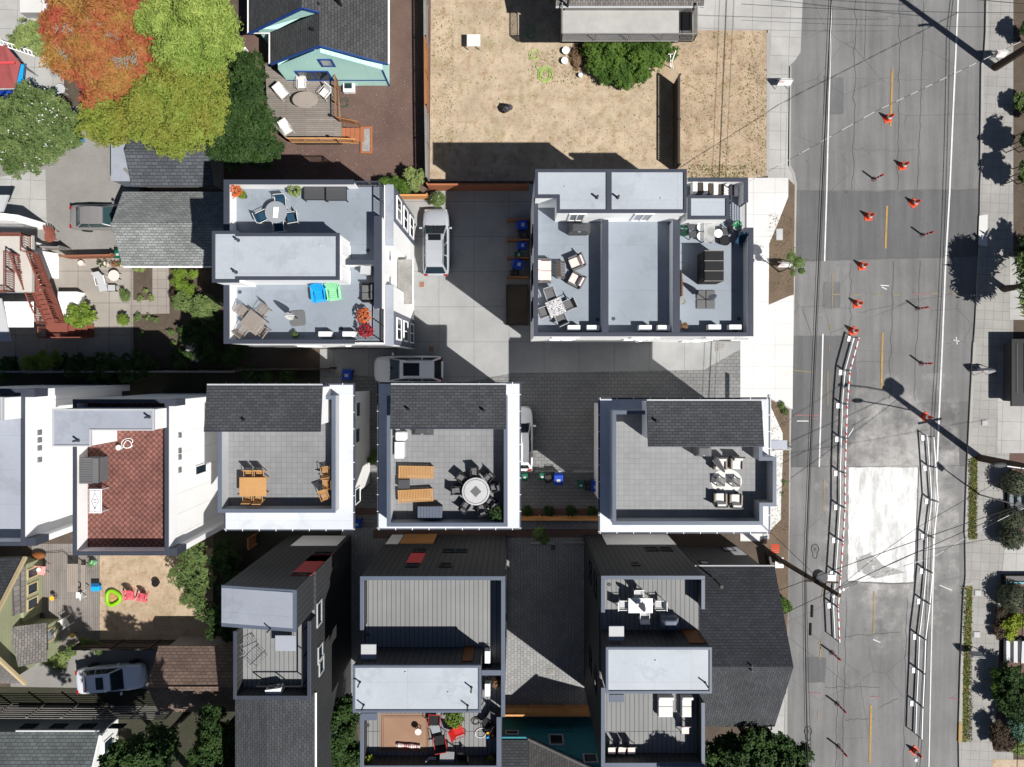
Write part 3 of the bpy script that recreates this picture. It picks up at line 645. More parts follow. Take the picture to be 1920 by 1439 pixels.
# ---------------------------------------------------------------- A: triple townhouse with three roof decks
A = root_at('townhouse', 'white triple townhouse with three blue grey roof decks beside the white walkway', 'townhouse', 1200, 500)
Apts = poly([(1001, 331.5), (1403, 331.5), (1403, 435), (1413, 435), (1413, 631), (1001, 631)], ZP)
body(A, Apts, 0, ZD, M['white'])
seg_parapets(A, [(1001, 371, 1009, 631), (1009, 623.5, 1404, 631), (1129, 412, 1141, 623.5), (1262, 412, 1275, 623.5), (1404, 435, 1413, 631), (1395, 427, 1413, 435), (1290, 333, 1403, 341), (1395, 341, 1403, 380)], M['white'], M['trim'])
deck(A, inset(Apts, .1), ZD, M['deckblue'])
penthouse(A, [(1003, 317), (1288, 317), (1288, 399), (1044, 399), (1044, 371), (1003, 371)], ZH, ZD, M['white'], M['trim'], M['membranew'])
x0, y0, x1, y1 = rect(1137, 319, 1147, 397, ZH); MB().box(x0, y0, ZH-.07, x1, y1, ZH-.003).build('roof_divider', M['trim'], A)
penthouse(A, [(1290, 366), (1367, 366), (1367, 411), (1290, 411)], 10.7, ZD, M['white'], M['trim'], M['membranew'])
vents(A, [(1119, 371), (1158, 371)], ZH-.07)
yS = poly([(1001, 399)], ZH)[0][1]
for a, b in [(1065, 1096), (1185, 1220)]:
    xa = P2(a, 405, ZP)[0]; xb = P2(b, 405, ZP)[0]; win(A, 'y', yS+.04, -1, xa, xb, 9.1, 10.9, 'pure', 'glasspale', .1, 1, 'door')
for i in range(9):                                         # roof stair behind the small penthouse
    x0, y0, x1, y1 = rect(1296+i*10.5, 343, 1306+i*10.5, 365, 9.2); MB().box(x0, y0, 9.0-.08*i, x1-.06, y1, 9.62-.09*i).build('stair_tread', M['darkwood' if i % 2 else 'white'], A)
p = poly([(1399, 380), (1399, 427)], ZP); rail_cable(A, p, ZD, 1.05, 'trim', 4)
p = poly([(1372, 345), (1372, 412)], ZP); rail_cable(A, p, ZD, 1.05, 'trim', 0, slat=.14)
p = poly([(1126, 402), (1115, 420)], ZP)
MB().bar((*p[0], ZD), (*p[0], ZH-.2), .07).build('downpipe', M['trim'], A)
yA = P2(0, 631, ZP)[1]+.03
for px in (1030, 1170, 1300): 
    xx = P2(px, 640, 5)[0]
    for z0 in (1.0, 3.9, 6.7): win(A, 'y', yA, -1, xx, xx+1.6, z0, z0+1.2, 'pure', 'glass', .07, 1)
xA = P2(1001, 0, ZP)[0]+.03
for py in (470, 540, 600):
    yy = P2(0, py, 6)[1]
    for z0 in (3.9, 6.7): win(A, 'x', xA, -1, yy, yy+1.2, z0, z0+1.3, 'black', 'glass', .06)
MB().tube([W(1241, 636, 8.6), W(1403, 636, 8.6)], .05, 6).build('gutter', M['lgrey'], A)

# ---------------------------------------------------------------- B: pair of townhouses west of the court
B = root_at('townhouse', 'white paired townhouse with two furnished roof decks, west of the silver car', 'townhouse', 560, 500)
Bpts = poly([(419, 337), (716, 337), (716, 645), (419, 645)], ZP)
body(B, Bpts, 0, ZD, M['white'])
seg_parapets(B, [(419, 337, 430, 645), (430, 337, 664, 346), (430, 637, 665, 645), (701, 405, 716, 579), (648, 487, 701, 497)], M['white'], M['trim'])
deck(B, inset(Bpts, .1), ZD, M['deckblue'])
penthouse(B, [(397, 433), (447, 433), (447, 437), (636, 437), (636, 525), (447, 525), (447, 530), (397, 530)], ZH, ZD, M['white'], M['trim'], M['membranew'])
vents(B, [(447, 451), (443, 511)], ZH-.07)
p = poly([(664, 341), (713, 341), (713, 405)], ZP); rail_cable(B, p, ZD, 1.1, 'trim', 0, slat=.13)
p = poly([(713, 579), (713, 641), (665, 641)], ZP); rail_cable(B, p, ZD, 1.1, 'black', 5)
xB = P2(716, 0, ZP)[0]; yb = lambda py, z: P2(0, py, z)[1]
xpe = P2(636, 0, ZH)[0]-.04
win(B, 'x', xpe, 1, yb(482, ZP), yb(455, ZP), 8.75, 10.8, 'pure', 'pure', .09, 0, 'door'); win(B, 'x', xpe, 1, yb(530, ZP), yb(503, ZP), 8.75, 10.8, 'pure', 'pure', .09, 0, 'door')
for (a, b, ba, bb) in [(347, 460, 347, 415), (535, 648, 582, 648)]:
    z = 8.6; ya, yb_ = yb(b, z), yb(a, z)
    MB().box(xB, ya, 0, xB+.40, yb_, z-.05).build('bay_wall', M['white'], B); MB().box(xB+.003, ya-.03, z-.05, xB+.43, yb_+.03, z).build('bay_roof', M['membrane'], B, bevel=.01)
    s0, s1 = yb(bb, z)+.05, yb(ba, z)-.02; MB().box(xB+.40, s0, .1, xB+.425, s1, z-.25).build('bay_panel', M['trim2'], B)
    for z0 in (.6, 3.2, 5.8): win(B, 'x', xB+.425, 1, s0+.3, s1-.3, z0, z0+1.7, 'white', 'glass', .09, 1)
z = 4.6; ya, yc = yb(570, z), yb(487, z)
MB().box(xB+.005, ya, z-.2, xB+.95, yc, z).build('canopy', M['stone'], B, bevel=.02)
MB().tube([(xB+.98, ya, z), (xB+.98, yc, z)], .045, 6).build('canopy_gutter', M['pure'], B)
for py in (476, 525): 
    y_ = yb(py, 8); win(B, 'x', xB-.03, 1, y_-.35, y_+.35, 6.6, 7.8, 'pure', 'glasspale', .08)
for py in (370, 600):
    y_ = yb(py, 0)
yBs = P2(0, 645, ZP)[1]+.03
for px in (470, 560, 650):
    xx = P2(px, 650, 5)[0]; win(B, 'y', yBs, -1, xx, xx+1.2, 4., 5.3, 'pure', 'glass')

# ---------------------------------------------------------------- C row: white townhouses with shingled penthouses
def c_house(label, skirt, rim, shing, deckm, px, zs=8.6, rimw=.22, shn='sh_dark', wm='white', skm='skirt'):
    t = root_at('townhouse', label, 'townhouse', *px)
    rp = ccw(poly(rim, 9.75)); x0, y0, x1, y1 = rect(*skirt, zs); body(t, inset(rp, .05), 0, zs-.2, M[wm])
    sk = [(x0, y0), (x1, y0), (x1, y1), (x0, y1)]
    MB().prism(sk, zs-.2, zs, True).build('eaves_roof', M[skm], t)
    g = MB(); q = ccw(sk); q2 = inset(q, -.09); g.ring(q2, q, zs-.18, zs-.02); g.build('gutter', M['trim'], t)
    gb = MB(); L = x1-x0
    for i in range(int(L/.95)+1):
        xx = x0+i*.95
        gb.box(xx, y0-.10, zs-.015, xx+.03, y0+.03, zs+.006); gb.box(xx, y1-.03, zs-.015, xx+.03, y1+.10, zs+.006)
    for i in range(int((y1-y0)/.95)+1):
        yy = y0+i*.95
        gb.box(x0-.10, yy, zs-.015, x0+.03, yy+.03, zs+.006); gb.box(x1-.03, yy, zs-.015, x1+.10, yy+.03, zs+.006)
    gb.build('gutter_bracket', M['pure'], t)
    MB().prism(inset(rp, .04), zs, ZD).build('deck_base', M[wm], t)
    ring_parapet(t, rp, rimw, M['lgrey'], M['trim2'], 9.75); deck(t, inset(rp, .1), ZD, M[deckm])
    (sx0, sy0, sx1, sy1, zn, zso) = shing                        # single pitch shingled roof rising to the south
    a = W(sx0, sy0, zn); b = W(sx1, sy0, zn); c = (b[0], W(0, sy1, zso)[1], zso); d = (a[0], c[1], zso)
    pr = MB(); pr.hexa([(a[0], c[1], zso-.16), (b[0], c[1], zso-.16), (b[0], a[1], zn-.16), (a[0], a[1], zn-.16)], [(a[0], c[1], zso), (b[0], c[1], zso), (b[0], a[1], zn), (a[0], a[1], zn)])
    pr.build('penthouse_roof', M[shn], t)
    MB().prism([(a[0]+.14, c[1]+.3), (b[0]-.14, c[1]+.3), (b[0]-.14, a[1]-.12), (a[0]+.14, a[1]-.12)], ZD, min(zn, zso)-.17).build('penthouse_wall', M['white'], t)
    MB().box(a[0], c[1]-.03, zso-.14, b[0], c[1]+.01, zso+.02).build('fascia', M['trim'], t); MB().box(a[0], a[1]+.0, zn-.14, b[0], a[1]+.08, zn-.01).build('roof_gutter', M['lgrey'], t)
    return t, (a, b, c, d)
C1, q1 = c_house('white townhouse with shingled penthouse and orange wooden table on its grey roof deck', (423, 722, 662, 993), [(408, 742), (629, 742), (629, 962), (408, 962)], (388, 723, 604, 809, 11.0, 11.4), 'decktile', (540, 860))
C2, q2 = c_house('white townhouse with two slatted loungers and round table on its roof deck', (710, 720, 974, 991), [(725, 742), (952, 742), (952, 988), (725, 988)], (733, 722, 949, 804, 11.0, 11.3), 'decktile', (840, 860))
C3, q3 = c_house('white townhouse with large pale roof deck and white oval rug, nearest the street', (1125, 749, 1441, 998), [(1148, 770), (1430, 770), (1430, 857), (1456, 857), (1456, 950), (1431, 950), (1431, 985), (1148, 985)], (1213, 752, 1428, 837, 11.0, 11.4), 'deckpale', (1280, 870))
vents(C1, [(608-0, 0)][:0], 11)
for t, l in ((C2, [(766, 768), (907, 770)]), (C3, [(1231, 790)]), (C1, [(458, 787)])):
    for px, py in l:
        x, y = P2(px, py, 11.25); MB().cyl(x, y, 11.1, 11.5, .07, 10).build('vent_pipe', M['black'], t)
xw = P2(662, 0, 8.6)[0]-.95                                        # east wall of C1 with windows
for py, z0, h in ((790, 6.2, 1.4), (820, 3.4, 1.2), (935, 3.2, 1.5), (770, 3.2, 1.2)):
    y_ = P2(0, py, 5)[1]; win(C1, 'x', P2(629, 0, 9.75)[0]-.05-.03, 1, y_-.5, y_+.5, z0, z0+h, 'white', 'glass', .07)
xw = P2(725, 0, 9.75)[0]
p = [(P2(1456, 0, 9.75)[0]-.3, P2(0, 857, 9.75)[1]), ]
x0, y0, x1, y1 = rect(1442, 826, 1476, 842, 2.9); MB().box(x0, y0, 2.8, x1, y1, 2.9).build('entrance_canopy', M['membrane'], C3)
x0, y0, x1, y1 = rect(1442, 740, 1446, 990, 3.2); MB().box(x0, y0, 2.9, x1, y1, 3.2).build('side_gutter', M['lgrey'], C3)

# ---------------------------------------------------------------- white panelled houses at the west edge
E1 = root_at('townhouse', 'white panelled house whose roof deck has red chequered wood tiles', 'townhouse', 240, 900)
e1 = poly([(136, 749), (330, 749), (330, 762), (316, 762), (316, 1029), (332, 1029), (332, 1042), (155, 1042), (155, 1036), (136, 1036)], ZP)
body(E1, e1, 0, ZD, M['whiteseam']); ring = poly([(136, 749), (316, 749), (316, 1042), (136, 1042)], ZP); ring_parapet(E1, ring, .22, M['white'], M['trim'])
deck(E1, inset(ring, .1), ZD, M['redtile'])
for r_ in [(316.5, 749, 330, 762), (316.5, 1029, 332, 1042)]:
    x0, y0, x1, y1 = rect(*r_, ZP); MB().box(x0, y0, ZD-.02, x1, y1, ZP-.004).build('corner_fin', M['trim'], E1)
penthouse(E1, [(97, 767), (288, 767), (288, 808), (170, 808), (170, 838), (97, 838)], ZH, ZD, M['white'], M['lgrey'], M['membrane'], .08)
vents(E1, [(280, 782), (147, 826)], ZH-.07)
xE = P2(316, 0, ZP)[0]-.03
for px, py in ((336, 817), (336, 846), (336, 858), (336, 882)):
    y_, z_ = on_x(xE, px, py); MB().box(xE, y_-.13, z_-.17, xE+.07, y_+.13, z_+.17).build('wall_vent', M['steel'], E1)
y_, z_ = on_x(xE, 376, 880); win(E1, 'x', xE, 1, y_-.3, y_+.3, z_-.8, z_+.8, 'white', 'glass')
E2 = root_at('townhouse', 'white panelled house with plain pale deck cut off by the left edge', 'townhouse', 10, 900)
e2 = poly([(-140, 729), (65, 729), (65, 745), (46, 745), (46, 1010), (67, 1010), (67, 1024), (-140, 1024)], ZP)
body(E2, e2, 0, ZD, M['whiteseam']); ring = poly([(-140, 729), (46, 729), (46, 1024), (-140, 1024)], ZP); ring_parapet(E2, ring, .22, M['white'], M['trim']); deck(E2, inset(ring, .1), ZD, M['membrane'])
for r_ in [(46.5, 729, 65, 745), (46.5, 1010, 67, 1024)]:
    x0, y0, x1, y1 = rect(*r_, ZP); MB().box(x0, y0, ZD-.02, x1, y1, ZP-.004).build('corner_fin', M['trim'], E2)
penthouse(E2, [(-140, 745), (4, 745), (4, 790), (-140, 790)], ZH, ZD, M['white'], M['lgrey'], M['membrane'], .08)
xE = P2(46, 0, ZP)[0]-.03
for px, py in ((73, 812), (73, 826), (73, 841), (73, 863)):
    y_, z_ = on_x(xE, px, py); MB().box(xE, y_-.13, z_-.17, xE+.07, y_+.13, z_+.17).build('wall_vent', M['steel'], E2)

# ---------------------------------------------------------------- D: dark sided houses
D1 = root_at('townhouse', 'narrow dark sided house with pale sloped penthouse roof and a red panelled north wall', 'townhouse', 560, 1200)
xe = P2(583, 0, ZP)[0]; xw_ = P2(437, 0, ZP)[0]; yn = P2(0, 1098, ZH)[1]; ys = P2(0, 1312, ZP)[1]
body(D1, [(xw_, ys-8), (xe, ys-8), (xe, yn), (xw_, yn)], 0, ZD, M['siding'])
xp0 = P2(415, 0, ZH)[0]; xp1 = P2(556, 0, 12.4-.3)[0]; yp = P2(0, 1175, ZH)[1]
MB().hexa([(xp0+.05, yp+.05, ZD), (xp1-.05, yp+.05, ZD), (xp1-.05, yn-.03, ZD), (xp0+.05, yn-.03, ZD)], [(xp0+.05, yp+.05, ZH-.12), (xp1-.05, yp+.05, 12.0), (xp1-.05, yn-.03, 12.0), (xp0+.05, yn-.03, ZH-.12)]).build('penthouse_wall', M['siding'], D1)
MB().hexa([(xp0, yp, ZH-.11), (xp1, yp, 12.01), (xp1, yn, 12.01), (xp0, yn, ZH-.11)], [(xp0, yp, ZH), (xp1, yp, 12.12), (xp1, yn, 12.12), (xp0, yn, ZH)]).build('penthouse_cap', M['trim2'], D1)
MB().hexa([(xp0+.02, yp+.2, ZH+.001), (xp1-.2, yp+.2, 12.1), (xp1-.2, yn-.12, 12.1), (xp0+.02, yn-.12, ZH+.001)], [(xp0+.02, yp+.2, ZH+.02), (xp1-.2, yp+.2, 12.13), (xp1-.2, yn-.12, 12.13), (xp0+.02, yn-.12, ZH+.02)]).build('penthouse_roof', M['membrane'], D1)
goose(D1, [(508, 1178)], 11.8)
seg_parapets(D1, [(437, 1184, 443, 1312), (576, 1165, 583, 1312), (443, 1305, 576, 1312)], M['siding'], M['trim'], ZP-.02)
deck(D1, [(xw_+.1, ys+.1), (xe-.1, ys+.1), (xe-.1, yp+.0), (xw_+.1, yp+.0)], ZD, M['deckboard'])
p = poly([(566, 1186), (566, 1288), (480, 1288)], ZP-.1); rail_cable(D1, p, ZD, .95, 'black', 0, posts=1.6)
x0, y0, x1, y1 = rect(516, 1192, 555, 1221, ZD+.9); MB().box(x0, y0, ZD+.85, x1, y1, ZD+.9).build('skylight_cover', M['membrane'], D1)
ze = 9.0; xr = P2(500, 0, 9.6)[0]; xg = P2(590, 0, ze)[0]; xl = P2(441, 0, 9.2)[0]; y2 = ys-9
MB().add([(xl, ys-.02, 9.2), (xr, ys-.02, 9.6), (xg, ys-.02, ze), (xl, y2, 9.2), (xr, y2, 9.6), (xg, y2, ze), (xl, ys-.02, 8.6), (xg, ys-.02, 8.7), (xl, y2, 8.6), (xg, y2, 8.7)],
         [(0, 3, 4, 1), (1, 4, 5, 2), (0, 1, 2, 7, 6), (3, 8, 9, 5, 4), (2, 5, 9, 7), (0, 6, 8, 3), (6, 7, 9, 8)]).build('south_roof', M['sh_charv'], D1)
MB().tube([(xg+.05, ys, ze-.03), (xg+.05, y2, ze-.03)], .06, 6).build('gutter', M['pure'], D1)
for px, py, w_, h_ in ((598, 1150, .7, .9), (600, 1225, .5, 2.0), (602, 1247, .5, 1.2)):
    y_, z_ = on_x(xe-.03, px, py); win(D1, 'x', xe-.03, 1, y_-w_, y_+w_, z_-.5, z_+.5, 'lgrey', 'glass', .1)
def red_panel(t, Yw, pts, mat='redpanel', name='red_panel'):
    q = [on_y(Yw, *c) for c in pts]; o = MB(); vs = [(x, Yw+.02, z) for x, z in q]; vb = [(x, Yw-.01, z) for x, z in q]
    o.add(vb+vs, [(0, 1, 2, 3), (7, 6, 5, 4)]+[(i, 4+i, 4+(i+1) % 4, (i+1) % 4) for i in range(4)]); o.build(name, M[mat], t)
def wy(t, Yw, x, z, w, h, fm='black', gm='glass'): win(t, 'y', Yw, 1, x-w/2, x+w/2, z-h/2, z+h/2, fm, gm, .06)
Yw = yn-.03
xa, za = on_y(Yw, 595, 1050); xb, zb = on_y(Yw, 552, 1086)
MB().box(xb-.45, Yw, zb-.6, xb+.75, Yw+.025, za-1.7).build('red_panel', M['redpanel'], D1); MB().box(xb-.45, Yw, za-1.0, xb+.75, Yw+.025, za+.4).build('red_panel', M['redpanel'], D1)
wy(D1, Yw, xb+.15, za-1.35, 1.1, .6); wy(D1, Yw, xb+.15, zb-.85, 1.1, .45)
MB().box(xw_+1.0, Yw, 0.2, xw_+4.0, Yw+.03, 2.9).build('white_panel', M['white'], D1)

D2 = root_at('townhouse', 'dark sided townhouse with boarded decks, cluttered south deck and long white penthouse roof', 'townhouse', 810, 1250)
d2 = poly([(675, 1081), (947, 1081), (947, 1337), (940, 1337), (940, 1443), (675, 1443)], ZP); body(D2, d2, 0, ZD, M['siding'])
seg_parapets(D2, [(675, 1081, 947, 1088.5), (675, 1088.5, 682, 1182), (939.5, 1088.5, 947, 1345), (902, 1257, 939.5, 1267), (931, 1345, 940, 1443), (675, 1340, 682, 1443), (682, 1436, 931, 1443)], M['siding'], M['trim2'])
deck(D2, inset(d2, .1), ZD, M['deckboard'])
penthouse(D2, [(661, 1248), (902, 1248), (902, 1337), (661, 1337)], ZH, ZD, M['siding'], M['trim2'], M['membranew'], .14)
goose(D2, [(675, 1279), (682, 1322), (884, 1289), (877, 1323)], ZH-.07)
Yp = P2(0, 1248, ZH)[1]-.04
xa, za = on_y(Yp, 868, 1233); xb, zb = on_y(Yp, 890, 1211); win(D2, 'y', Yp, 1, xa, xb, ZD+.02, ZD+2.05, 'door', 'door', .05, 0, 'door')
x0, y0, x1, y1 = rect(677, 1209, 705, 1222, ZD+1.9); MB().box(x0, y0-.4, ZD+1.8, x1, y1, ZD+1.9).build('door_canopy', M['lgrey'], D2)
x0, y0, x1, y1 = rect(678, 1338, 706, 1351, ZH-.4); MB().box(x0, y0, ZH-.5, x1, y1, ZH-.4).build('door_canopy', M['trim2'], D2)
Yw = P2(0, 1081, ZP)[1]-.03
xr_ = on_y(Yw, 782, 1048)[0]; xa, za = on_y(Yw, 780, 1038); xb, zb = on_y(Yw, 772, 1057)
MB().box(xb-.35, Yw, min(za, zb), xb+.55, Yw+.025, max(za, zb)).build('red_panel', M['redpanel'], D2)
for px, py in ((786, 1034), (773, 1061), (836, 1061), (865, 1034), (842, 1034)):
    x_, z_ = on_y(Yw, px, py); wy(D2, Yw, x_, z_, .75, .8)
MB().box(P2(733, 0, 0)[0]+.1, Yw, .1, P2(758, 0, 0)[0], Yw+.04, 2.6).build('white_panel', M['white'], D2)
MB().box(P2(758, 0, 0)[0]+.1, Yw+.003, .1, P2(820, 0, 0)[0], Yw+.09, 2.5).build('cedar_entry', M['cedarnew'], D2)

D3 = root_at('townhouse', 'dark sided house with two boarded decks and charcoal gable wing by the street', 'townhouse', 1220, 1250)
d3 = poly([(1127, 1080), (1322, 1080), (1322, 1439), (1127, 1439)], ZP); body(D3, d3, 0, ZD, M['siding'])
seg_parapets(D3, [(1127, 1080, 1322, 1087), (1127, 1087, 1134.5, 1149), (1315, 1087, 1322, 1143), (1127, 1290, 1134.5, 1439), (1134.5, 1431, 1322, 1439), (1315, 1318, 1322, 1431)], M['siding'], M['trim2'])
deck(D3, inset(d3, .1), ZD, M['deckboard'])
penthouse(D3, [(1136, 1214), (1335, 1214), (1335, 1301), (1136, 1301)], ZH, ZD, M['siding'], M['trim2'], M['membranew'], .14)
goose(D3, [(1322, 1280)], ZH-.07)
Yp = P2(0, 1214, ZH)[1]-.04; xa = on_y(Yp, 1285, 1190)[0]
win(D3, 'y', Yp, 1, xa-.1, xa+.8, ZD+.02, ZD+2.05, 'door', 'door', .05, 0, 'door')
x0, y0, x1, y1 = rect(1142, 1175, 1170, 1189, ZD+1.9); MB().box(x0, y0-.35, ZD+1.8, x1, y1, ZD+1.9).build('door_canopy', M['lgrey'], D3)
x0, y0, x1, y1 = rect(1142, 1303, 1170, 1317, ZH-.5); MB().box(x0, y0, ZH-.6, x1, y1, ZH-.5).build('door_canopy', M['trim2'], D3)
Yw = P2(0, 1080, ZP)[1]-.03
for px, py, w_, h_ in ((1222, 1031, 1.3, .9), (1249, 1031, 1.2, .9), (1192, 1059, .8, .6)):
    x_, z_ = on_y(Yw, px, py); wy(D3, Yw, x_, z_, w_*.6, h_)
MB().box(P2(1122, 0, 0)[0]+.2, Yw, .1, P2(1250, 0, 0)[0], Yw+.04, 2.9).build('white_panel', M['white'], D3)
X1 = P2(1322, 0, ZP)[0]-.02; X2 = P2(1488, 0, 9.0)[0]; yN = P2(0, 1063, 6.1)[1]; yS_ = P2(0, 1363, 6.1)[1]; yM = (yN+yS_)/2
MB().prism([(X1, yS_+.35), (X2-.3, yS_+.35), (X2-.3, yN-.35), (X1, yN-.35)], 0, 5.9).build('wing_wall', M['siding'], D3)
MB().add([(X2-.31, yN-.36, 5.9), (X2-.31, yS_+.36, 5.9), (X2-.31, yM, 8.75), (X2-.5, yN-.36, 5.9), (X2-.5, yS_+.36, 5.9), (X2-.5, yM, 8.75)], [(0, 1, 2), (5, 4, 3), (0, 3, 4, 1), (1, 4, 5, 2), (2, 5, 3, 0)][::1]).build('gable_wall', M['siding'], D3)
xo = P2(1310, 0, 9)[0]-1.0
for nm, ye, mt in (('roof_north', yN, 'sh_char'), ('roof_south', yS_, 'sh_charv')):
    yy = sorted([ye, yM]); t_ = .14
    lo = [(X1, ye, 6.1), (X2, ye, 6.1), (X2, yM, 9.0), (X1, yM, 9.0)]
    if ye < yM: pass
    else: lo = [lo[3], lo[2], lo[1], lo[0]]
    MB().hexa([(a, b, c-t_) for a, b, c in lo], lo).build(nm, M[mt], D3)
MB().tube([(X1, yN+.05, 6.05), (X2, yN+.05, 6.05)], .05, 6).build('wing_gutter', M['lgrey'], D3)
Yw2 = yN-.35
for px, py, w_, h_ in ((1366, 1031, 1.1, 1.0), (1321, 1056, .8, .8)):
    x_, z_ = on_y(Yw2, px, py); wy(D3, Yw2, x_, z_, w_*.7, h_, 'black', 'glasspale')
MB().box(P2(1400, 0, 0)[0]-1.5, Yw2, .1, X2-.4, Yw2+.03, 2.2).build('white_panel', M['white'], D3)
vents(D3, [(1409, 1249), (1409, 1257)], 9.0, h=.2, r=.04)
x, y = P2(1347, 1094, 7.5); MB().cyl(x, y, 6.6, 8.1, .06, 10).cyl(x, y, 8.0, 8.2, .1, 10).build('vent_pipe', M['black'], D3)

# ---------------------------------------------------------------- teal house, north west
T = root_at('teal_house', 'teal weatherboard house with blue trim and dark shingled gable beside the timber deck', 'house', 600, 60)
zE, zR = 2.75, 5.4; XE = -8.25; XR = -11.96; XW = -15.9; YS = 19.75; YN = 28.0; YU = 21.75; zU = 6.05; XU = -12.85; XWU = -17.3
MB().prism([(-15.4, YS-.35), (-8.6, YS-.35), (-8.6, YN), (-15.4, YN)], 0, zE-.05).build('wall', M['tealwall'], T)
g = MB(); g.add([(-15.4, YS-.36, zE-.05), (-8.6, YS-.36, zE-.05), (XR, YS-.36, zR-.2), (-15.4, YS-.1, zE-.05), (-8.6, YS-.1, zE-.05), (XR, YS-.1, zR-.2)], [(0, 1, 2), (5, 4, 3), (0, 3, 4, 1), (1, 4, 5, 2), (2, 5, 3, 0)]); g.build('gable_wall', M['tealwall'], T)
def slope(t, name, e, r, y0, y1, mat, th=.12):             # roof plane between eave (x,z) and ridge (x,z), from y0 to y1
    (xe_, ze_), (xr_, zr_) = e, r
    pts = [(xe_, y0, ze_), (xr_, y0, zr_), (xr_, y1, zr_), (xe_, y1, ze_)]
    if xe_ > xr_: pts = [pts[1], pts[0], pts[3], pts[2]]
    return MB().hexa([(a, b, c-th) for a, b, c in pts], pts).build(name, mat, t)
slope(T, 'roof_east', (XE, zE), (XR, zR), YS, YU, M['sh_house']); slope(T, 'roof_east', (XE, zE), (XU, zU), YU, YN, M['sh_house'])
slope(T, 'roof_west', (XW, zE), (XR, zR), YS, YU, M['sh_house']); slope(T, 'roof_west', (XWU, zE), (XU, zU), YU, YN, M['sh_house'])
MB().box(XWU+.5, YU+.3, 0, -15.4, YN, zE-.1).build('wing_wall', M['tealwall'], T)
g = MB(); g.add([(XWU+.1, YU+.1, zE-.05), (-11.9, YU+.1, 5.25), (XU, YU+.1, zU-.15), (XWU+.1, YU+.3, zE-.05), (-11.9, YU+.3, 5.25), (XU, YU+.3, zU-.15)], [(0, 1, 2), (5, 4, 3), (0, 3, 4, 1), (1, 4, 5, 2), (2, 5, 3, 0)]); g.build('gable_wall', M['tealwall'], T)
vb = MB(); vb.bar((XW, YS-.03, zE-.08), (XR, YS-.03, zR-.08), .05, .22, (0, 0, 1)); vb.bar((XE, YS-.03, zE-.08), (XR, YS-.03, zR-.08), .05, .22)
vb.bar((XWU, YU-.03, zE-.08), (XU, YU-.03, zU-.08), .05, .22); vb.bar((-12.0, YU-.03, 5.45), (XU, YU-.03, zU-.08), .05, .22); vb.build('verge_board', M['bluetrim'], T)
MB().tube([(XE+.06, YS, zE-.06), (XE+.06, YN, zE-.06)], .07, 6).build('gutter', M['pure'], T); MB().tube([(XW-.06, YS, zE-.06), (XW-.06, YU, zE-.06), (XWU-.05, YU, zE-.06), (XWU-.05, YN, zE-.06)], .07, 6).build('gutter', M['pure'], T)
win(T, 'y', YS-.36, -1, -14.4, -12.2, .95, 2.5, 'bluetrim', 'glass', .12, 1, 'patio_door'); win(T, 'y', YS-.36, -1, -12.4, -11.5, 3.2, 4.3, 'bluetrim', 'glasspale', .12)
MB().box(-15.38, YS-.385, .9, -8.58, YS-.355, 1.0).build('trim_band', M['bluetrim'], T); MB().box(-8.66, YS-.39, 0, -8.56, YS-.36, 2.6).build('corner_board', M['bluetrim'], T)
win(T, 'x', -8.6, 1, YS+1.5, YS+3, .9, 2.2, 'bluetrim', 'glass', .1)
for px, py, h_ in ((600, 14, .5), (587, 57, .25), (636, 4, .7)):
    x, y = P2(px, py, 5.0); MB().cyl(x, y, 4.2, 5.0+h_, .1, 10).build('roof_vent', M['black'], T)
# timber deck with railings and stair
K = root_at('timber_deck', 'weathered timber deck with brown railings and orange stair behind the teal house', 'deck', 580, 210)
dz = .95; dp = poly([(497, 122), (545, 144), (632, 144), (640, 232), (640, 268), (546, 268), (502, 222)], dz)
MB().prism(dp, dz-.15, dz).build('floor', M['wooddeck'], K)
MB().prism(inset(dp, .15), 0, dz-.16).build('skirt', M['darkwood'], K)
p = poly([(634, 140), (636, 228)], dz); rail_cable(K, p, dz, .95, 'cedar', 0, slat=.13)
p = poly([(636, 228), (676, 236)], dz); rail_cable(K, p, dz-.1, .9, 'cedar', 0, slat=.13)
p = poly([(546, 268), (635, 268), (672, 270)], dz); rail_cable(K, p, dz, .95, 'cedarnew', 0, slat=.13)
p = poly([(502, 222), (546, 268)], dz); rail_cable(K, p, dz, .95, 'greywood', 0, slat=.2)
for i in range(5):
    x0, y0, x1, y1 = rect(640+i*8.6, 240, 648+i*8.6, 266, dz-.17*(i+1)); MB().box(x0, y0, dz-.17*(i+1)-.06, x1, y1, dz-.17*(i+1)).build('stair_tread', M['orangewood'], K)
x0, y0, x1, y1 = rect(676, 238, 698, 288, .1); MB().ring([(x0, y0), (x1, y0), (x1, y1), (x0, y1)], [(x0+.12, y0+.12), (x1-.12, y0+.12), (x1-.12, y1-.12), (x0+.12, y1-.12)], 0, .14).build('landing_frame', M['orangewood'], K)
MB().box(x0+.12, y0+.12, .02, x1-.12, y1-.12, .06).build('landing_stones', M['stone'], K)
x0, y0, x1, y1 = rect(643, 152, 664, 172, .4); hq = thing('bulkhead', 'white framed basement hatch against the teal wall', 'hatch', (x0, y0, 0))
MB().box(x0, y0, 0, x1, y1, .4).build('box', M['pure'], hq, bevel=.02); MB().box(x0+.1, y0+.2, .4, x1-.15, y1-.1, .43).build('pane', M['glass'], hq)

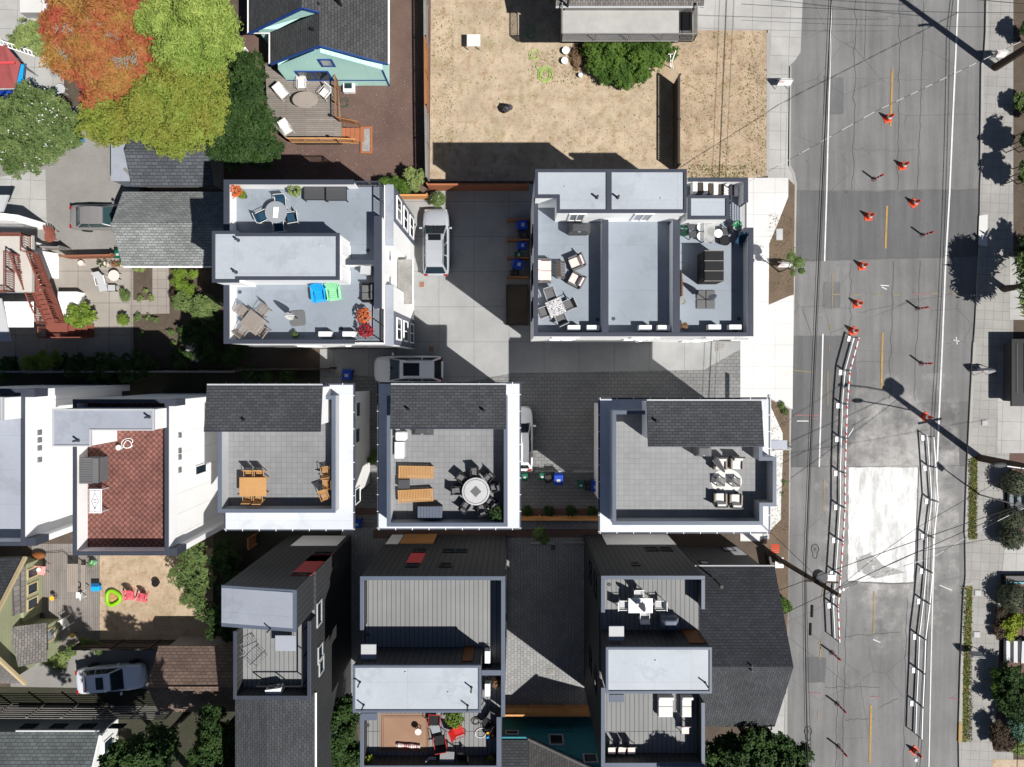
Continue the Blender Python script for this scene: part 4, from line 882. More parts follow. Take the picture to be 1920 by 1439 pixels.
# ---------------------------------------------------------------- north house with balcony deck
Nn = root_at('north_house', 'dark shingled house with long pale balcony at the top edge', 'house', 1180, 20)
zf, zt = 4.5, 5.45
x0, y0, x1, y1 = rect(1050, 12, 1311, 78, zf); yb0 = P2(0, 20, zf)[1]; yb1 = P2(0, 77, zf)[1]
MB().box(x0+.3, yb0+.0, 0, x1-.3, yb0+9, 4.9).build('wall', M['greywood'], Nn)
fl = rect(1054, 20, 1273, 75, zf); MB().box(fl[0], fl[1], zf-.25, fl[2], fl[3], zf).build('balcony_floor', plain('streaky_grey_deck_paint', (.48, .475, .455), .7, 0, .09, 2.), Nn)
xr1 = P2(1300, 0, zf)[0]; MB().box(fl[2]+.02, fl[1], zf-.3, xr1, fl[3], zf-.2).build('stair_well', M['black'], Nn)
MB().box(fl[0]+.2, fl[1]+1.9, 0, xr1-.2, fl[3], zf-.31).build('porch_wall', M['greywood'], Nn)
p = [(fl[0]-.05, fl[3]), (fl[0]-.05, fl[1]-.06), (xr1, fl[1]-.06), (xr1, fl[3])]; rail_cable(Nn, p, zf, .95, 'greywood', 0, slat=.11, posts=1.9)
for i in range(8):
    MB().box(fl[2]+.1, fl[1]+.15+i*.2, zf-.25-.02*i, xr1-.1, fl[1]+.27+i*.2, zf-.15-.02*i).build('stair_tread', M['greywood'], Nn)
zr = 5.2; yr = P2(0, 11, zr)[1]; MB().hexa([(x0-.3, yr, zr-.12), (x1+.1, yr, zr-.12), (x1+.1, yr+6, zr+2.3), (x0-.3, yr+6, zr+2.3)], [(x0-.3, yr, zr), (x1+.1, yr, zr), (x1+.1, yr+6, zr+2.42), (x0-.3, yr+6, zr+2.42)]).build('roof', M['sh_taupe'], Nn)
MB().tube([(x0-.3, yr-.06, zr-.05), (x1+.1, yr-.06, zr-.05)], .07, 6).build('gutter', M['lgrey'], Nn)
x_, y_ = P2(1065, 6, 5.6); MB().cyl(x_, y_, 5.2, 6.2, .08, 10).build('vent_pipe', M['black'], Nn)

# ---------------------------------------------------------------- garages and sheds
def gable_box(name, label, cat, x0, y0, x1, y1, ze, zr, mats, wall, axis='x', over=.3):
    t = thing(name, label, cat, ((x0+x1)/2, (y0+y1)/2, 0))
    MB().box(x0+over, y0+over, 0, x1-over, y1-over, ze-.1).build('wall', wall, t)
    if axis == 'x':
        ym = (y0+y1)/2
        for nm, ye in (('roof_slope', y0), ('roof_slope', y1)):
            lo = [(x0, ye, ze), (x1, ye, ze), (x1, ym, zr), (x0, ym, zr)]
            if ye > ym: lo = lo[::-1]
            MB().hexa([(a, b, c-.1) for a, b, c in lo], lo).build(nm, mats[0 if ye < ym else 1], t)
        g = MB()
        for xx in (x0+over, x1-over-.02): g.add([(xx, y0+over, ze-.1), (xx, y1-over, ze-.1), (xx, ym, zr-.15), (xx+.02, y0+over, ze-.1), (xx+.02, y1-over, ze-.1), (xx+.02, ym, zr-.15)], [(0, 2, 1), (3, 4, 5), (0, 1, 4, 3), (1, 2, 5, 4), (2, 0, 3, 5)])
        g.build('gable_wall', wall, t)
        MB().bar((x0, ym, zr+.01), (x1, ym, zr+.01), .25, .03).build('ridge_cap', mats[0], t)
    return t
G1 = gable_box('garage', 'grey shingled garage, half in shadow, west of the paired townhouse', 'garage', -25.64, 6.6, -16.7, 11.46, 2.5, 3.86, (M['sh_grey'], M['sh_grey']), M['pure'])
MB().tube([(-25.6, 6.55, 2.45), (-16.8, 6.55, 2.45)], .06, 6).build('gutter', M['pure'], G1)
G2 = gable_box('garage', 'brown shingled garage dappled by tree shadow, right of the parked pale car', 'garage', -23.3, -22.6, -16.6, -18.3, 2.5, 3.9, (M['sh_brown'], M['sh_brown']), M['greywood'])
G3 = gable_box('shed', 'slate blue shingled shed under the olive maple', 'shed', P2(246, 0, 2.4)[0], P2(0, 350, 2.4)[1], P2(400, 0, 2.4)[0], P2(0, 232, 2.4)[1], 2.4, 3.2, (M['sh_slate'], M['sh_slate']), M['greywood'])
x0, y0, x1, y1 = rect(208, 255, 249, 340, 2.3); MB().box(x0, y0, 2.2, x1, y1, 2.3).build('lean_to_roof', M['membrane'], G3); MB().box(x0+.05, y0+.05, 0, x1-.1, y1, 2.19).build('lean_to_wall', M['greywall'], G3)

# ---------------------------------------------------------------- west house with red stairs
Wh = root_at('west_house', 'white house at the left edge with tan upper deck, red railings and long red stair', 'house', 30, 500)
zk = 3.0; x0, y0, x1, y1 = rect(-80, 443, 57, 548, zk)
MB().box(x0, y0, zk-.25, x1+.1, y1+.05, zk).build('deck_floor', M['tan'], Wh)
X3 = P2(82, 0, 2)[0]
MB().box(x0, y0+.2, 0, P2(92, 0, 0)[0], y1-.1, zk-.27).build('wall', M['white'], Wh)
rail_cable(Wh, [(x0, y1), (x1+.05, y1), (x1+.05, P2(0, 475, zk)[1])], zk, 1., 'redwood', 0, slat=.14)
rail_cable(Wh, [(P2(28, 0, zk)[0], P2(0, 475, zk)[1]), (P2(28, 0, zk)[0], y0), (x0, y0)], zk, 1., 'redwood', 0, slat=.14)
sa = Vector(W(52, 478, zk)); sb = Vector(W(103, 606, 1.1)); nst = 14; side = Vector((.75, .3, 0)).normalized()*0.48
side = Vector(((sb-sa).y, -(sb-sa).x, 0)).normalized()*.5
tr = MB()
for i in range(nst):
    c = sa+(sb-sa)*((i+.5)/nst); d = Vector(((sb-sa).x, (sb-sa).y, 0)).normalized()*.14
    tr.hexa([c-side-d-Vector((0, 0, .04)), c-side+d-Vector((0, 0, .04)), c+side+d-Vector((0, 0, .04)), c+side-d-Vector((0, 0, .04))][::-1], [c-side-d, c-side+d, c+side+d, c+side-d][::-1])
tr.build('stair_treads', M['redwood'], Wh)
for sgn in (-1, 1):
    st = MB(); a = sa+side*sgn*1.08; b = sb+side*sgn*1.08; st.bar(a-Vector((0, 0, .12)), b-Vector((0, 0, .12)), .06, .26)
    for hh in (.18, .95): st.bar(a+Vector((0, 0, hh)), b+Vector((0, 0, hh)), .08, .05)
    for i in range(30): c = a+(b-a)*(i/29); st.bar(c+Vector((0, 0, -.05)), c+Vector((0, 0, .93)), .045)
    for i in range(5): c = a+(b-a)*(i/4); st.bar(c-Vector((0, 0, .2)), c+Vector((0, 0, 1.)), .1)
    st.build('stair_railing', M['redwood'], Wh)
x0, y0, x1, y1 = rect(86, 606, 126, 634, 1.1); MB().box(x0, y0, .95, x1, y1, 1.1).build('landing', M['redwood'], Wh)
rail_cable(Wh, [(x0, y1-.3), (x0, y0), (P2(172, 0, .6)[0], y0)], .95, .95, 'redwood', 0, slat=.14)
for i in range(4):
    a0, b0, a1, b1 = rect(126+i*12, 609, 138+i*12, 633, 1.0-.22*i); MB().box(a0, b0, .84-.22*i, a1, b1, .9-.22*i).build('landing_step', M['redwood'], Wh)
x0, y0, x1, y1 = rect(108, 547, 145, 592, .9); MB().box(x0, y0, 0, x1, y1, .9).build('bulkhead', M['white'], Wh, bevel=.03)
x0, y0, x1, y1 = rect(94, 476, 110, 523, 0); MB().hexa([(x0, y0, 0), (x1, y0, 0), (x1, y1, 0), (x0, y1, 0)], [(x0-.3, y0+.1, 1.7), (x0-.1, y0+.1, 1.7), (x0-.1, y1, 1.7), (x0-.3, y1, 1.7)]).build('leaning_door', M['white'], Wh)
x0, y0, x1, y1 = rect(0, 566, 62, 614, 2.4); a = MB()
for i in range(13): 
    xx = x0+(x1-x0)*i/13; a.box(xx, y0, 2.36, xx+(x1-x0)/13-.05, y1, 2.42)
a.box(x0, y0, 2.33, x1, y1, 2.36); a.build('corrugated_roof', M['white'], Wh)
c = [W(-60, 555, 2.9), W(2, 560, 2.9), W(20, 640, 2.3), W(-60, 640, 2.3)]
MB().hexa([(a_, b_, c_-.1) for a_, b_, c_ in c][::-1], c[::-1]).build('lower_roof', M['lgrey'], Wh)
c = [W(-60, 366, 3.2), W(16, 366, 3.2), W(4, 397, 3.2), W(-60, 397, 3.2)]
MB().hexa([(a_, b_, 3.05) for a_, b_, c_ in c][::-1], c[::-1]).build('upper_roof', M['lgrey'], Wh); MB().prism([q[:2] for q in [W(-60, 394, 2.5), W(43, 406, 2.5), W(30, 416, 2.5), W(-60, 414, 2.5)]], 0, 2.9).build('north_wall', M['white'], Wh)

# ---------------------------------------------------------------- olive house, south west
O = root_at('olive_house', 'olive weatherboard house with beige verge boards and taupe shingled porch roof', 'house', 30, 1170)
XO = -32.3; ye1, ye2, zE, zR = -12.6, -20.9, 2.15, 6.0; ym = (ye1+ye2)/2
MB().box(XO-9, ye2+.5, 0, XO-.45, ye1-.5, zE).build('wall', M['olive'], O)
MB().add([(XO-.45, ye2+.5, zE), (XO-.45, ye1-.5, zE), (XO-.45, ym, zR-.3), (XO-.7, ye2+.5, zE), (XO-.7, ye1-.5, zE), (XO-.7, ym, zR-.3)], [(0, 1, 2), (5, 4, 3), (0, 3, 4, 1), (1, 4, 5, 2), (2, 5, 3, 0)]).build('gable_wall', M['olive'], O)
for ye, mt in ((ye1, 'sh_dark'), (ye2, 'sh_taupe')):
    lo = [(XO-9, ye, zE), (XO, ye, zE), (XO, ym, zR), (XO-9, ym, zR)]
    if ye > ym: lo = lo[::-1]
    MB().hexa([(a, b, c-.12) for a, b, c in lo], lo).build('roof_slope', M[mt], O)
vb = MB(); vb.bar((XO+.04, ye1+.03, zE-.0), (XO+.04, ym, zR+.0), .22, .18); vb.bar((XO+.04, ye2-.03, zE-.0), (XO+.04, ym, zR+.0), .22, .18); vb.build('verge_board', M['beige'], O)
xo1, = [P2(108, 0, 0)[0]]
bx0 = XO-.44; MB().box(bx0, P2(0, 1148, 0)[1], 0, P2(80, 0, 0)[0], P2(0, 1046, 0)[1], 1.9).build('bay_wall', M['olive'], O)
c = [W(46, 1062, 1.95), W(46, 1148, 1.95), W(22, 1156, 2.75), W(24, 1070, 2.75)]; MB().hexa([(a_, b_, z_-.08) for a_, b_, z_ in c][::-1], c[::-1]).build('bay_roof', M['sh_taupe'], O)
MB().box(bx0, P2(0, 1222, 0)[1], 0, P2(112, 0, 0)[0], P2(0, 1160, 0)[1], 2.1).build('porch_wall', M['olive'], O)
c = [W(86, 1168, 2.2), W(87, 1241, 2.2), W(34, 1251, 2.75), W(16, 1177, 2.75)]; MB().hexa([(a_, b_, z_-.1) for a_, b_, z_ in c][::-1], c[::-1]).build('porch_roof', M['sh_taupe'], O)
for (a, b) in ((1062, 1082), (1090, 1112), (1118, 1140)): win(O, 'x', P2(80, 0, 0)[0], 1, P2(0, b, .8)[1], P2(0, a, .8)[1], .5, 1.6, 'beige', 'glass', .1)
win(O, 'x', P2(112, 0, 0)[0], 1, P2(0, 1200, .8)[1], P2(0, 1176, .8)[1], .5, 1.7, 'beige', 'glasspale', .1)

# ---------------------------------------------------------------- grey roofed house bottom left, teal house bottom
Q = root_at('grey_house', 'grey roofed house with white gable wall at the bottom left corner', 'house', 100, 1420)
Xq = P2(221, 0, 0)[0]; Yq = P2(0, 1346, 0)[1]
MB().box(-45, Yq-9, 0, Xq, Yq, 2.0).build('wall', M['greywall'], Q)
MB().add([(Xq, Yq, 2.0), (Xq, Yq-9, 2.0), (Xq, Yq-4.5, 4.2), (Xq-.2, Yq, 2.0), (Xq-.2, Yq-9, 2.0), (Xq-.2, Yq-4.5, 4.2)], [(0, 2, 1), (3, 4, 5), (0, 1, 4, 3), (1, 2, 5, 4), (2, 0, 3, 5)]).build('gable_wall', M['white'], Q)
MB().box(Xq, Yq-8.9, 0, Xq+.03, Yq-.05, 2.0).build('white_wall', M['white'], Q)
lo = [(-45, Yq+.05, 2.0), (-45, Yq-4.5, 4.4), (Xq-.1, Yq-4.5, 4.4), (Xq-.1, Yq+.05, 2.0)]; MB().hexa([(a, b, c-.1) for a, b, c in lo], lo).build('roof_slope', M['sh_sw'], Q)
lo = [(-45, Yq-4.5, 4.4), (-45, Yq-9, 2.0), (Xq-.1, Yq-9, 2.0), (Xq-.1, Yq-4.5, 4.4)]; MB().hexa([(a, b, c-.1) for a, b, c in lo], lo).build('roof_slope', M['sh_sw'], Q)
MB().tube([(-33, Yq+.1, 1.97), (Xq-.1, Yq+.1, 1.97)], .05, 6).build('gutter', M['pure'], Q)
for u in (-1.2, -3.2): win(Q, 'x', Xq+.03, 1, Yq+u-.45, Yq+u+.45, .7, 1.8, 'pure', 'glass', .08)
for i in range(4): win(Q, 'y', Yq, 1, P2(45+55*i, 0, 1)[0], P2(72+55*i, 0, 1)[0], .9, 1.5, 'black', 'glass', .06)
V = root_at('teal_house', 'deep teal house with taupe hipped roof at the bottom edge', 'house', 1020, 1400)
Yv = -24.25; xa, xm, xr_, xz = -2.4, 1.05, 5.7, 10.3; zl, zh = 2.6, 6.9
MB().box(xa, Yv-9, 0, xm, Yv, zl-.1).build('wing_wall', M['tealdark'], V); MB().box(xm, Yv-9, 0, xz-.3, Yv, zl-.1).build('wall', M['tealdark'], V)
MB().add([(xm, Yv, zl-.1), (xz-.3, Yv, zl-.1), (xr_, Yv, zh-.3), (xm, Yv-.2, zl-.1), (xz-.3, Yv-.2, zl-.1), (xr_, Yv-.2, zh-.3)], [(0, 2, 1), (3, 4, 5), (0, 1, 4, 3), (1, 2, 5, 4), (2, 0, 3, 5)]).build('gable_wall', M['tealdark'], V)
slope(V, 'roof_slope', (xm-.1, zl), (xr_, zh), Yv-9, Yv-.12, M['sh_taupe']); slope(V, 'roof_slope', (xz, zl), (xr_, zh), Yv-9, Yv-.12, M['sh_taupe'])
lo = [(xa-1, Yv-.15, zl), (xa-1, Yv-6, zl+2.4), (xm-.12, Yv-6, zl+2.4), (xm-.12, Yv-.15, zl)]; MB().hexa([(a, b, c-.1) for a, b, c in lo], lo).build('wing_roof', M['sh_dark'], V)
MB().bar((xm-.1, Yv-.08, zl+.02), (xr_, Yv-.08, zh+.02), .14, .16).build('verge_board', M['stone'], V)
for px, py, w_, h_ in ((960, 1376, .9, .5), (1043, 1388, .95, 1.3), (1107, 1423, .9, 1.0)):
    x_, z_ = on_y(Yv, px, py); z_ = min(z_, 2.0 if px < 1000 else 9); win(V, 'y', Yv, 1, x_-w_/2, x_+w_/2, z_-h_/2, z_+h_/2, 'lgrey', 'glass', .09)
rail_cable(V, [P2(1022, 1345), P2(1070, 1345)], .9, .9, 'tealdark', 0, slat=.14, name='porch_railing')

# drains and small fittings on the flat roofs
for t, l in ((A, [(1120, 600), (1150, 598), (1255, 420), (1385, 598)]), (B, [(640, 616), (450, 548), (690, 470)]), (D2, [(690, 1190), (690, 1360)]), (D3, [(1142, 1096), (1300, 1424)])):
    for px, py in l: x, y = P2(px, py, ZD); MB().cyl(x, y, ZD+.02, ZD+.035, .11, 14).cyl(x, y, ZD+.035, ZD+.05, .07, 12).build('roof_drain', M['dgrey'], t)
for t, l in ((A, [(1060, 350), (1240, 372)]), (B, [(554, 487), (600, 460)]), (D2, [(760, 1262), (840, 1300)]), (D3, [(1230, 1240)])):
    for px, py in l: x, y = P2(px, py, ZH); MB().cyl(x, y, ZH-.075, ZH-.02, .05, 10).build('roof_fitting', M['lgrey'], t)

# windows and doors on the sides the drone hardly sees
for t, yw, xs_ in ((C1, P2(0, 962, 9.75)[1]+.05, (-15.2, -12.2)), (C2, P2(0, 988, 9.75)[1]+.05, (-6., -3.)), (C3, P2(0, 985, 9.75)[1]+.05, (6.4, 10.2)), (E1, P2(0, 1042, ZP)[1]+.03, (-23.4, -21.))):
    for xx in xs_:
        for z0 in (.9, 3.7, 6.3): win(t, 'y', yw, -1, xx, xx+1.5, z0, z0+1.3, 'pure', 'glass', .07, 1)
for t, xw, ys_ in ((C2, P2(952, 0, 9.75)[0]-.05, (-3.4, -6.4)), (C3, P2(1148, 0, 9.75)[0]+.05, (-4., -7.)), (D2, P2(947, 0, ZP)[0]-.03, (-13.6, -17.2)), (D3, P2(1127, 0, ZP)[0]+.03, (-13.6, -19.2))):
    sg = -1 if t is C3 or t is D3 else 1
    for yy in ys_:
        for z0 in (3.7, 6.3): win(t, 'x', xw, sg, yy, yy+1.4, z0, z0+1.2, 'black' if t in (D2, D3) else 'pure', 'glass', .07, 1)
# ================================================================ VEGETATION
def leafmat(name, c1, c2, c3=None, trans=.25, ns=.9):
    n = NT(name, .65, 0, .25); gi = n.n.new('ShaderNodeNewGeometry').outputs['Random Per Island']
    pt = n.ramp(n.noise(2.6, 3, .6), .36, .64); c = n.mix(n.math('ADD', n.math('MULTIPLY', gi, .35), n.math('MULTIPLY', pt, .65)), c1, c2); c = n.mix(n.ramp(n.noise(ns, 3, .6), .38, .62), c, c3 or mul(c1, .75))
    n.b.inputs['Base Color']; n.val(n.b.inputs['Base Color'], c)
    tr = n.n.new('ShaderNodeBsdfTranslucent'); n.link(c, tr.inputs['Color']); ms = n.n.new('ShaderNodeMixShader'); ms.inputs[0].default_value = trans
    out = n.n['Material Output']; n.link(n.b.outputs[0], ms.inputs[1]); n.link(tr.outputs[0], ms.inputs[2]); n.link(ms.outputs[0], out.inputs['Surface'])
    return n.mat
M['l_red'] = leafmat('red_maple_leaves', (.33, .045, .04), (.38, .095, .045), (.34, .19, .05), ns=.5)
M['l_olive'] = leafmat('olive_maple_leaves', (.17, .235, .035), (.235, .285, .05), (.225, .23, .04), ns=.7)
M['l_bright'] = leafmat('bright_bamboo_leaves', (.26, .37, .08), (.44, .50, .13), (.22, .32, .06), ns=.5)
M['l_dark'] = leafmat('dark_green_leaves', (.032, .072, .016), (.06, .11, .026), (.026, .058, .014))
M['l_mid'] = leafmat('mid_green_leaves', (.12, .18, .055), (.20, .26, .09), (.095, .15, .045))
M['l_shrub'] = leafmat('fresh_green_leaves', (.08, .16, .025), (.15, .24, .04), (.06, .125, .02))
M['l_pale'] = leafmat('pale_green_leaves', (.22, .30, .09), (.32, .37, .14), (.16, .22, .06))
M['l_lime'] = leafmat('lime_leaves', (.15, .24, .03), (.24, .33, .05), (.11, .18, .02))
M['l_yel'] = leafmat('yellow_green_leaves', (.38, .42, .04), (.30, .38, .05), (.20, .27, .03))
M['l_grey'] = leafmat('grey_green_leaves', (.075, .09, .055), (.11, .125, .075), (.06, .075, .045))
M['l_brown'] = leafmat('brown_purple_leaves', (.075, .045, .035), (.11, .07, .05), (.06, .05, .03))
M['l_dry'] = leafmat('dry_brown_leaves', (.30, .17, .09), (.36, .24, .13), (.22, .14, .07))
M['l_orange'] = leafmat('orange_leaves', (.70, .20, .05), (.60, .12, .05))
M['l_crimson'] = leafmat('crimson_leaves', (.38, .02, .03), (.48, .04, .06))
M['l_teal'] = leafmat('blue_green_leaves', (.08, .17, .12), (.12, .22, .15))
M['l_white'] = leafmat('white_blossom', (.62, .62, .58), (.7, .7, .68), (.6, .6, .58))
M['bark'] = plain('tree_bark', (.12, .095, .075), .95, 0, .2, 8.)
LN, LS = 2.1, .70
def leaves(name, blobs, n, size, mat, parent, csize=.45, aspect=.5, up=.5, fill=.86, seed=1, low=-.25, cn=None, **k):
    n = int(n*LN); size = size*LS; rg = np.random.default_rng(seed); B = np.array(blobs, float)
    if len(B) > 2 and B[:, 3].max() > .45:                  # lobes over the main masses: an uneven outline with hollows between
        sub_ = []
        for q in B:
            if q[3] < .35: continue
            for _ in range(7):
                e = rg.normal(size=3); e[2] = abs(e[2])*.8; e /= np.linalg.norm(e); kk = rg.uniform(.24, .42); sub_.append([q[0]+e[0]*q[3]*.95, q[1]+e[1]*q[4]*.95, q[2]+e[2]*q[5]*.95, q[3]*kk, q[4]*kk, q[5]*kk*1.1])
        B = np.vstack([B*np.array([1, 1, 1, .88, .88, .88]), np.array(sub_).reshape(-1, 6)])
    w = B[:, 3]*B[:, 4]; w = w/w.sum()
    per = 22 if cn is None else cn; nc = max(1, n//per); bi = rg.choice(len(B), nc, p=w)
    d = rg.normal(size=(nc*3, 3)); d /= np.linalg.norm(d, axis=1)[:, None]; d = d[d[:, 2] > low][:nc]; nc = len(d); bi = bi[:nc]
    cen = B[bi, :3]+d*B[bi, 3:6]*rg.uniform(fill-.22, 1.10, nc)[:, None]
    idx = np.repeat(np.arange(nc), per); m = len(idx)
    off = rg.normal(size=(m, 3)); off /= np.maximum(np.linalg.norm(off, axis=1), 1e-6)[:, None]; off *= (rg.uniform(.1, 1, m)**.6*csize*.62)[:, None]; off[:, 2] *= .6
    p = cen[idx]+off; nr = d[idx]*.5+rg.normal(size=(m, 3))*.45+np.array([0, 0, up]); nr /= np.linalg.norm(nr, axis=1)[:, None]
    t = np.cross(nr, rg.normal(size=(m, 3))); t /= np.maximum(np.linalg.norm(t, axis=1), 1e-6)[:, None]; s = np.cross(nr, t)
    sz = (size*rg.uniform(.6, 1.3, m))[:, None]
    V = np.stack([p-t*sz, p+s*sz*aspect, p+t*sz, p-s*sz*aspect], 1).reshape(-1, 3)-np.array(wloc(parent))
    V[:, 2] = np.maximum(V[:, 2], .02-wloc(parent).z+(0))
    me = bpy.data.meshes.new(name); me.vertices.add(4*m); me.vertices.foreach_set('co', V.ravel()); me.loops.add(4*m); me.polygons.add(m)
    me.loops.foreach_set('vertex_index', np.arange(4*m, dtype=np.int32)); me.polygons.foreach_set('loop_start', np.arange(0, 4*m, 4, dtype=np.int32)); me.polygons.foreach_set('loop_total', np.full(m, 4, dtype=np.int32))
    me.materials.append(mat); me.update(calc_edges=True); me.validate()
    o = bpy.data.objects.new(name, me); COL.objects.link(o); o.parent = parent; tag(o, **k); return o
def bl(px, z):                                             # [(px, py, radius px, rz or None, dz)] seen at height z -> blobs
    out = []
    for q in px:
        zz = z+(q[4] if len(q) > 4 else 0); x, y = P2(q[0], q[1], zz); r = q[2]*(H-zz)/F; out.append((x, y, zz, r, r, q[3] if len(q) > 3 and q[3] else r*.75))
    return out
def trunk(par, blobs, z0=0, r=.22):
    x = sum(b[0] for b in blobs)/len(blobs); y = sum(b[1] for b in blobs)/len(blobs); zt = min(b[2] for b in blobs)
    mb = MB(); fk = z0+(zt-z0)*.55; mb.tube([(x, y, z0), (x+.05, y, z0+(fk-z0)*.5), (x, y+.05, fk)], [r*1.25, r, r*.85], 8); mb.build('trunk', M['bark'], par, smooth=True)
    lb = MB()
    for b in blobs: lb.tube([(x, y, fk-.05), ((x*.5+b[0]*.5), (y*.5+b[1]*.5), fk*.4+b[2]*.6), (b[0], b[1], b[2]+b[5]*.3)], [r*.6, r*.4, r*.12], 6)
    lb.build('limbs', M['bark'], par, smooth=True)
def tree(name, label, px, z, n, size, mat, cat='tree', csize=.45, aspect=.5, up=.5, seed=1, z0=0, r=.2, extra=None, low=-.25, group=None, fill=.86, cn=None, core_k=.70):
    b = bl(px, z); x = sum(q[0] for q in b)/len(b); y = sum(q[1] for q in b)/len(b)
    t = thing(name, label, cat, (x, y, z0), 0, group); trunk(t, b, z0, r)
    leaves('crown', b, n, size, M[mat], t, csize, aspect, up, fill, seed, low, cn)
    core = MB()
    for q in b: core.blob((q[0], q[1], q[2]-q[5]*.12), (q[3]*core_k, q[4]*core_k, q[5]*core_k*.88), 12, 8, .06)
    core.build('inner_foliage', M[mat], t)
    if extra: leaves(extra[0], b, extra[2], extra[3], M[extra[1]], t, .08, .8, .9, 1.02, seed+5, .1, 3)
    return t
CK = .64
def shrub(label, px, z, n, size, mat, seed=1, cat='shrub', name='shrub', csize=.25, z0=0, aspect=.5, extra=None, **k):
    b = bl(px, z); t = thing(name, label, cat, (b[0][0], b[0][1], z0)); st = MB()
    for q in b: st.tube([(q[0], q[1], z0), (q[0]+.02, q[1], q[2])], [.04, .02], 6)
    st.build('stem', M['bark'], t); leaves('foliage', b, n, size, M[mat], t, csize, aspect, seed=seed, low=-.1, **k)
    core = MB()
    for q in b: core.blob((q[0], q[1], max(q[2]-q[5]*.15, z0+.1)), (q[3]*CK, q[4]*CK, q[5]*CK), 12, 8, .05)
    core.build('inner_foliage', M[mat], t)
    if extra: leaves(extra[0], b, extra[2], extra[3], M[extra[1]], t, .06, .9, .9, 1.02, seed+3, .1, 2)
    return t
rm = tree('maple_tree', 'large red orange maple tree at top left', [(140, 45, 52, 1.3), (205, 35, 58, 1.4, .5), (255, 90, 48, 1.3), (175, 105, 58, 1.5, .5), (225, 135, 48, 1.3), (130, 105, 38, 1.1), (190, 165, 36, 1.1, -.4), (240, 175, 24, .9, -.6), (255, 20, 38, 1.2), (105, 60, 26, .9, -.5)], 5.8, 26000, .15, 'l_red', csize=.5, aspect=.45, seed=3)
rr_ = random.Random(5); M['twig'] = plain('pale_bare_twigs', (.34, .32, .27), .9)
for cx_, cy_, k_ in ((122, 52, 22), (145, 68, 22), (172, 48, 26), (228, 118, 34), (246, 112, 24), (120, 100, 14), (205, 70, 12)):
    tw = MB()
    for _ in range(k_):
        x, y, z = W(cx_+rr_.uniform(-13, 13), cy_+rr_.uniform(-8, 8), 7.25+rr_.uniform(-.1, .25)); a_ = rr_.uniform(0, 6.28); l_ = rr_.uniform(.12, .42); tw.bar((x, y, z), (x+l_*math.cos(a_), y+l_*math.sin(a_), z+rr_.uniform(-.1, .15)), .025)
    tw.build('dead_branch', M['twig'], rm)
tree('maple_tree', 'broad olive green maple tree below the red maple', [(340, 165, 62, 1.5, .4), (385, 190, 48, 1.3), (300, 215, 55, 1.4), (360, 240, 48, 1.2), (395, 140, 36, 1.1), (205, 232, 46, 1.2, -.4), (255, 222, 42, 1.1, -.3), (310, 262, 32, 1.0, -.4), (170, 215, 22, .8, -.6), (300, 150, 40, 1.2)], 5.2, 30000, .14, 'l_olive', csize=.42, aspect=.42, seed=4)
tree('leafy_tree', 'bright yellow green feathery tree beside the teal house', [(330, 25, 52, 1.5), (390, 25, 52, 1.6, .4), (405, 75, 42, 1.4), (345, 75, 50, 1.6, .6), (385, 108, 36, 1.1, -.3), (300, 45, 32, 1.2), (425, 45, 24, 1.)], 6., 26000, .17, 'l_bright', csize=.5, aspect=.22, up=.25, seed=5)
tree('evergreen_tree', 'dark glossy green tree between olive maple and timber deck', [(465, 150, 38, 1.2), (455, 195, 46, 1.4), (475, 235, 46, 1.3), (430, 235, 40, 1.2), (435, 280, 32, .9, -.5), (495, 280, 30, .9, -.5), (455, 280, 30)], 3.6, 20000, .11, 'l_dark', csize=.35, aspect=.55, seed=6)
tree('flowering_tree', 'green tree dotted with white blossom left of the gravel', [(60, 215, 48, 1.3), (25, 235, 45, 1.3), (95, 245, 48, 1.3), (55, 275, 48, 1.2), (15, 285, 40, 1.), (125, 225, 26, .9, -.3), (90, 190, 22, .8, -.3), (135, 262, 18, .7, -.4)], 3.6, 22000, .11, 'l_mid', csize=.34, aspect=.5, seed=7, extra=('blossom', 'l_white', 330, .07))
shrub('pale green leafy shrub beneath the white ladder', [(50, 70, 26), (85, 90, 22), (75, 60, 20)], 1.4, 3500, .12, 'l_pale', 8, aspect=.3)
shrub('large fresh green shrub bed below the north balcony', [(1118, 108, 24), (1150, 118, 32), (1190, 118, 34), (1228, 106, 30), (1160, 142, 24), (1195, 140, 22), (1252, 98, 16), (1120, 132, 18), (1140, 98, 22), (1180, 96, 22), (1215, 96, 22), (1105, 95, 16), (1172, 152, 14), (1135, 148, 12)], .7, 17000, .10, 'l_shrub', 9, aspect=.4)
shrub('low green hedge at the north east corner of the paired townhouse', [(722, 346, 13), (740, 348, 13), (758, 350, 12)], .9, 2600, .08, 'l_shrub', 10)
shrub('leafy bush in the fence corner by the mulch yard', [(770, 325, 10), (782, 335, 14), (778, 348, 10)], 1.3, 2400, .09, 'l_pale', 11)
shrub('small round plant in front of the silver car', [(821, 374, 12)], .9, 1300, .08, 'l_mid', 12, extra=('blossom', 'l_white', 12, .07))
shrub('green and brown bush on the dry back lawn', [(365, 1040, 30), (352, 1075, 26), (375, 1085, 26), (365, 1118, 24), (380, 1140, 18)], 1.3, 8000, .09, 'l_mid', 13)
shrub('dark bush shaded by the dark sided house', [(420, 1050, 30), (440, 1100, 28), (425, 1160, 34)], 1.5, 5000, .11, 'l_dark', 14)
shrub('bushy garden plants in the bed by the paired townhouse', [(333, 523, 11), (350, 545, 15), (342, 512, 9), (362, 515, 9)], .9, 2200, .11, 'l_lime', 15, aspect=.3)
shrub('mid green garden shrub north of the brick path', [(350, 565, 20), (375, 575, 20), (395, 570, 16), (385, 592, 14)], 1.0, 4200, .10, 'l_mid', 16)
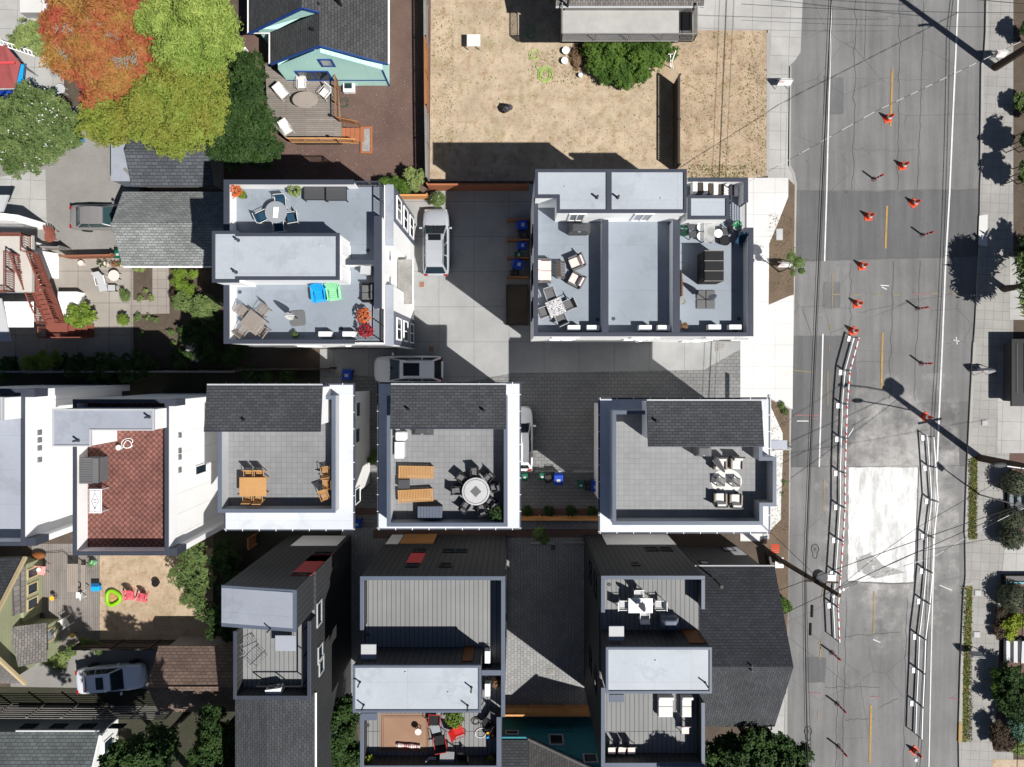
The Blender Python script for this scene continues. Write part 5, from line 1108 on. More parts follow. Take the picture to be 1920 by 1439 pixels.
shrub('red leaved low plant in the garden bed', [(328, 553, 9), (338, 546, 7)], .5, 700, .08, 'l_brown', 17)
shrub('small leafy plants along the first garden bed', [(257, 505, 4), (275, 545, 5), (262, 560, 5), (282, 560, 5), (268, 505, 4)], .3, 300, .09, 'l_pale', 18)
shrub('round lime bush casting a short shadow on the patio', [(232, 600, 11)], .6, 1300, .05, 'l_lime', 19, csize=.12)
shrub('spiky small plant in a pot on the patio', [(235, 556, 8), (231, 547, 6)], .5, 700, .09, 'l_mid', 20, aspect=.3)
shrub('mixed flowering bush against the red stair landing', [(140, 590, 15), (158, 588, 16), (150, 600, 16), (168, 596, 12)], 1.0, 3400, .10, 'l_lime', 21, extra=('blossom', 'l_white', 30, .07))
shrub('low planting along the second garden bed', [(258, 597, 6), (275, 598, 5), (290, 600, 5), (320, 625, 5), (325, 645, 5), (265, 628, 5)], .3, 500, .09, 'l_mid', 22)
shrub('white leaved plant at the end of the garden', [(362, 655, 11), (366, 668, 10)], .6, 1000, .09, 'l_white', 23)
shrub('dark garden bush in shade west of the paired townhouse', [(365, 625, 26), (395, 660, 26), (340, 670, 20), (400, 610, 18)], .8, 4200, .11, 'l_dark', 24)
shrub('lime conifer hedge lit by a gap of sun', [(55, 684, 16), (80, 678, 16), (103, 676, 14)], 1.2, 3600, .07, 'l_lime', 25)
shrub('shaded hedge row above the white houses', [(15, 688, 22), (130, 684, 22), (165, 690, 22), (200, 692, 26), (235, 690, 24), (270, 684, 24)], 1.0, 6500, .11, 'l_dark', 26)
shrub('shaded low hedge below the paired townhouse', [(440, 664, 22), (470, 700, 14), (500, 705, 14), (540, 706, 12)], .9, 2800, .10, 'l_dark', 27)
tree('broadleaf_tree', 'dark broadleaf tree between the two dark sided houses', [(640, 1350, 34, 1.2), (625, 1400, 36, 1.2), (655, 1410, 28, 1.1), (615, 1440, 36)], 4.2, 9000, .15, 'l_dark', seed=28)
tree('broadleaf_tree', 'large dark broadleaf tree south of the charcoal gable wing', [(1365, 1415, 42, 1.5), (1420, 1405, 44, 1.5), (1470, 1425, 38, 1.4), (1395, 1450, 40), (1490, 1450, 34)], 6., 17000, .16, 'l_dark', seed=29)
tree('broadleaf_tree', 'tall tree beyond the bottom edge casting leaf shadow on a deck', [(1345, 1530, 30, 1.2), (1385, 1550, 30, 1.2)], 12., 3000, .18, 'l_mid', seed=30)
tree('broadleaf_tree', 'shady tree in the dark yard right of the grey roofed house', [(255, 1425, 46, 1.6), (300, 1400, 40, 1.5), (230, 1470, 44)], 6.4, 9000, .15, 'l_dark', seed=31)
tree('broadleaf_tree', 'leafy tree against the narrow dark sided house', [(410, 1385, 34, 1.3), (420, 1430, 36, 1.3), (395, 1350, 24, 1.0), (385, 1420, 28)], 4.6, 9000, .14, 'l_dark', seed=32)
shrub('sunlit green bush beside the grey house gable', [(238, 1400, 12), (232, 1428, 14), (250, 1415, 12)], .8, 1800, .10, 'l_shrub', 33)
shrub('shaded shrubs under the timber deck edge', [(160, 1208, 12), (185, 1214, 11), (135, 1220, 9)], .5, 1200, .10, 'l_mid', 34)
shrub('weedy planting by the porch of the olive house', [(95, 1235, 12), (112, 1245, 12), (122, 1230, 10)], .4, 1400, .09, 'l_pale', 35)
def shadow_blob(px, py, z, r, rz=1.):                     # crown whose shadow falls on photo point (px, py) of the ground
    x, y = P2(px, py); k = z/math.tan(R(SUN_EL)); return (x+SUN_DIR[0]*k, y+SUN_DIR[1]*k, z, r, r, rz)
b_ = [shadow_blob(*q) for q in [(140, 1175, 14, .9), (235, 1178, 13.5, .8), (190, 1250, 13, 1.0), (110, 1255, 13, .8), (250, 1280, 12.5, .9), (330, 1235, 12.5, .9), (310, 1290, 11, .8), (150, 1400, 13, .9), (285, 1190, 14, .5)]]
t = thing('tall_tree', 'tall tree beyond the bottom left edge dappling the car and garage with shade', 'tree', (b_[2][0]-1, b_[2][1]-2, 0)); MB().tube([(b_[2][0]-1, b_[2][1]-2, 0), (b_[2][0], b_[2][1]-.5, 12)], [.3, .12], 8).build('trunk', M['bark'], t); leaves('crown', b_, 2600, .26, M['l_mid'], t, .7, .6, seed=77, cn=14, fill=.5)
b_ = [(1060+i*0, 0, 0) for i in range(0)]
tree('street_tree', 'sparse young street tree beside the black signboard', [(1497, 492, 15, .5), (1484, 482, 12, .5), (1503, 508, 9, .4), (1488, 512, 8, .4)], 3.0, 240, .07, 'l_mid', csize=.3, seed=36, r=.05, cn=5)
tree('sumac_tree', 'feathery tree leaning in from the right edge', [(1950, 528, 28, .7), (1934, 556, 20, .5), (1972, 508, 24, .6), (1932, 500, 18, .5), (1958, 566, 22, .5)], 3.3, 2300, .46, 'l_mid', aspect=.2, csize=1.1, seed=37, fill=.8, core_k=.45)
for i, (x, y, r, z, l) in enumerate([(1927, 50, 15, 1.2, 'dark conifer at the top right corner'), (1918, 190, 17, .8, 'grey green shrub right of the upper pavement'), (1935, 255, 24, 2.0, 'small dark bush by the east pavement'),
        (1930, 318, 22, 1.9, 'large dark bush shading the east pavement'), (1930, 455, 24, 1.4, 'bright leafed bush below the white kerb ramp')]):
    shrub(l, [(x, y, r*.8), (x+16, y+14, r), (x+6, y-r*.7, r*.55), (x-r*.4, y+r*.6, r*.5)], z, 3600, .12, 'l_dark' if i not in (1, 3) else 'l_mid', 40+i)
CK = .93
for i, (x, y, r, l) in enumerate([(1903, 906, 25, 'clipped round bush below the street lamp'), (1897, 973, 22, 'clipped round bush, upper of the close pair'), (1896, 1008, 22, 'clipped round bush, lower of the close pair'), (1899, 1120, 27, 'biggest clipped round bush, by the teal edged step')]):
    shrub(l, [(x, y, r, r*.032)], .75, 6000, .04, 'l_grey', 50+i, group='clipped round bushes on the east side', csize=.07, fill=1.0, name='round_bush')
CK = .64
shrub('yellow green bush north of the white slatted steps', [(1895, 1172, 14), (1910, 1165, 14), (1893, 1188, 10)], .6, 2200, .09, 'l_yel', 56)
shrub('dark brown shrub beside the east pavement', [(1872, 1172, 10), (1876, 1150, 10), (1872, 1190, 8)], .4, 1300, .08, 'l_brown', 57)
shrub('deep green clipped hedge below the white steps', [(1869, 1262, 12), (1869, 1285, 12), (1869, 1303, 10)], .7, 3600, .05, 'l_shrub', 58, csize=.1, name='hedge')
shrub('big mixed green bush at the right edge', [(1900, 1270, 26), (1905, 1300, 28), (1890, 1322, 20), (1915, 1330, 22)], 1.1, 6500, .10, 'l_dark', 59)
shrub('blue green shrub at the right edge', [(1908, 1355, 18), (1914, 1375, 14)], .9, 2200, .09, 'l_teal', 60)
shrub('purple brown bush at the lower right', [(1872, 1370, 16), (1880, 1388, 16), (1868, 1392, 10)], .7, 3200, .09, 'l_brown', 61)
shrub('pale olive bush in the lower right corner', [(1908, 1396, 16), (1900, 1330, 8)], .6, 2000, .08, 'l_pale', 62)
shrub('leafy weed clump beside the charcoal gable wing', [(1472, 1138, 10), (1468, 1128, 7)], .5, 1100, .08, 'l_shrub', 63)
shrub('small dry bush left of the white car mirror', [(698, 862, 9), (704, 850, 7)], .8, 600, .08, 'l_mid', 64)
shrub('low planting below the orange cedar fence', [(990, 958, 8), (1030, 958, 8), (1070, 958, 8), (1110, 958, 8)], .3, 1600, .08, 'l_dark', 65)
shrub('small leafy tree in the strip between paving courts', [(1012, 1000, 12), (1020, 1012, 8)], 1.4, 900, .10, 'l_mid', 66)
shrub('green weeds behind the shingled street house', [(1466, 760, 5), (1472, 772, 5), (1472, 905, 3), (1470, 925, 3)], .12, 400, .06, 'l_mid', 67)
# grass tufts: one mass
def tufts(name, polys, n, size, mat, label, seed):
    rg = np.random.default_rng(seed); P_ = []
    for (x0, y0, x1, y1, k) in polys:
        q = np.stack([rg.uniform(x0, x1, int(n*k)), rg.uniform(y0, y1, int(n*k))], 1); P_.append(q)
    q = np.concatenate(P_); m = len(q); x = (q[:, 0]-NX)/27.16; y = (NY-q[:, 1])/27.16; V = []; th = rg.uniform(0, 6.28, m); s = size*rg.uniform(.5, 1.5, m)
    c, sn = np.cos(th), np.sin(th); h = s*rg.uniform(.6, 1.3, m); lx = rg.normal(size=m)*s*.6; ly = rg.normal(size=m)*s*.6
    V = np.stack([np.stack([x-c*s*.35, y-sn*s*.35, x*0+.01], 1), np.stack([x+c*s*.35, y+sn*s*.35, x*0+.01], 1), np.stack([x+lx, y+ly, h], 1)], 1).reshape(-1, 3)
    me = bpy.data.meshes.new(name); me.from_pydata(V.tolist(), [], [(3*i, 3*i+1, 3*i+2) for i in range(m)]); me.materials.append(mat)
    o = bpy.data.objects.new(name, me); COL.objects.link(o); tag(o, label, 'grass', None, 'stuff')
M['g_dry'] = leafmat('dry_grass_blades', (.50, .38, .22), (.42, .31, .17), (.36, .28, .14)); M['g_green'] = leafmat('green_grass_blades', (.16, .20, .06), (.26, .26, .09), (.2, .2, .08))
tufts('dry_grass', [(808, 0, 1235, 310, 1.), (1270, 60, 1437, 330, .5), (190, 1040, 330, 1170, .25)], 9000, .05, M['g_dry'], 'short dry straw coloured grass on the parched lawns', 1)
tufts('green_grass', [(808, 0, 1235, 310, .25), (1275, 60, 1437, 330, .28), (810, 20, 850, 300, .12), (1290, 310, 1400, 335, .2), (1400, 120, 1437, 330, .12), (990, 95, 1090, 160, .1), (1815, 860, 1832, 1010, .5), (1806, 1100, 1822, 1390, .7), (1442, 400, 1485, 550, .15), (1445, 760, 1478, 1000, .15)], 3800, .085, M['g_green'], 'green weeds and grass tufts growing in the lawns and verges', 2)
tufts('wood_chips', [(520, 130, 800, 345, 1.)], 5200, .05, leafmat('pale_bark_chips', (.42, .36, .34), (.26, .20, .18)), 'pale wood chips scattered over the brown mulch yard', 3)
# ================================================================ VEHICLES
def make_car(name, label, paint, L, Wd, hood, roofz, belt, cab, glassm='glassdk', sunroof=None, rails=False, trunk_h=None, group='parked cars'):
    t = thing(name, label, 'car', (0, 0, 0), 0, group); hw = Wd/2; th = trunk_h or belt
    st = [(-.5, .74, .60, th-.14), (-.485, .90, .30, th-.03), (-.42, .985, .22, th), (-.3, 1., .2, belt+.0), (0, 1., .2, belt), (.18, 1., .2, belt), (.30, .99, .2, hood+.02), (.41, .95, .22, hood-.04), (.475, .84, .3, hood-.16), (.5, .62, .42, hood-.32)]
    vs = []; fs = []; n = 12
    for fx, fw, zb, zt in st:
        w = hw*fw; x = L*fx; zm = (zb+zt)/2+.05
        ring = [(w*.80, zb), (w*.97, zb+.08), (w, zm), (w*.975, zt-.12), (w*.90, zt-.03), (w*.45, zt+.015)]
        ring += [(-a, b) for a, b in reversed(ring)]
        vs += [(x, a, b) for a, b in ring]
    for i in range(len(st)-1):
        for k in range(n): fs.append((i*n+k, i*n+(k+1) % n, (i+1)*n+(k+1) % n, (i+1)*n+k))
    fs += [tuple(range(n))[::-1], tuple(range((len(st)-1)*n, len(st)*n))]
    fs = [f[::-1] for f in fs]
    MB().add(vs, fs).build('body', M[paint], t, smooth=True, subsurf=1)
    rb, rt, ft, fb = [L*c for c in cab]; wb = hw*.91; wt = hw*.67; z0 = belt-.05; z1 = roofz
    bq = [(rb, -wb*.93, z0), (fb, -wb*.90, z0), (fb, wb*.90, z0), (rb, wb*.93, z0)]; tq = [(rt, -wt*.95, z1-.06), (ft, -wt, z1-.06), (ft, wt, z1-.06), (rt, wt*.95, z1-.06)]
    MB().hexa(bq, tq).build('cabin', M[paint], t, bevel=.03)
    mr = MB(); xs = [rt-.04, rt+.25, (rt+ft)/2, ft-.25, ft+.05]; ww = [.90, .99, 1.02, 1.0, .92]; zz = [z1-.05, z1-.01, z1+.02, z1-.005, z1-.055]
    for a in range(4):
        mr.hexa([(xs[a], -wt*ww[a], zz[a]-.05), (xs[a+1], -wt*ww[a+1], zz[a+1]-.05), (xs[a+1], wt*ww[a+1], zz[a+1]-.05), (xs[a], wt*ww[a], zz[a]-.05)], [(xs[a], -wt*ww[a], zz[a]), (xs[a+1], -wt*ww[a+1], zz[a+1]), (xs[a+1], wt*ww[a+1], zz[a+1]), (xs[a], wt*ww[a], zz[a])])
    mr.build('roof', M[paint], t)
    B4 = [Vector(q) for q in bq]; T4 = [Vector(q) for q in tq]
    def pane(nm, a, b, c, d, m0=.06, m1=.06, mz0=.12, mz1=.1):                  # a,b bottom; c,d top (same order)
        def P(u, v): lo = a.lerp(b, u); hi = d.lerp(c, u); return lo.lerp(hi, v)
        q = [P(m0, mz0), P(1-m1, mz0), P(1-m1, 1-mz1), P(m0, 1-mz1)]; nn = (q[1]-q[0]).cross(q[3]-q[0]).normalized()*.03
        MB().hexa([v-nn*.3 for v in q], [v+nn for v in q]).build(nm, M[glassm], t)
    pane('windshield', B4[1], B4[2], T4[2], T4[1], .03, .03, .0, .0); pane('rear_window', B4[3], B4[0], T4[0], T4[3], .05, .05, .08, .0)
    for s in (0, 1):
        a, b, c, d = (B4[0], B4[1], T4[1], T4[0]) if s == 0 else (B4[2], B4[3], T4[3], T4[2])
        for u0, u1 in ((.05, .35), (.37, .64), (.66, .93)):
            pane('side_window', a.lerp(b, u0 if s == 0 else 1-u1), a.lerp(b, u1 if s == 0 else 1-u0), d.lerp(c, u1 if s == 0 else 1-u0), d.lerp(c, u0 if s == 0 else 1-u1), .02, .02, .1, .03)
    for s in (-1, 1):
        for fx in (-.30, .31):
            x = L*fx; y = s*(hw-.10); mb = MB(); vs0 = len(mb.v); mb.lathe(0, 0, [(.22, -.11), (.33, -.11), (.34, -.06), (.34, .06), (.33, .11), (.22, .11)], 20)
            mb.xf(Matrix.Translation((x, y, .34)) @ Matrix.Rotation(R(90), 4, 'X')); w = mb.build('wheel', M['rubber'], t)
            m2 = MB(); m2.lathe(0, 0, [(.21, -.1), (.21, .112), (.05, .09)], 14); m2.xf(Matrix.Translation((x, y, .34)) @ Matrix.Rotation(R(-90*s), 4, 'X')); m2.build('rim', M['steel'], w)
        mm = MB(); mm.cbox(fb*.80, s*(hw+.09), belt+.02, .13, .20, .13); mm.build('mirror', M[paint], t, bevel=.03)
        h = MB(); h.cbox(L*.462, s*hw*.62, hood-.24, .16, hw*.42, .09); h.build('headlight', M['headlight'], t, bevel=.03)
        h = MB(); h.cbox(-L*.480, s*hw*.72, th-.10, .12, hw*.30, .14); h.build('taillight', M['taillight'], t, bevel=.02)
        if rails: MB().tube([(rt+.15, s*wt*.93, z1+.02), (rt+.3, s*wt*.96, z1+.07), (ft-.5, s*wt*.96, z1+.07), (ft-.35, s*wt*.95, z1+.01)], .022, 6).build('roof_rail', M['steel'], t)
    hl = MB()
    for s in (-1, 1): hl.bar((fb+.02, s*hw*.74, hood+.03), (L*.455, s*hw*.50, hood-.145), .012, .02)
    hl.build('hood_crease', M[paint], t)
    MB().bar((fb-.02, -hw*.6, belt+.0), (fb-.02, hw*.6, belt+.0), .10, .03).build('cowl', M['dgrey'], t)
    wp = MB(); [wp.bar((fb-.03, s*hw*.1, belt+.03), (fb-.28, s*hw*.55+.12, belt+.17), .02, .02) for s in (-1, 1)]; wp.build('wiper', M['rubber'], t)
    if sunroof: a, b = sunroof; MB().box(L*a, -wt*.68, z1+.005, L*b, wt*.68, z1+.026).build('sunroof', M['glassdk'], t, bevel=.01)
    return t
c = make_car('parked_car', 'silver estate car with roof rails parked nose to the fence', 'carsilver', 4.65, 1.84, 1.0, 1.55, .96, (-.465, -.375, .09, .25), 'glass', (.0, .085), True)
c.location = (*P2(818, 456, .5), 0); c.rotation_euler = (0, 0, R(90))
c = make_car('parked_car', 'white crossover car with dark sunroof parked in the shade', 'carwhite', 4.75, 1.9, 1.02, 1.6, .98, (-.475, -.38, .10, .27), 'glassdk', (-.18, .05), True)
c.location = (*P2(767, 693, .5), 0); c.rotation_euler = (0, 0, R(180))
c = make_car('parked_car', 'white car mostly hidden under the eaves of a townhouse', 'carwhite', 4.4, 1.85, .98, 1.5, .96, (-.46, -.38, .1, .25), 'glassdk')
c.location = (*P2(974, 822, .5), 0); c.rotation_euler = (0, 0, R(90))
c = make_car('parked_car', 'grey sedan half covered by shadow beside the shingled garage', 'cargrey', 4.5, 1.75, .92, 1.4, .92, (-.40, -.27, .06, .21), 'glassteal', trunk_h=.95)
c.location = (*P2(198, 409, .5), 0); c.rotation_euler = (0, 0, R(0))
c = make_car('parked_car', 'pale silver sedan under tree shade near the brown garage', 'carpale', 4.65, 1.8, .92, 1.42, .94, (-.40, -.28, .06, .20), 'glass', (-.14, -.03), trunk_h=.97)
c.location = (*P2(212, 1270, .5), 0); c.rotation_euler = (0, 0, R(5))
# ================================================================ STREET THINGS
zr = RZ+.0
t = thing('traffic_cone', 'cone', 'traffic cone', (0, 0, 0), 0, 'orange traffic cones on the road')
MB().cbox(0, 0, .02, .42, .42, .04).build('base', M['orange'], t, bevel=.02)
MB().lathe(0, 0, [(.155, .04), (.115, .26), (.115, .261), (.09, .42), (.035, .72)], 14).build('cone_body', M['orange'], t, smooth=False)
MB().lathe(0, 0, [(.118, .26), (.094, .40), (.093, .40)], 14).build('white_band', M['pure'], t); cone = Proto(t)
CS = 1.3
for px, py, rot, l in [(1665, 222, 20, 'orange cone at the end of the topmost yellow dash'), (1693, 311, 10, 'orange cone just above the dark asphalt band'), (1714, 381, 35, 'orange cone on the dark band, right of the yellow dash'), (1629, 406, 5, 'orange cone on the dark band, left of the yellow dash'),
                   (1617, 499, 8, 'orange cone just below the dark asphalt band'), (1608, 570, 5, 'second orange cone above the barrier line'), (1600, 621, 12, 'orange cone touching the top of the barrier line'), (1736, 782, 40, 'orange cone beside the long lamp post shadow')]:
    cone.put(px, py, RZ, rot, l, zref=0, scale=CS)
r = cone.put(1716, 1409, RZ, 45, 'orange cone lowest on the road, below the right barrier', zref=0, scale=CS)
t = thing('delineator_post', 'post', 'delineator post', (0, 0, 0), 0, 'slim red delineator posts on the road')
MB().lathe(0, 0, [(.19, .0), (.19, .03), (.07, .06)], 8).build('base', M['dgrey'], t)
MB().cyl(0, 0, .06, 1.25, .065, 10).build('post', M['red'], t)
mb = MB(); [mb.cyl(0, 0, z, z+.07, .068, 10) for z in (.45, .8)]; mb.build('reflective_bands', M['pure'], t); MB().tube([(-.07, 0, 1.30), (0, 0, 1.34), (.07, 0, 1.30), (0, 0, 1.26)], .018, 6, True).build('top_loop', M['red'], t); dp_ = Proto(t)
for px, py, l in [(1640, 336, 'slim red post just above the dark asphalt band'), (1731, 441, 'slim red post on the dark asphalt band'), (1722, 579, 'slim red post below the faint pink marks'), (1729, 682, 'slim red post above the lamp post shadow'),
                  (1561, 1225, 'slim red post just below the left barrier line'), (1571, 1321, 'slim red post in the middle of the lower left three'), (1573, 1401, 'slim red post nearest the bottom edge')]:
    dp_.put(px, py, RZ, 0, l, zref=0)
# pedestrian barrier chains
def barrier(a, b, striped, label, group):
    pa = Vector((*P2(*a), RZ)); pb = Vector((*P2(*b), RZ)); d = pb-pa; L = d.length-.04; t = thing('barrier_panel', label, 'barrier', tuple(pa), math.degrees(math.atan2(d.y, d.x)), group)
    loc = t.location.copy(); t.location = (0, 0, 0)
    def B(nm, mb, m): return mb.build(nm, m, t)
    B('top_rail', MB().box(.02, -.025, .84, L, .025, .98), M['pure']); B('bottom_rail', MB().box(.02, -.02, .08, L, .02, .24), M['pure'])
    if striped:
        mb = MB(); n = int(L/.3)
        for i in range(0, n, 2):
            for z0 in (.842,): mb.hexa([(i*.3+.04, -.029, z0), (i*.3+.22, -.029, z0), (i*.3+.22, .029, z0), (i*.3+.04, .029, z0)], [(i*.3+.14, -.029, .984), (i*.3+.32, -.029, .984), (i*.3+.32, .029, .984), (i*.3+.14, .029, .984)])
        B('red_stripes', mb, M['redpanel'])
    B('post', MB().box(.0, -.02, .0, .05, .02, .98), M['dgrey']); B('post', MB().box(L-.03, -.02, .0, L+.02, .02, .98), M['dgrey'])
    B('foot', MB().box(-.02, -.33, .0, .34, .12, .05), M['pure']); t.location = loc; return t
lp = [(1600, 633), (1583, 695), (1578, 757), (1576, 820), (1574, 884), (1574, 948), (1570, 1010), (1566, 1072), (1561, 1132), (1564, 1198)]
nm = ['topmost', 'second', 'third', 'fourth', 'fifth', 'sixth', 'seventh', 'eighth', 'last']
for i in range(9): barrier(lp[i], lp[i+1], True, f'red striped white barrier panel, {nm[i]} from the top of the left line' if i < 8 else 'red striped white barrier panel, lowest of the left line', 'red striped barrier panels of the left line')
rp_ = [(1737, 817), (1741, 874), (1745, 937), (1737, 1003), (1735, 1068), (1730, 1125), (1722, 1191), (1720, 1254), (1717, 1316), (1715, 1376)]
for i in range(9): barrier(rp_[i], rp_[i+1], False, f'plain white barrier panel, {nm[i]} from the top of the right line' if i < 8 else 'plain white barrier panel, lowest of the right line', 'white barrier panels of the right line')
# A frame no parking boards
def signboard(px, py, label, rot=0, dark=False, name='signboard'):
    t = thing(name, label, 'signboard', (0, 0, 0), 0)
    for s in (-1, 1):
        fr = MB()
        for x in (-.42, .42): fr.bar((x, s*.28, 0), (x, s*.03, 1.02), .035)
        fr.bar((-.42, s*.10, .73), (.42, s*.10, .73), .03); fr.build('leg_frame', M['black' if s > 0 else 'lgrey'], t)
        p0, p1 = (.185, .43), (.04, .99)
        mb = MB(); mb.hexa([(-.46, s*p0[0]+.012, p0[1]), (-.46, s*p0[0]-.012, p0[1]), (.46, s*p0[0]-.012, p0[1]), (.46, s*p0[0]+.012, p0[1])], [(-.46, s*p1[0]+.012, p1[1]), (-.46, s*p1[0]-.012, p1[1]), (.46, s*p1[0]-.012, p1[1]), (.46, s*p1[0]+.012, p1[1])])
        pn = mb.build('sign_panel', M['lgrey' if dark else 'pure'], t)
        if s < 0:
            m2 = MB(); q = lambda u, v, o=.018: (u, -(p0[0]+(p1[0]-p0[0])*v)-o, p0[1]+(p1[1]-p0[1])*v)
            for a, b, c_, d in ((-.40, -.38, .5, .92), (-.14, -.12, .5, .92), (-.38, -.14, .88, .92), (-.38, -.14, .5, .54), (-.35, -.17, .60, .64), (-.35, -.17, .70, .74), (-.35, -.20, .79, .83)):
                m2.add([q(a, c_), q(b, c_), q(b, d), q(a, d)], [(0, 1, 2, 3)])
            m2.build('red_lettering', M['red'], pn)
    t.location = (*P2(px, py), .0); t.rotation_euler = (0, 0, R(rot)); return t
signboard(1465, 160, 'white A-frame parking notice board by the upper left pavement'); signboard(1862, 108, 'white A-frame parking notice board beside the bent pole shadow'); signboard(1466, 498, 'white A-frame notice board under the sparse street tree')
signboard(1837, 696, 'A-frame notice board on the east pavement in mid picture', 4, True); signboard(1462, 838, 'A-frame notice board close to the bumped out townhouse', 0, True); signboard(1818, 1222, 'dark faced A-frame board on the east grass verge', -4, True)
# ---- utility poles and wires
def upole(label, base, top, zt, arms, mat='polewood', r=.17):
    b = Vector((*P2(*base), 0)); tp = Vector(W(*top, zt)); t = thing('utility_pole', label, 'utility pole', tuple(b)); ax = tp-b
    MB().tube([b, b+ax*.5, tp], [r, r*.85, r*.62], 12).build('pole', M[mat], t, smooth=False); return t, b, ax
U1, b1, a1 = upole('brown wooden utility pole leaning over the left pavement with cable loops', (1449, 1042), (1574, 1117), 10.2, 0)
at = lambda z: b1+a1*(z/10.2)
q = at(7.4); MB().bar(q+Vector((-.75, .1, 0)), q+Vector((1.2, .0, 0)), .09, .11).build('cross_arm', M['polewood'], U1)
MB().cyl(q.x+.15, q.y+.35, q.z-.35, q.z+.25, .34, 14).build('transformer', M['dgrey'], U1, smooth=False)
MB().cbox(q.x+.75, q.y+.25, q.z-.1, .55, .4, .22).build('junction_box', M['pure'], U1, bevel=.05)
q2 = at(9.6); mb = MB()
for dx, dy in ((.25, .1), (-.1, -.2), (.45, .2)): mb.cyl(q2.x+dx, q2.y+dy, q2.z-.1, q2.z+.12, .07, 8)
mb.build('insulators', M['pure'], U1)
mb = MB(); rb_ = Vector((*P2(1449, 1042), .4)); x, y = P2(1436, 1036, 1)
MB().cyl(b1.x, b1.y, .5, 1.4, .21, 12).build('dark_wrap', M['black'], U1); MB().cbox(b1.x+.25, b1.y-.35, .55, .55, .7, .03).build('white_notice', M['pure'], U1)
tg = thing('mesh_barrier', 'crumpled orange barrier at the foot of the utility pole', 'barrier', (*P2(1450, 1025), 0))
bx, by = P2(1450, 1027, .5); mb = MB(); [mb.bar((bx-.28, by-.22+i*.12, .9-.03*i), (bx+.25, by-.2+i*.12, .92), .08, .05) for i in range(5)]; mb.build('orange_panel', M['orange'], tg)
mb = MB(); [mb.bar((bx-.35+.1*i, by-.75-.33*i, .75), (bx-.2+.1*i, by-1.02-.33*i, .6), .16, .06) for i in range(5)]; mb.build('orange_strip', M['orange'], tg)
MB().bar((bx-.4, by-.5, .5), (bx-.05, by-2.3, .5), .14, .9).build('dark_board', M['black'], tg)
lb_ = bpy.data.objects
# lamp pole 1 (north east), with long arm shadow; lamp pole 2 (east) with cobra head lamps; signal style lamp
def lamp_pole(label, base, z, arms, r=.2, lean=(0, 0)):
    x, y = P2(*base); t = thing('utility_pole', label, 'utility pole', (x, y, 0)); tx, ty = x+lean[0], y+lean[1]
    MB().tube([(x, y, 0), ((x+tx)/2, (y+ty)/2, z/2), (tx, ty, z)], [r*1.1, r*.9, r*.65], 12).build('pole', M['polewood'], t)
    for (zz, dx, dy, rr, head) in arms:
        mb = MB(); px_, py_ = x+(tx-x)*zz/z, y+(ty-y)*zz/z; mb.tube([(px_, py_, zz), (px_+dx*.5, py_+dy*.5, zz+.35), (px_+dx, py_+dy, zz+.4)], rr, 6); a = mb.build('lamp_arm', M['steel'], t)
        if head: MB().blob((px_+dx*1.12, py_+dy*1.12, zz+.38), (.42, .17, .1), 10, 6).build('lamp_head', M['dgrey'], a)
    return t, (tx, ty)
P1_, (t1x, t1y) = lamp_pole('tall wooden pole at the upper right whose shadow crosses the road', (1866, 127), 11.5, [(6.6, -1.0, -.2, .09, False)], .24)
P2_, (t2x, t2y) = lamp_pole('tall wooden pole at the right edge with transformer and lamp arms', (1837, 859), 10.9, [(10.3, -2.6, .25, .05, True), (7.2, -3.4, .5, .045, True)], .23)
MB().cyl(t2x+.05, t2y+.55, 9.3, 10.3, .42, 16).build('transformer', M['dgrey'], P2_)
MB().bar((t2x-.8, t2y-.15, 5.6), (t2x+.8, t2y+.2, 5.6), .1, .12).build('cross_arm', M['polewood'], P2_)
x, y = P2(1837, 928); t = thing('street_lamp', 'thin metal street lamp leaning in from the right edge', 'street lamp', (x, y, 0))
MB().tube([(x, y, 0), (x, y, 3.9)], [.06, .035], 8).build('post', M['steel'], t); MB().hexa([(x-.55, y+.1, 4.1), (x-.1, y-.25, 4.0), (x+.12, y+.02, 4.0), (x-.3, y+.42, 4.1)], [(x-.55, y+.1, 4.2), (x-.1, y-.25, 4.1), (x+.12, y+.02, 4.1), (x-.3, y+.42, 4.2)]).build('lamp_head', M['dgrey'], t)
def wire(label, pts, r=.018, sag=.25, mat='wire', n=10, group=None, extra=None):
    P_ = [Vector(p) for p in pts]; out = []
    for i in range(len(P_)-1):
        for j in range(n): u = j/n; q = P_[i].lerp(P_[i+1], u); q.z -= sag*4*u*(1-u); out.append(q)
    out.append(P_[-1]); mb = MB()
    if mat == 'wirewhite':                                   # twisted pair: bare bright stretches alternate with dark ones
        pp = [Vector(v) for v in out]; k = 0
        for a, b in zip(pp, pp[1:]):
            m = max(1, int((b-a).length/.45))
            for j in range(m): mb.k = k % 2; k += 1; mb.bar(a.lerp(b, j/m), a.lerp(b, (j+1)/m), r*1.6 if k % 2 else r)
    else: mb.tube(out, r, 5)
    o = mb.build('overhead_cable', [M[mat], M['wire']], label=label, cat='cable', group=group)
    return o
g_ = 'overhead cables along the left kerb'
tx = at(7.0)
wire('thick bundled black cable along the left lane line', [W(1562, -60, 7), tuple(tx+Vector((-.6, .1, 0))), W(1517, 1500, 7)], .035, .12, group=g_)
wire('thin black cable left of the white lane line', [W(1557, -60, 7.3), tuple(tx+Vector((-.85, .1, .3))), W(1513, 1500, 7.3)], .016, .1, group=g_)
wire('thin black cable hugging the left white lane line', [W(1565, -60, 6.6), tuple(tx+Vector((-.4, .1, -.3))), W(1524, 1500, 6.6)], .014, .1, group=g_)
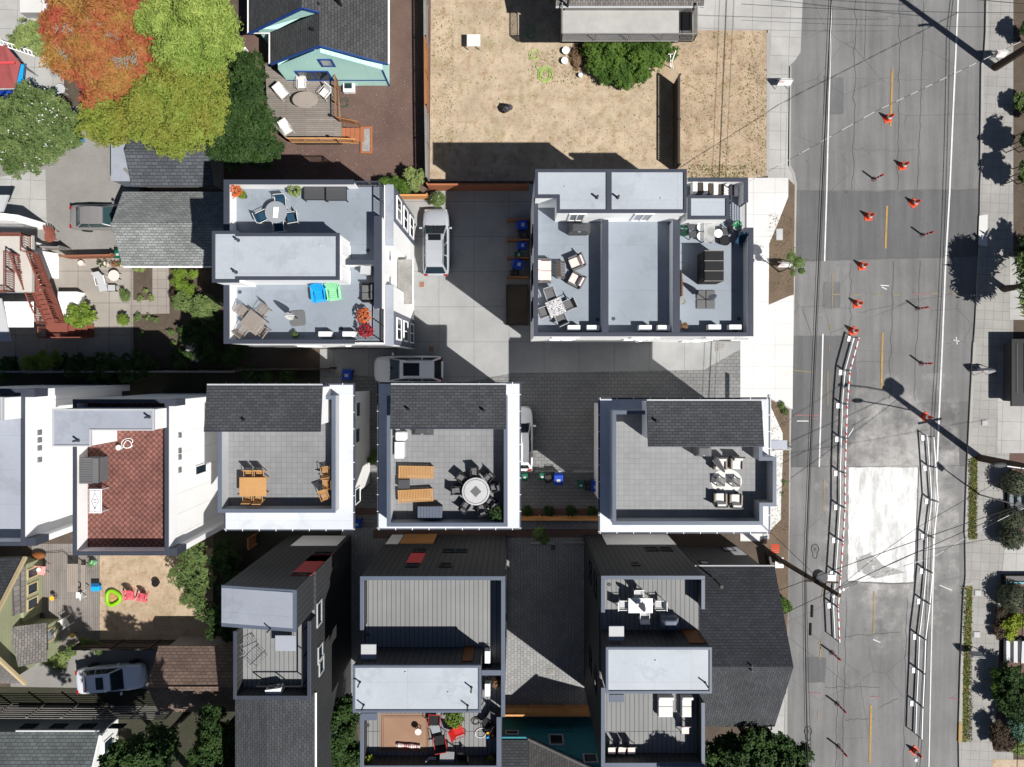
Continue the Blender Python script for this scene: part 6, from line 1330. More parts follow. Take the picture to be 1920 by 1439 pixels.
for px, py in ((1528, 1030), (1515, 1372)):
    x, y, z = W(px, py, 7.); t = thing('cable_loop', 'teardrop cable storage loop ' + ('above the utility pole' if py < 1100 else 'near the bottom edge'), 'cable loop', (x, y, z))
    MB().tube([(x+.22*math.sin(a)*(1 if math.cos(a) > -.5 else .8), y+.30*math.cos(a)-(.25 if math.cos(a) < -.8 else 0), z) for a in [2*math.pi*i/20 for i in range(20)]], .022, 5, True).build('loop', M['wire'], t)
    mb = MB(); [mb.bar((x-.2*math.cos(a), y-.25*math.sin(a), z), (x+.2*math.cos(a), y+.25*math.sin(a), z), .015) for a in (0, .8, 1.6, 2.4)]; mb.build('spokes', M['wire'], t)
for px, py in ((1522, 1146), (1519, 1180)):
    x, y, z = W(px, py, 6.9); MB().tube([(x+.02, y+.35, z), (x, y-.35, z)], .09, 8).build('splice_case', M['black'], label='black cable splice case, ' + ('upper' if py < 1160 else 'lower')+' of two on the left cables', cat='splice case')
g_ = 'overhead cables east of the road, beyond the frame'
for dx, z in ((-.15, 5.2), (.1, 5.6), (.55, 6.0)):
    wire('dark cable outside the right edge casting a thin line of shadow', [(t1x+dx+.9, 34, z), (t1x+dx, t1y, z), (t2x+dx, t2y, z), (t2x+dx-1.1, -32, z)], .022, .3, group=g_)
wire('pale twisted cable crossing the road from upper right', [(t1x+1.5, t1y+.9, 6.6), W(1640, 210, 6.0), W(1440, 322, 5.4), W(1405, 340, 5.2)], .02, .05, 'wirewhite')
mbw = MB(); a_ = Vector((t1x+1.5, t1y+.9, 6.63)); b_ = Vector(W(1440, 322, 5.43))
wire('black drop cable from the pole top to the east side', [tuple(at(9.7)), W(1720, 1035, 9.2), (t2x+6, t2y-1.5, 9.4)], .014, .2)
wire('paired black drop cable rising to the right edge', [tuple(at(9.5)), W(1720, 990, 9.4), W(1950, 865, 9.8)], .013, .2)
wire('thin dashed looking cable from the pole to lower right houses', [tuple(at(9.6)+Vector((.3, .1, 0))), W(1750, 1045, 9.0), W(1960, 935, 9.0)], .016, .25, 'wirewhite')
wire('dark drop cable from the pole to the north houses', [tuple(at(9.2)), W(1405, 960, 8.9)], .016, .1)
wire('guy cable down to the ground beside the pole', [tuple(at(8.5)), W(1420, 1032, 3.0)], .014, .05)
wire('thin cable across the street at the top of the picture', [W(1390, 8, 8.), W(1960, 24, 8.)], .014, .3); wire('second thin cable across the street near the top', [W(1390, 38, 8.), W(1960, 50, 8.)], .009, .3)
wire('service cable from the upper pole toward the dry lawns', [(t1x, t1y, 9.8), W(1300, -60, 8)], .02, .2); wire('lower service cable from the upper pole', [(t1x, t1y, 8.), W(1250, -60, 6)], .02, .2)
wire('service cable casting a diagonal shadow over the lower road', [(t2x, t2y, 9.8), W(1440, 1115, 8.6)], .02, .3); wire('second diagonal service cable below it', [(t2x, t2y, 9.2), W(1430, 1170, 6)], .018, .3)
# ---- wheelie bins
def make_bin(matn, label):
    t = thing('wheelie_bin', label, 'bin', (0, 0, 0)); m = M[matn]
    MB().hexa([(-.22, -.26, .06), (.22, -.26, .06), (.22, .24, .06), (-.22, .24, .06)], [(-.29, -.34, .98), (.29, -.34, .98), (.29, .34, .98), (-.29, .34, .98)]).build('body', m, t, bevel=.03)
    mb = MB(); mb.hexa([(-.31, -.37, .98), (.31, -.37, .98), (.31, .36, .98), (-.31, .36, .98)], [(-.27, -.32, 1.06), (.27, -.32, 1.06), (.27, .30, 1.06), (-.27, .30, 1.06)]); mb.build('lid', m, t, bevel=.02)
    MB().tube([(-.25, .37, .96), (-.25, .44, .98), (.25, .44, .98), (.25, .37, .96)], .02, 6).build('handle', m, t)
    MB().cbox(0, -.05, 1.068, .24, .2, .01).build('lid_sticker', M['lgrey' if matn != 'binblk' else 'dgrey'], t)
    for s in (-1, 1):
        mb = MB().lathe(0, 0, [(.1, -.03), (.1, .03)], 12); mb.xf(Matrix.Translation((s*.25, .27, .1)) @ Matrix.Rotation(R(90), 4, 'Y')); mb.build('wheel', M['rubber'], t)
    return t
PB = {k: Proto(make_bin(k, 'bin')) for k in ('navy', 'binblk', 'bingrn')}
for k, px, py, rot, sc_, l in [('navy', 979, 422, 90, 1, 'uppermost blue bin beside the white townhouse wall'), ('binblk', 982, 440, 90, .9, 'black bin just below the uppermost blue bin'), ('navy', 979, 460, 90, .85, 'smaller blue bin in the middle of the wall row'), ('bingrn', 972, 477, 90, .7, 'green bin in the row along the wall'), ('navy', 972, 496, 75, 1.05, 'blue bin turned askew at the lower end of the row'), ('binblk', 965, 512, 90, .8, 'black bin at the foot of the wall row'),
                         ('navy', 650, 703, 0, 1, 'blue bin in the dark gap above the white townhouse'), ('bingrn', 984, 896, 0, .7, 'green bin next to the half hidden car'), ('bingrn', 1017, 895, 0, .7, 'green bin left of the black and bright blue bins'), ('binblk', 1028, 899, 10, .8, 'black bin touching the bright blue bin'), ('navy', 1047, 900, 0, 1.05, 'bright blue bin lit by a patch of sun'),
                         ('bingrn', 1090, 911, 0, .7, 'green bin close to the east townhouse'), ('binblk', 1104, 913, 0, .8, 'black bin close to the east townhouse'), ('navy', 1117, 912, 0, 1, 'blue bin tucked under the east townhouse eaves'), ('navy', 668, 984, 0, .8, 'blue bin under the eaves corner of the white townhouse'), ('bingrn', 218, 476, 0, .8, 'green bin at the corner of the shingled garage')]:
    PB[k].put(px, py, .02, rot, l, 'wheelie bins', zref=1.0, scale=sc_)
t = thing('bin_enclosure', 'low cedar divided bin enclosure against the white wall', 'enclosure', (*P2(970, 480), 0))
for i, y in enumerate((410, 448, 482, 518)): x0, y0, x1, y1 = rect(950, y, 992, y+3, .9); MB().box(x0, y0, 0, x1, y1, .9).build('divider', M['cedar'], t)
t = thing('raised_planter', 'long dark soil planter in shade by the white townhouse', 'planter', (*P2(968, 570), 0)); x0, y0, x1, y1 = rect(949, 534, 990, 610, .35)
MB().ring([(x0, y0), (x1, y0), (x1, y1), (x0, y1)], [(x0+.08, y0+.08), (x1-.08, y0+.08), (x1-.08, y1-.08), (x0+.08, y1-.08)], 0, .35).build('frame', M['darkwood'], t); MB().box(x0+.08, y0+.08, 0, x1-.08, y1-.08, .28).build('soil', M['soil'], t)
# ================================================================ FURNITURE AND SMALL THINGS
DK = ZD+.02
def legs4(t, mat, w, d, h, s=.04, z0=0):
    for sx in (-1, 1):
        for sy in (-1, 1): MB().cbox(sx*(w/2-s/2), sy*(d/2-s/2), z0+h/2, s, s, h).build('leg', M[mat], t)
def tiltback(mb, w, y, z0, z1, lean, th=.04):
    mb.hexa([(-w/2, y-th/2, z0), (w/2, y-th/2, z0), (w/2, y+th/2, z0), (-w/2, y+th/2, z0)], [(-w/2, y-lean-th/2, z1), (w/2, y-lean-th/2, z1), (w/2, y-lean+th/2, z1), (-w/2, y-lean+th/2, z1)])
def chair(label, fm, sm, w=.54, d=.52, arms=True, bh=.88, lean=.12, group=None, name='patio_chair', slats=0, seat_h=.44):
    t = thing(name, label, 'chair', (0, 0, 0), 0, group); legs4(t, fm, w, d, seat_h-.03, .035)
    sm_ = MB()
    if slats:
        for i in range(slats): y = -d/2+d*(i+.5)/slats; sm_.cbox(0, y, seat_h, w-.06, d/slats*.62, .025)
    else: sm_.cbox(0, 0, seat_h, w-.05, d-.03, .045)
    sm_.build('seat', M[sm], t, bevel=0 if slats else .015)
    b = MB()
    if slats:
        for i in range(slats): x = -w/2+.05+(w-.1)*(i+.5)/slats; b.hexa([(x-.02, -d/2, seat_h), (x+.02, -d/2, seat_h), (x+.02, -d/2+.02, seat_h), (x-.02, -d/2+.02, seat_h)], [(x-.02, -d/2-lean, bh), (x+.02, -d/2-lean, bh), (x+.02, -d/2-lean+.02, bh), (x-.02, -d/2-lean+.02, bh)])
        b.bar((-w/2, -d/2-lean, bh), (w/2, -d/2-lean, bh), .04, .06)
    else: tiltback(b, w-.06, -d/2+.02, seat_h+.03, bh, lean)
    b.build('backrest', M[sm], t)
    f = MB()
    for s in (-1, 1): f.bar((s*(w/2-.015), -d/2+.01, seat_h-.03), (s*(w/2-.015), -d/2-lean, bh), .03)
    f.bar((-w/2, -d/2-lean, bh-.0), (w/2, -d/2-lean, bh-.0), .03); f.build('back_frame', M[fm], t)
    if arms:
        for s in (-1, 1):
            a = MB(); a.tube([(s*w/2, -d/2-lean*.5, .64), (s*w/2, d/2-.05, .64), (s*w/2, d/2-.01, .58), (s*w/2, d/2-.01, seat_h-.03)], .02, 6); a.build('armrest', M[fm], t)
    return t
def table_rect(label, w, d, mat, lm, h=.74, slats=0, name='patio_table', th=.04):
    t = thing(name, label, 'table', (0, 0, 0)); mb = MB()
    if slats:
        for i in range(slats): mb.cbox(-w/2+w*(i+.5)/slats, 0, h, w/slats-.03, d, th)
        
    else: mb.cbox(0, 0, h, w, d, th)
    mb.build('table_top', M[mat], t, bevel=0 if slats else .012); legs4(t, lm, w*.9, d*.88, h-.04, .05); return t
def table_round(label, r, mat, lm, h=.72, ry=None, name='patio_table'):
    t = thing(name, label, 'table', (0, 0, 0)); mb = MB().lathe(0, 0, [(r*.97, h-.03), (r, h-.015), (r*.98, h)], 28)
    if ry: mb.v = [(x, y*ry/r, z) for x, y, z in mb.v]
    mb.build('table_top', M[mat], t)
    for a in (45, 135, 225, 315):
        ca, sa = math.cos(R(a)), math.sin(R(a))*(ry/r if ry else 1); MB().bar((ca*r*.75, sa*r*.75, 0), (ca*r*.55, sa*r*.55, h-.03), .035).build('leg', M[lm], t)
    return t
def at_(t, px, py, z, rot=0, zr=None):
    x, y = P2(px, py, z+(zr if zr is not None else .4)); t.location = (x, y, z); t.rotation_euler = (0, 0, R(rot)); return t
def armchair(label, fm, cm, w=.78, d=.76, seats=1, group=None, arm='wide', name='lounge_chair', cat='chair'):
    t = thing(name, label, cat, (0, 0, 0), 0, group); W_ = w if seats == 1 else w*1.75
    MB().box(-W_/2, -d/2, .10, W_/2, d/2, .30).build('base_frame', M[fm], t, bevel=.02)
    for i in range(seats):
        cw = (W_-.22)/seats; x0 = -W_/2+.11+cw*i; MB().box(x0+.01, -d/2+.16, .31, x0+cw-.01, d/2-.01, .45).build('seat_cushion', M[cm], t, bevel=.04)
        b = MB(); b.hexa([(x0+.01, -d/2+.10, .42), (x0+cw-.01, -d/2+.10, .42), (x0+cw-.01, -d/2+.24, .42), (x0+.01, -d/2+.24, .42)], [(x0+.01, -d/2+.0, .80), (x0+cw-.01, -d/2+.0, .80), (x0+cw-.01, -d/2+.12, .80), (x0+.01, -d/2+.12, .80)]); b.build('back_cushion', M[cm], t, bevel=.03)
    b = MB(); b.hexa([(-W_/2, -d/2, .3), (W_/2, -d/2, .3), (W_/2, -d/2+.07, .3), (-W_/2, -d/2+.07, .3)], [(-W_/2, -d/2-.08, .78), (W_/2, -d/2-.08, .78), (W_/2, -d/2-.01, .78), (-W_/2, -d/2-.01, .78)]); b.build('backrest', M[fm], t)
    for s in (-1, 1): MB().box(*(sorted((s*W_/2, s*(W_/2-.09)))[0], -d/2, .3), sorted((s*W_/2, s*(W_/2-.09)))[1], d/2-.02, .58).build('armrest', M[fm], t, bevel=.02)
    return t
def adirondack(label, m):
    t = thing('adirondack_chair', label, 'chair', (0, 0, 0)); s_ = MB()
    for i in range(6): s_.hexa([(-.26, -.28+i*.105, .22+.025*i), (.26, -.28+i*.105, .22+.025*i), (.26, -.20+i*.105, .22+.025*i), (-.26, -.20+i*.105, .22+.025*i)], [(-.26, -.28+i*.105, .245+.025*i), (.26, -.28+i*.105, .245+.025*i), (.26, -.20+i*.105, .245+.025*i), (-.26, -.20+i*.105, .245+.025*i)])
    s_.build('seat', M[m], t); b = MB()
    for i in range(7):
        u = (i-3)/3; x = u*.25; xt = u*.34; hh = .98-.14*u*u; b.hexa([(x-.035, -.30, .25), (x+.035, -.30, .25), (x+.035, -.27, .25), (x-.035, -.27, .25)], [(xt-.045, -.30-hh*.36, hh), (xt+.045, -.30-hh*.36, hh), (xt+.045, -.27-hh*.36, hh), (xt-.045, -.27-hh*.36, hh)])
    b.build('backrest', M[m], t)
    for s in (-1, 1):
        MB().prism([(s*.30, -.42), (s*.42, -.40), (s*.45, .22), (s*.38, .32), (s*.29, .28)], .52, .55).build('armrest', M[m], t)
        MB().cbox(s*.33, .25, .26, .05, .10, .52).build('leg', M[m], t); MB().bar((s*.30, .3, .36), (s*.30, -.55, .04), .04, .1).build('leg', M[m], t)
    return t
def umbrella(label, cm='offwhite', base='sq', h=2.5, tilt=(0, 0)):
    t = thing('closed_umbrella', label, 'umbrella', (0, 0, 0))
    if base == 'sq': MB().prism([(.44*math.cos(a)*(1 if abs(math.cos(a)) < .72 else .98)*1.12 if 0 else max(-.44, min(.44, .56*math.cos(a))), max(-.44, min(.44, .56*math.sin(a)))) for a in [2*math.pi*i/24 for i in range(24)]], 0, .07).build('base', M['mgrey'], t, bevel=.015)
    elif base == 'quad':
        for sx in (-1, 1):
            for sy in (-1, 1): MB().cbox(sx*.27, sy*.27, .05, .52, .52, .09).build('base_weight', M['mgrey'], t, bevel=.05)
    tx, ty = tilt; MB().tube([(0, 0, 0), (tx, ty, h)], .024, 8).build('pole', M['black'], t)
    vs = []; n = 16; prof = [(.07, .42), (.16, .48), (.14, .65), (.10, .85), (.05, .97), (.02, 1.)]
    mb = MB()
    for r, u in prof:
        for k in range(n): a = 2*math.pi*k/n; rr = r*(1.25 if k % 2 else .62); vs.append((tx*u+rr*math.cos(a), ty*u+rr*math.sin(a), h*u))
    fs = [(i*n+k, i*n+(k+1) % n, (i+1)*n+(k+1) % n, (i+1)*n+k) for i in range(len(prof)-1) for k in range(n)]
    mb.add(vs, fs).build('canopy', M[cm], t); return t
def pot(label, r, mat, h=.35, plant=None, seed=1, n=260, ps=.06, pr=None, name='flower_pot', cat='pot'):
    t = thing(name, label, cat, (0, 0, 0)); MB().lathe(0, 0, [(r*.72, 0), (r, h), (r*.9, h), (r*.86, h-.04)], 16).build('pot', M[mat], t)
    if plant: q = pr or r*1.2; leaves('plant', [(0, 0, h+q*.5, q, q, q*.8)], n, ps, M[plant], t, .08, .45, seed=seed, low=-.3, cn=8)
    return t
# ---- mini split condensers: one kind, copied to every deck
t = thing('air_conditioner', 'ac', 'air conditioner', (0, 0, 0), 0, 'white air conditioner units on the roof decks')
MB().box(-.40, -.17, .12, .40, .17, .72).build('casing', M['pure'], t, bevel=.02)
MB().cyl(0, 0, 0, .012, .22, 20).xf(Matrix.Translation((-.1, .172, .42)) @ Matrix.Rotation(R(-90), 4, 'X')).build('fan_grille', M['dgrey'], t)
for s in (-1, 1): MB().box(s*.28-.03, -.2, 0, s*.28+.03, .2, .12).build('foot', M['dgrey'], t)
MB().tube([(.41, -.05, .3), (.50, -.05, .3), (.50, -.2, .2)], .02, 6).build('refrigerant_pipe', M['black'], t)
AC = Proto(t)
for px, py, rot, l in [(1076, 615, 0, 'left white air conditioner on the first deck of the triple townhouse'), (1112, 615, 0, 'right white air conditioner on the first deck of the triple townhouse'), (1210, 615, 0, 'left white air conditioner on the empty middle deck'), (1245, 615, 0, 'right white air conditioner on the empty middle deck'), (1340, 614, 0, 'left white air conditioner on the deck with umbrella and cabinet'), (1379, 614, 0, 'right white air conditioner on the deck with umbrella and cabinet'),
                   (609, 627, 0, 'white air conditioner left of its twin, by the red potted plant deck'), (654, 627, 0, 'white air conditioner nearest the red potted plant'), (914, 1233, 90, 'white air conditioner north of the divider on the dark sided house'), (914, 1294, 90, 'white air conditioner beside the cluttered south deck'), (514, 1296, 8, 'white air conditioner at the south end of the narrow dark house')]:
    AC.put(px, py, DK, rot, l, zref=DK+.6, scale=.88 if rot != 8 else 1.1)
# ---- deck A1
at_(armchair('cream cushioned two seat sofa against the west parapet', 'mgrey', 'cream', seats=2, name='sofa', cat='sofa'), 1021, 508, DK, -90)
t = table_rect('brown slatted coffee table between the cream sofa and armchairs', 1.0, .52, 'door', 'dgrey', .40, 12, 'coffee_table'); at_(t, 1051, 506, DK, 92)
for c in t.children: 
    if c.name.startswith('table_top'): c.data.materials[0] = plain('brown_slats', (.12, .095, .085), .7, 0, .1)
at_(armchair('cream cushioned armchair, upper of the pair beside the coffee table', 'mgrey', 'cream'), 1080, 492, DK, 112); at_(armchair('cream cushioned armchair, lower of the pair beside the coffee table', 'mgrey', 'cream'), 1080, 525, DK, 62)
t = table_rect('square table with black and white speckled cloth and blue napkin', .92, .92, 'pure', 'dgrey', .72)
M['speck'] = None
n = NT('speckled_tablecloth', .8); M['speck'] = n.out(n.mix(n.ramp(n.noise(22, 2, .5), .52, .56), (.75, .75, .74), (.05, .05, .06)))
for c in t.children:
    if c.name.startswith('table_top'): c.data.materials[0] = M['speck']
at_(t, 1042, 577, DK, 22, .72)
PCH = Proto(chair('chair', 'lgrey', 'mgrey', .6, .56, group='grey chairs round the speckled table'))
for px, py, rot, l in [(1032, 553, 200, 'grey chair north of the speckled table'), (1066, 573, 115, 'grey chair east of the speckled table'), (1021, 586, -70, 'grey chair west of the speckled table'), (1052, 598, 25, 'grey chair south of the speckled table')]: PCH.put(px, py, DK, rot, l, zref=DK+.45)
def grill(label, m='dgrey', w=1.25, covered=True):
    t = thing('covered_grill', label, 'grill', (0, 0, 0)); MB().hexa([(-w*.42, -.26, .0), (w*.42, -.26, .0), (w*.42, .26, .0), (-w*.42, .26, .0)], [(-w/2, -.3, .85), (w/2, -.3, .85), (w/2, .3, .85), (-w/2, .3, .85)]).build('cover_skirt', M[m], t, bevel=.04)
    MB().hexa([(-w/2, -.3, .86), (w/2, -.3, .86), (w/2, .3, .86), (-w/2, .3, .86)], [(-w*.30, -.18, 1.12), (w*.30, -.18, 1.12), (w*.30, .2, 1.12), (-w*.30, .2, 1.12)]).build('hood', M[m], t, bevel=.06); MB().cbox(0, -.22, 1.0, .14, .06, .06).build('badge', M['lgrey'], t); return t
at_(grill('dark covered barbecue grill against the white penthouse wall'), 1086, 428, DK, 0, .9)
# ---- deck A3
t = thing('storage_cabinet', 'tall black three door storage cabinet standing on the east deck', 'cabinet', (0, 0, 0)); MB().box(-.53, -.84, 0, .53, .84, 1.5).build('carcass', plain('dark_brown_panel', (.035, .028, .025), .7), t, bevel=.01)
for i in range(3): MB().box(-.5, -.81+i*.55, 1.502, .5, -.29+i*.55, 1.53).build('roof_panel', M['black'], t)
mb = MB(); [mb.box(-.54, -.845+i*.55, 1.51, .54, -.805+i*.55, 1.55) for i in range(4)]; mb.build('edge_strip', M['greywood'], t); mb = MB(); [mb.box(-.56, -.8+i*.55, .1, -.532, -.32+i*.55, 1.42) for i in range(3)]; mb.build('door', M['black'], t)
at_(t, 1339, 499, DK, 0, 1.5)
at_(umbrella('closed grey umbrella on four part base beside the black cabinet', 'lgrey', 'quad', 2.2), 1323, 562, DK, 0, .05)
t = table_rect('narrow table with striped woven runner on the east deck', .62, 1.3, 'offwhite', 'dgrey', .7, 14); at_(t, 1330, 433, DK, 0, .7)
ST = Proto(table_round('round white stool', .24, 'pure', 'black', .45, name='stool')); ST.root['category'] = 'stool'
for px, py, l in [(1315, 426, 'round white stool, upper left of the woven table'), (1315, 443, 'round white stool, lower left of the woven table'), (1347, 438, 'round white stool right of the woven table')]: ST.put(px, py, DK, 0, l, zref=DK+.45)
PC = Proto(chair('chair', 'black', 'dgrey', .42, .4, False, .8)); PC.put(1297, 425, DK, -95, 'black folding chair against the divider, upper', zref=DK+.4); PC.put(1299, 440, DK, -80, 'black folding chair against the divider, lower', zref=DK+.4); PC.put(1360, 434, DK, 95, 'black folding chair right of the white stool', zref=DK+.4)
at_(pot('dark round basket with pale cloth on the east deck', .3, 'black', .4, None, cat='basket', name='basket'), 1360, 451, DK, 0, .4)
t = pot('pale tub holding a coiled green hose on the east deck', .28, 'lgrey', .55, None, cat='tub', name='tub'); at_(t, 1382, 423, DK, 0, .5)
def hose(label, px, py, z, r, m, coils=3, parent=None, w=.018, ell=1., rot=0):
    x, y = P2(px, py, z); pts = []
    for i in range(coils*14):
        a = 2*math.pi*i/14; k = 1+.22*math.sin(a*.37+i*.13); pts.append((x+r*k*math.cos(a)+.05*math.sin(i*.7), y+r*k*ell*math.sin(a)+.04*math.cos(i*.5), z+.02+.004*(i/14)))
    return MB().tube(pts, w, 5).build('garden_hose', M[m], parent, label=label, cat='hose')
hose('bright green hose coiled in the tub on the east deck', 1383, 421, DK+.6, .16, 'greenhose', 4); hose('tangled bright green hose by the divider of the east deck', 1281, 432, DK+.05, .22, 'greenhose', 4, ell=1.5)
at_(pot('round brown pot at the divider foot on the east deck', .2, 'stone', .35), 1279, 565, DK, 0, .35)
t = thing('leaning_boards', 'rusty boards stacked along the divider on the east deck', 'boards', (0, 0, 0)); [MB().box(-.09+.02*i, -.75, .0, -.06+.05*i, .7-.25*i, .7-.1*i).build('board', M['door' if i else 'darkwood'], t) for i in range(3)]; at_(t, 1279, 530, DK, 0, .5)
at_(chair('faded blue plastic chair in the shaded corner of the east deck', 'bluesling', 'bluesling', .5, .5), 1388, 452, DK, 150)
at_(pot('dry reddish plant in the south corner of the east deck', .16, 'dgrey', .3, 'l_dry', 3, 300), 1283, 612, DK, 0, .4)
# ---- deck B north
t = table_round('round glass table with a white cloth among blue sling chairs', .62, 'glasspale', 'dgrey', .72); at_(t, 517, 398, DK, 0, .72); x, y = P2(516, 398, DK+.76)
MB().hexa([(x-.15, y-.3, DK+.745), (x+.12, y-.33, DK+.745), (x+.2, y+.28, DK+.745), (x-.1, y+.33, DK+.745)], [(x-.12, y-.25, DK+.79), (x+.08, y-.3, DK+.80), (x+.15, y+.22, DK+.78), (x-.08, y+.28, DK+.8)]).build('white_cloth', M['pure'], label='crumpled white cloth lying on the round glass table', cat='cloth')
PS = Proto(chair('chair', 'offwhite', 'bluesling', .60, .58, group='blue sling chairs around the glass table'))
for px, py, rot, l in [(527, 381, 185, 'blue sling chair north of the glass table'), (494, 406, -65, 'blue sling chair west of the glass table'), (547, 409, 100, 'blue sling chair east of the glass table'), (523, 424, 5, 'blue sling chair south of the glass table, in shadow')]: PS.put(px, py, DK, rot, l, zref=DK+.5)
def bench(label, w, d, h=.5, fm='black', tm='mgrey'):
    t = thing('covered_bench', label, 'bench', (0, 0, 0)); MB().box(-w/2, -d/2, h-.08, w/2, d/2, h).build('top', M[tm], t, bevel=.01); legs4(t, fm, w+.06, d+.06, h-.08, .05); MB().ring([(-w/2-.03, -d/2-.03), (w/2+.03, -d/2-.03), (w/2+.03, d/2+.03), (-w/2-.03, d/2+.03)], [(-w/2, -d/2), (w/2, -d/2), (w/2, d/2), (-w/2, d/2)], h-.1, h-.01).build('frame', M[fm], t); return t
at_(bench('dark slatted daybed, left of the pair on the north deck', 1.12, .72, .5, 'black', 'dgrey'), 590, 363, DK); at_(bench('dark slatted daybed, right of the pair on the north deck', 1.12, .72, .5, 'black', 'dgrey'), 631, 364, DK)
at_(pot('red leaved plants in the north west deck corner', .2, 'dgrey', .45, 'l_orange', 4, 500, .06, .42), 441, 358, DK, 0, .5); at_(pot('green potted plant beside the red leaved one', .16, 'dgrey', .35, 'l_lime', 5, 300), 455, 366, DK, 0, .4); at_(pot('grassy potted plant left of the daybeds', .2, 'dgrey', .4, 'l_pale', 6, 420, .08, .36), 554, 358, DK, 0, .4)
t = thing('storage_box', 'pale grey storage box against the east railing wall', 'box', (0, 0, 0)); MB().box(-.22, -.22, 0, .3, .22, .8).build('box', M['lgrey'], t, bevel=.02); MB().box(-.24, -.24, .8, .32, .24, .84).build('lid', M['lgrey'], t); at_(t, 684, 507, DK, -5, .8)
at_(armchair('dark framed settee in the shade of the east rail', 'black', 'mgrey', .62, .7, 2, name='sofa', cat='sofa'), 690, 549, DK, 90)
# ---- deck B south
t = table_rect('weathered teak dining table turned at an angle on the south deck', 1.15, 1.0, 'teakw', 'teakw', .74, 11); at_(t, 475, 605, DK, -38, .74)
PT = Proto(chair('chair', 'teakw', 'teakw', .56, .52, True, .92, group='weathered teak chairs around the angled table', slats=7))
for px, py, rot, l in [(458, 586, -130, 'teak chair at the upper left of the angled table'), (493, 583, 142, 'teak chair at the upper right of the angled table'), (456, 620, -38, 'teak chair at the lower left of the angled table'), (492, 621, 52, 'teak chair at the lower right of the angled table')]: PT.put(px, py, DK, rot, l, zref=DK+.5)
at_(umbrella('closed white umbrella on dark square base in the sun', 'offwhite', 'sq', 2.3), 558, 597, DK, 5, .05)
at_(adirondack('bright blue adirondack chair facing south', 'blue'), 599, 556, DK, 188); at_(adirondack('mint green adirondack chair beside the blue one', 'mint'), 626, 553, DK, 186)
at_(pot('orange leafed potted maple at the east rail', .2, 'dgrey', .4, 'l_orange', 8, 520, .07, .42), 682, 592, DK, 0, .6); at_(pot('crimson leafed potted maple in the south east corner', .2, 'dgrey', .4, 'l_crimson', 9, 520, .07, .42), 686, 620, DK, 0, .6)
at_(pot('shaded spindly plant by the south parapet', .15, 'dgrey', .3, 'l_mid', 10, 160), 553, 628, DK, 0, .4)
# ---- deck C1
t = table_rect('orange teak dining table on the grey tiled deck', 1.5, 1.05, 'teak', 'teak', .74, 0); at_(t, 474, 913, DK, 0, .74)
OT = Proto(chair('chair', 'teak', 'teak', .5, .5, True, .9, slats=7, group='orange teak chairs'))
for px, py, rot, l in [(467, 893, 180, 'orange teak chair behind the table, left'), (487, 893, 180, 'orange teak chair behind the table, right'), (465, 930, 0, 'orange teak chair before the table, left'), (485, 931, 0, 'orange teak chair before the table, right'), (611, 883, 8, 'orange teak chair at the east wall, uppermost'), (612, 908, 90, 'orange teak chair at the east wall, middle'), (609, 930, 200, 'orange teak chair at the east wall, lowest and tilted')]: OT.put(px, py, DK, rot, l, zref=DK+.5)
t = thing('lantern', 'small bright red lantern beside the shingled roof edge', 'lantern', (0, 0, 0)); MB().box(-.14, -.14, 0, .14, .14, .4).build('body', M['red'], t, bevel=.03); MB().cyl(0, 0, .4, .5, .06, 10).build('cap', M['red'], t); MB().bar((-.12, .1, .9), (-.1, -.28, .1), .03).build('stand', M['pure'], t); at_(t, 608, 778, DK, 20)
# ---- deck C2
def lounger(label):
    t = thing('slatted_lounger', label, 'lounger', (0, 0, 0)); mb = MB()
    for i in range(22): mb.cbox(-.93+i*.0885, 0, .36, .066, .66, .025)
    mb.build('slats', M['teak'], t); MB().ring([(-.98, -.35), (.98, -.35), (.98, .35), (-.98, .35)], [(-.93, -.32), (.93, -.32), (.93, .32), (-.93, .32)], .28, .39).build('frame', M['teak'], t); legs4(t, 'teak', 1.9, .64, .28, .06); return t
at_(lounger('orange slatted lounger, upper of the pair'), 780, 886, DK, -1); at_(lounger('orange slatted lounger, lower of the pair'), 779, 930, DK, 3)
t = thing('side_cube', 'grey cube table between the two slatted loungers', 'side table', (0, 0, 0)); MB().box(-.29, -.24, 0, .29, .24, .42).build('body', M['mgrey'], t, bevel=.02); MB().box(-.3, -.25, .42, .3, .25, .46).build('top', M['dgrey'], t, bevel=.01); at_(t, 757, 908, DK, 0, .45)
t = thing('fire_table', 'round pale stone fire table ringed by grey chairs', 'table', (0, 0, 0)); MB().lathe(0, 0, [(.5, 0), (.52, .55), (.72, .60)], 28).build('pedestal', M['mgrey'], t); MB().lathe(0, 0, [(.76, .60), (.78, .66), (.76, .68)], 36).build('table_top', plain('pale_stone', (.55, .55, .56), .6, 0, .12, 8.), t)
MB().ring([(.68*math.cos(R(a)), .68*math.sin(R(a))) for a in range(0, 360, 10)], [(.65*math.cos(R(a)), .65*math.sin(R(a))) for a in range(0, 360, 10)], .675, .684).build('inlay_ring', M['dgrey'], t); MB().prism([(0, .32), (-.32, 0), (0, -.32), (.32, 0)], .67, .69).build('burner_lid', M['mgrey'], t); at_(t, 892, 922, DK, 0, .68)
RC = Proto(armchair('chair', 'black', 'mgrey', .58, .56, group='grey chairs ringing the stone fire table'))
nms = ['north', 'north east', 'east', 'south east', 'south', 'south west', 'west', 'north west']
fx, fy = P2(892, 922, DK+.6)
for a, nm_ in ((95, 'north'), (48, 'north east'), (10, 'east'), (-38, 'south east'), (-72, 'south'), (-125, 'south west'), (178, 'west'), (138, 'north west')):
    RC.put(0, 0, DK, a+90, f'grey cushioned chair at the {nm_} side of the fire table', world=(fx+1.08*math.cos(R(a)), fy+1.08*math.sin(R(a))), scale=.88)
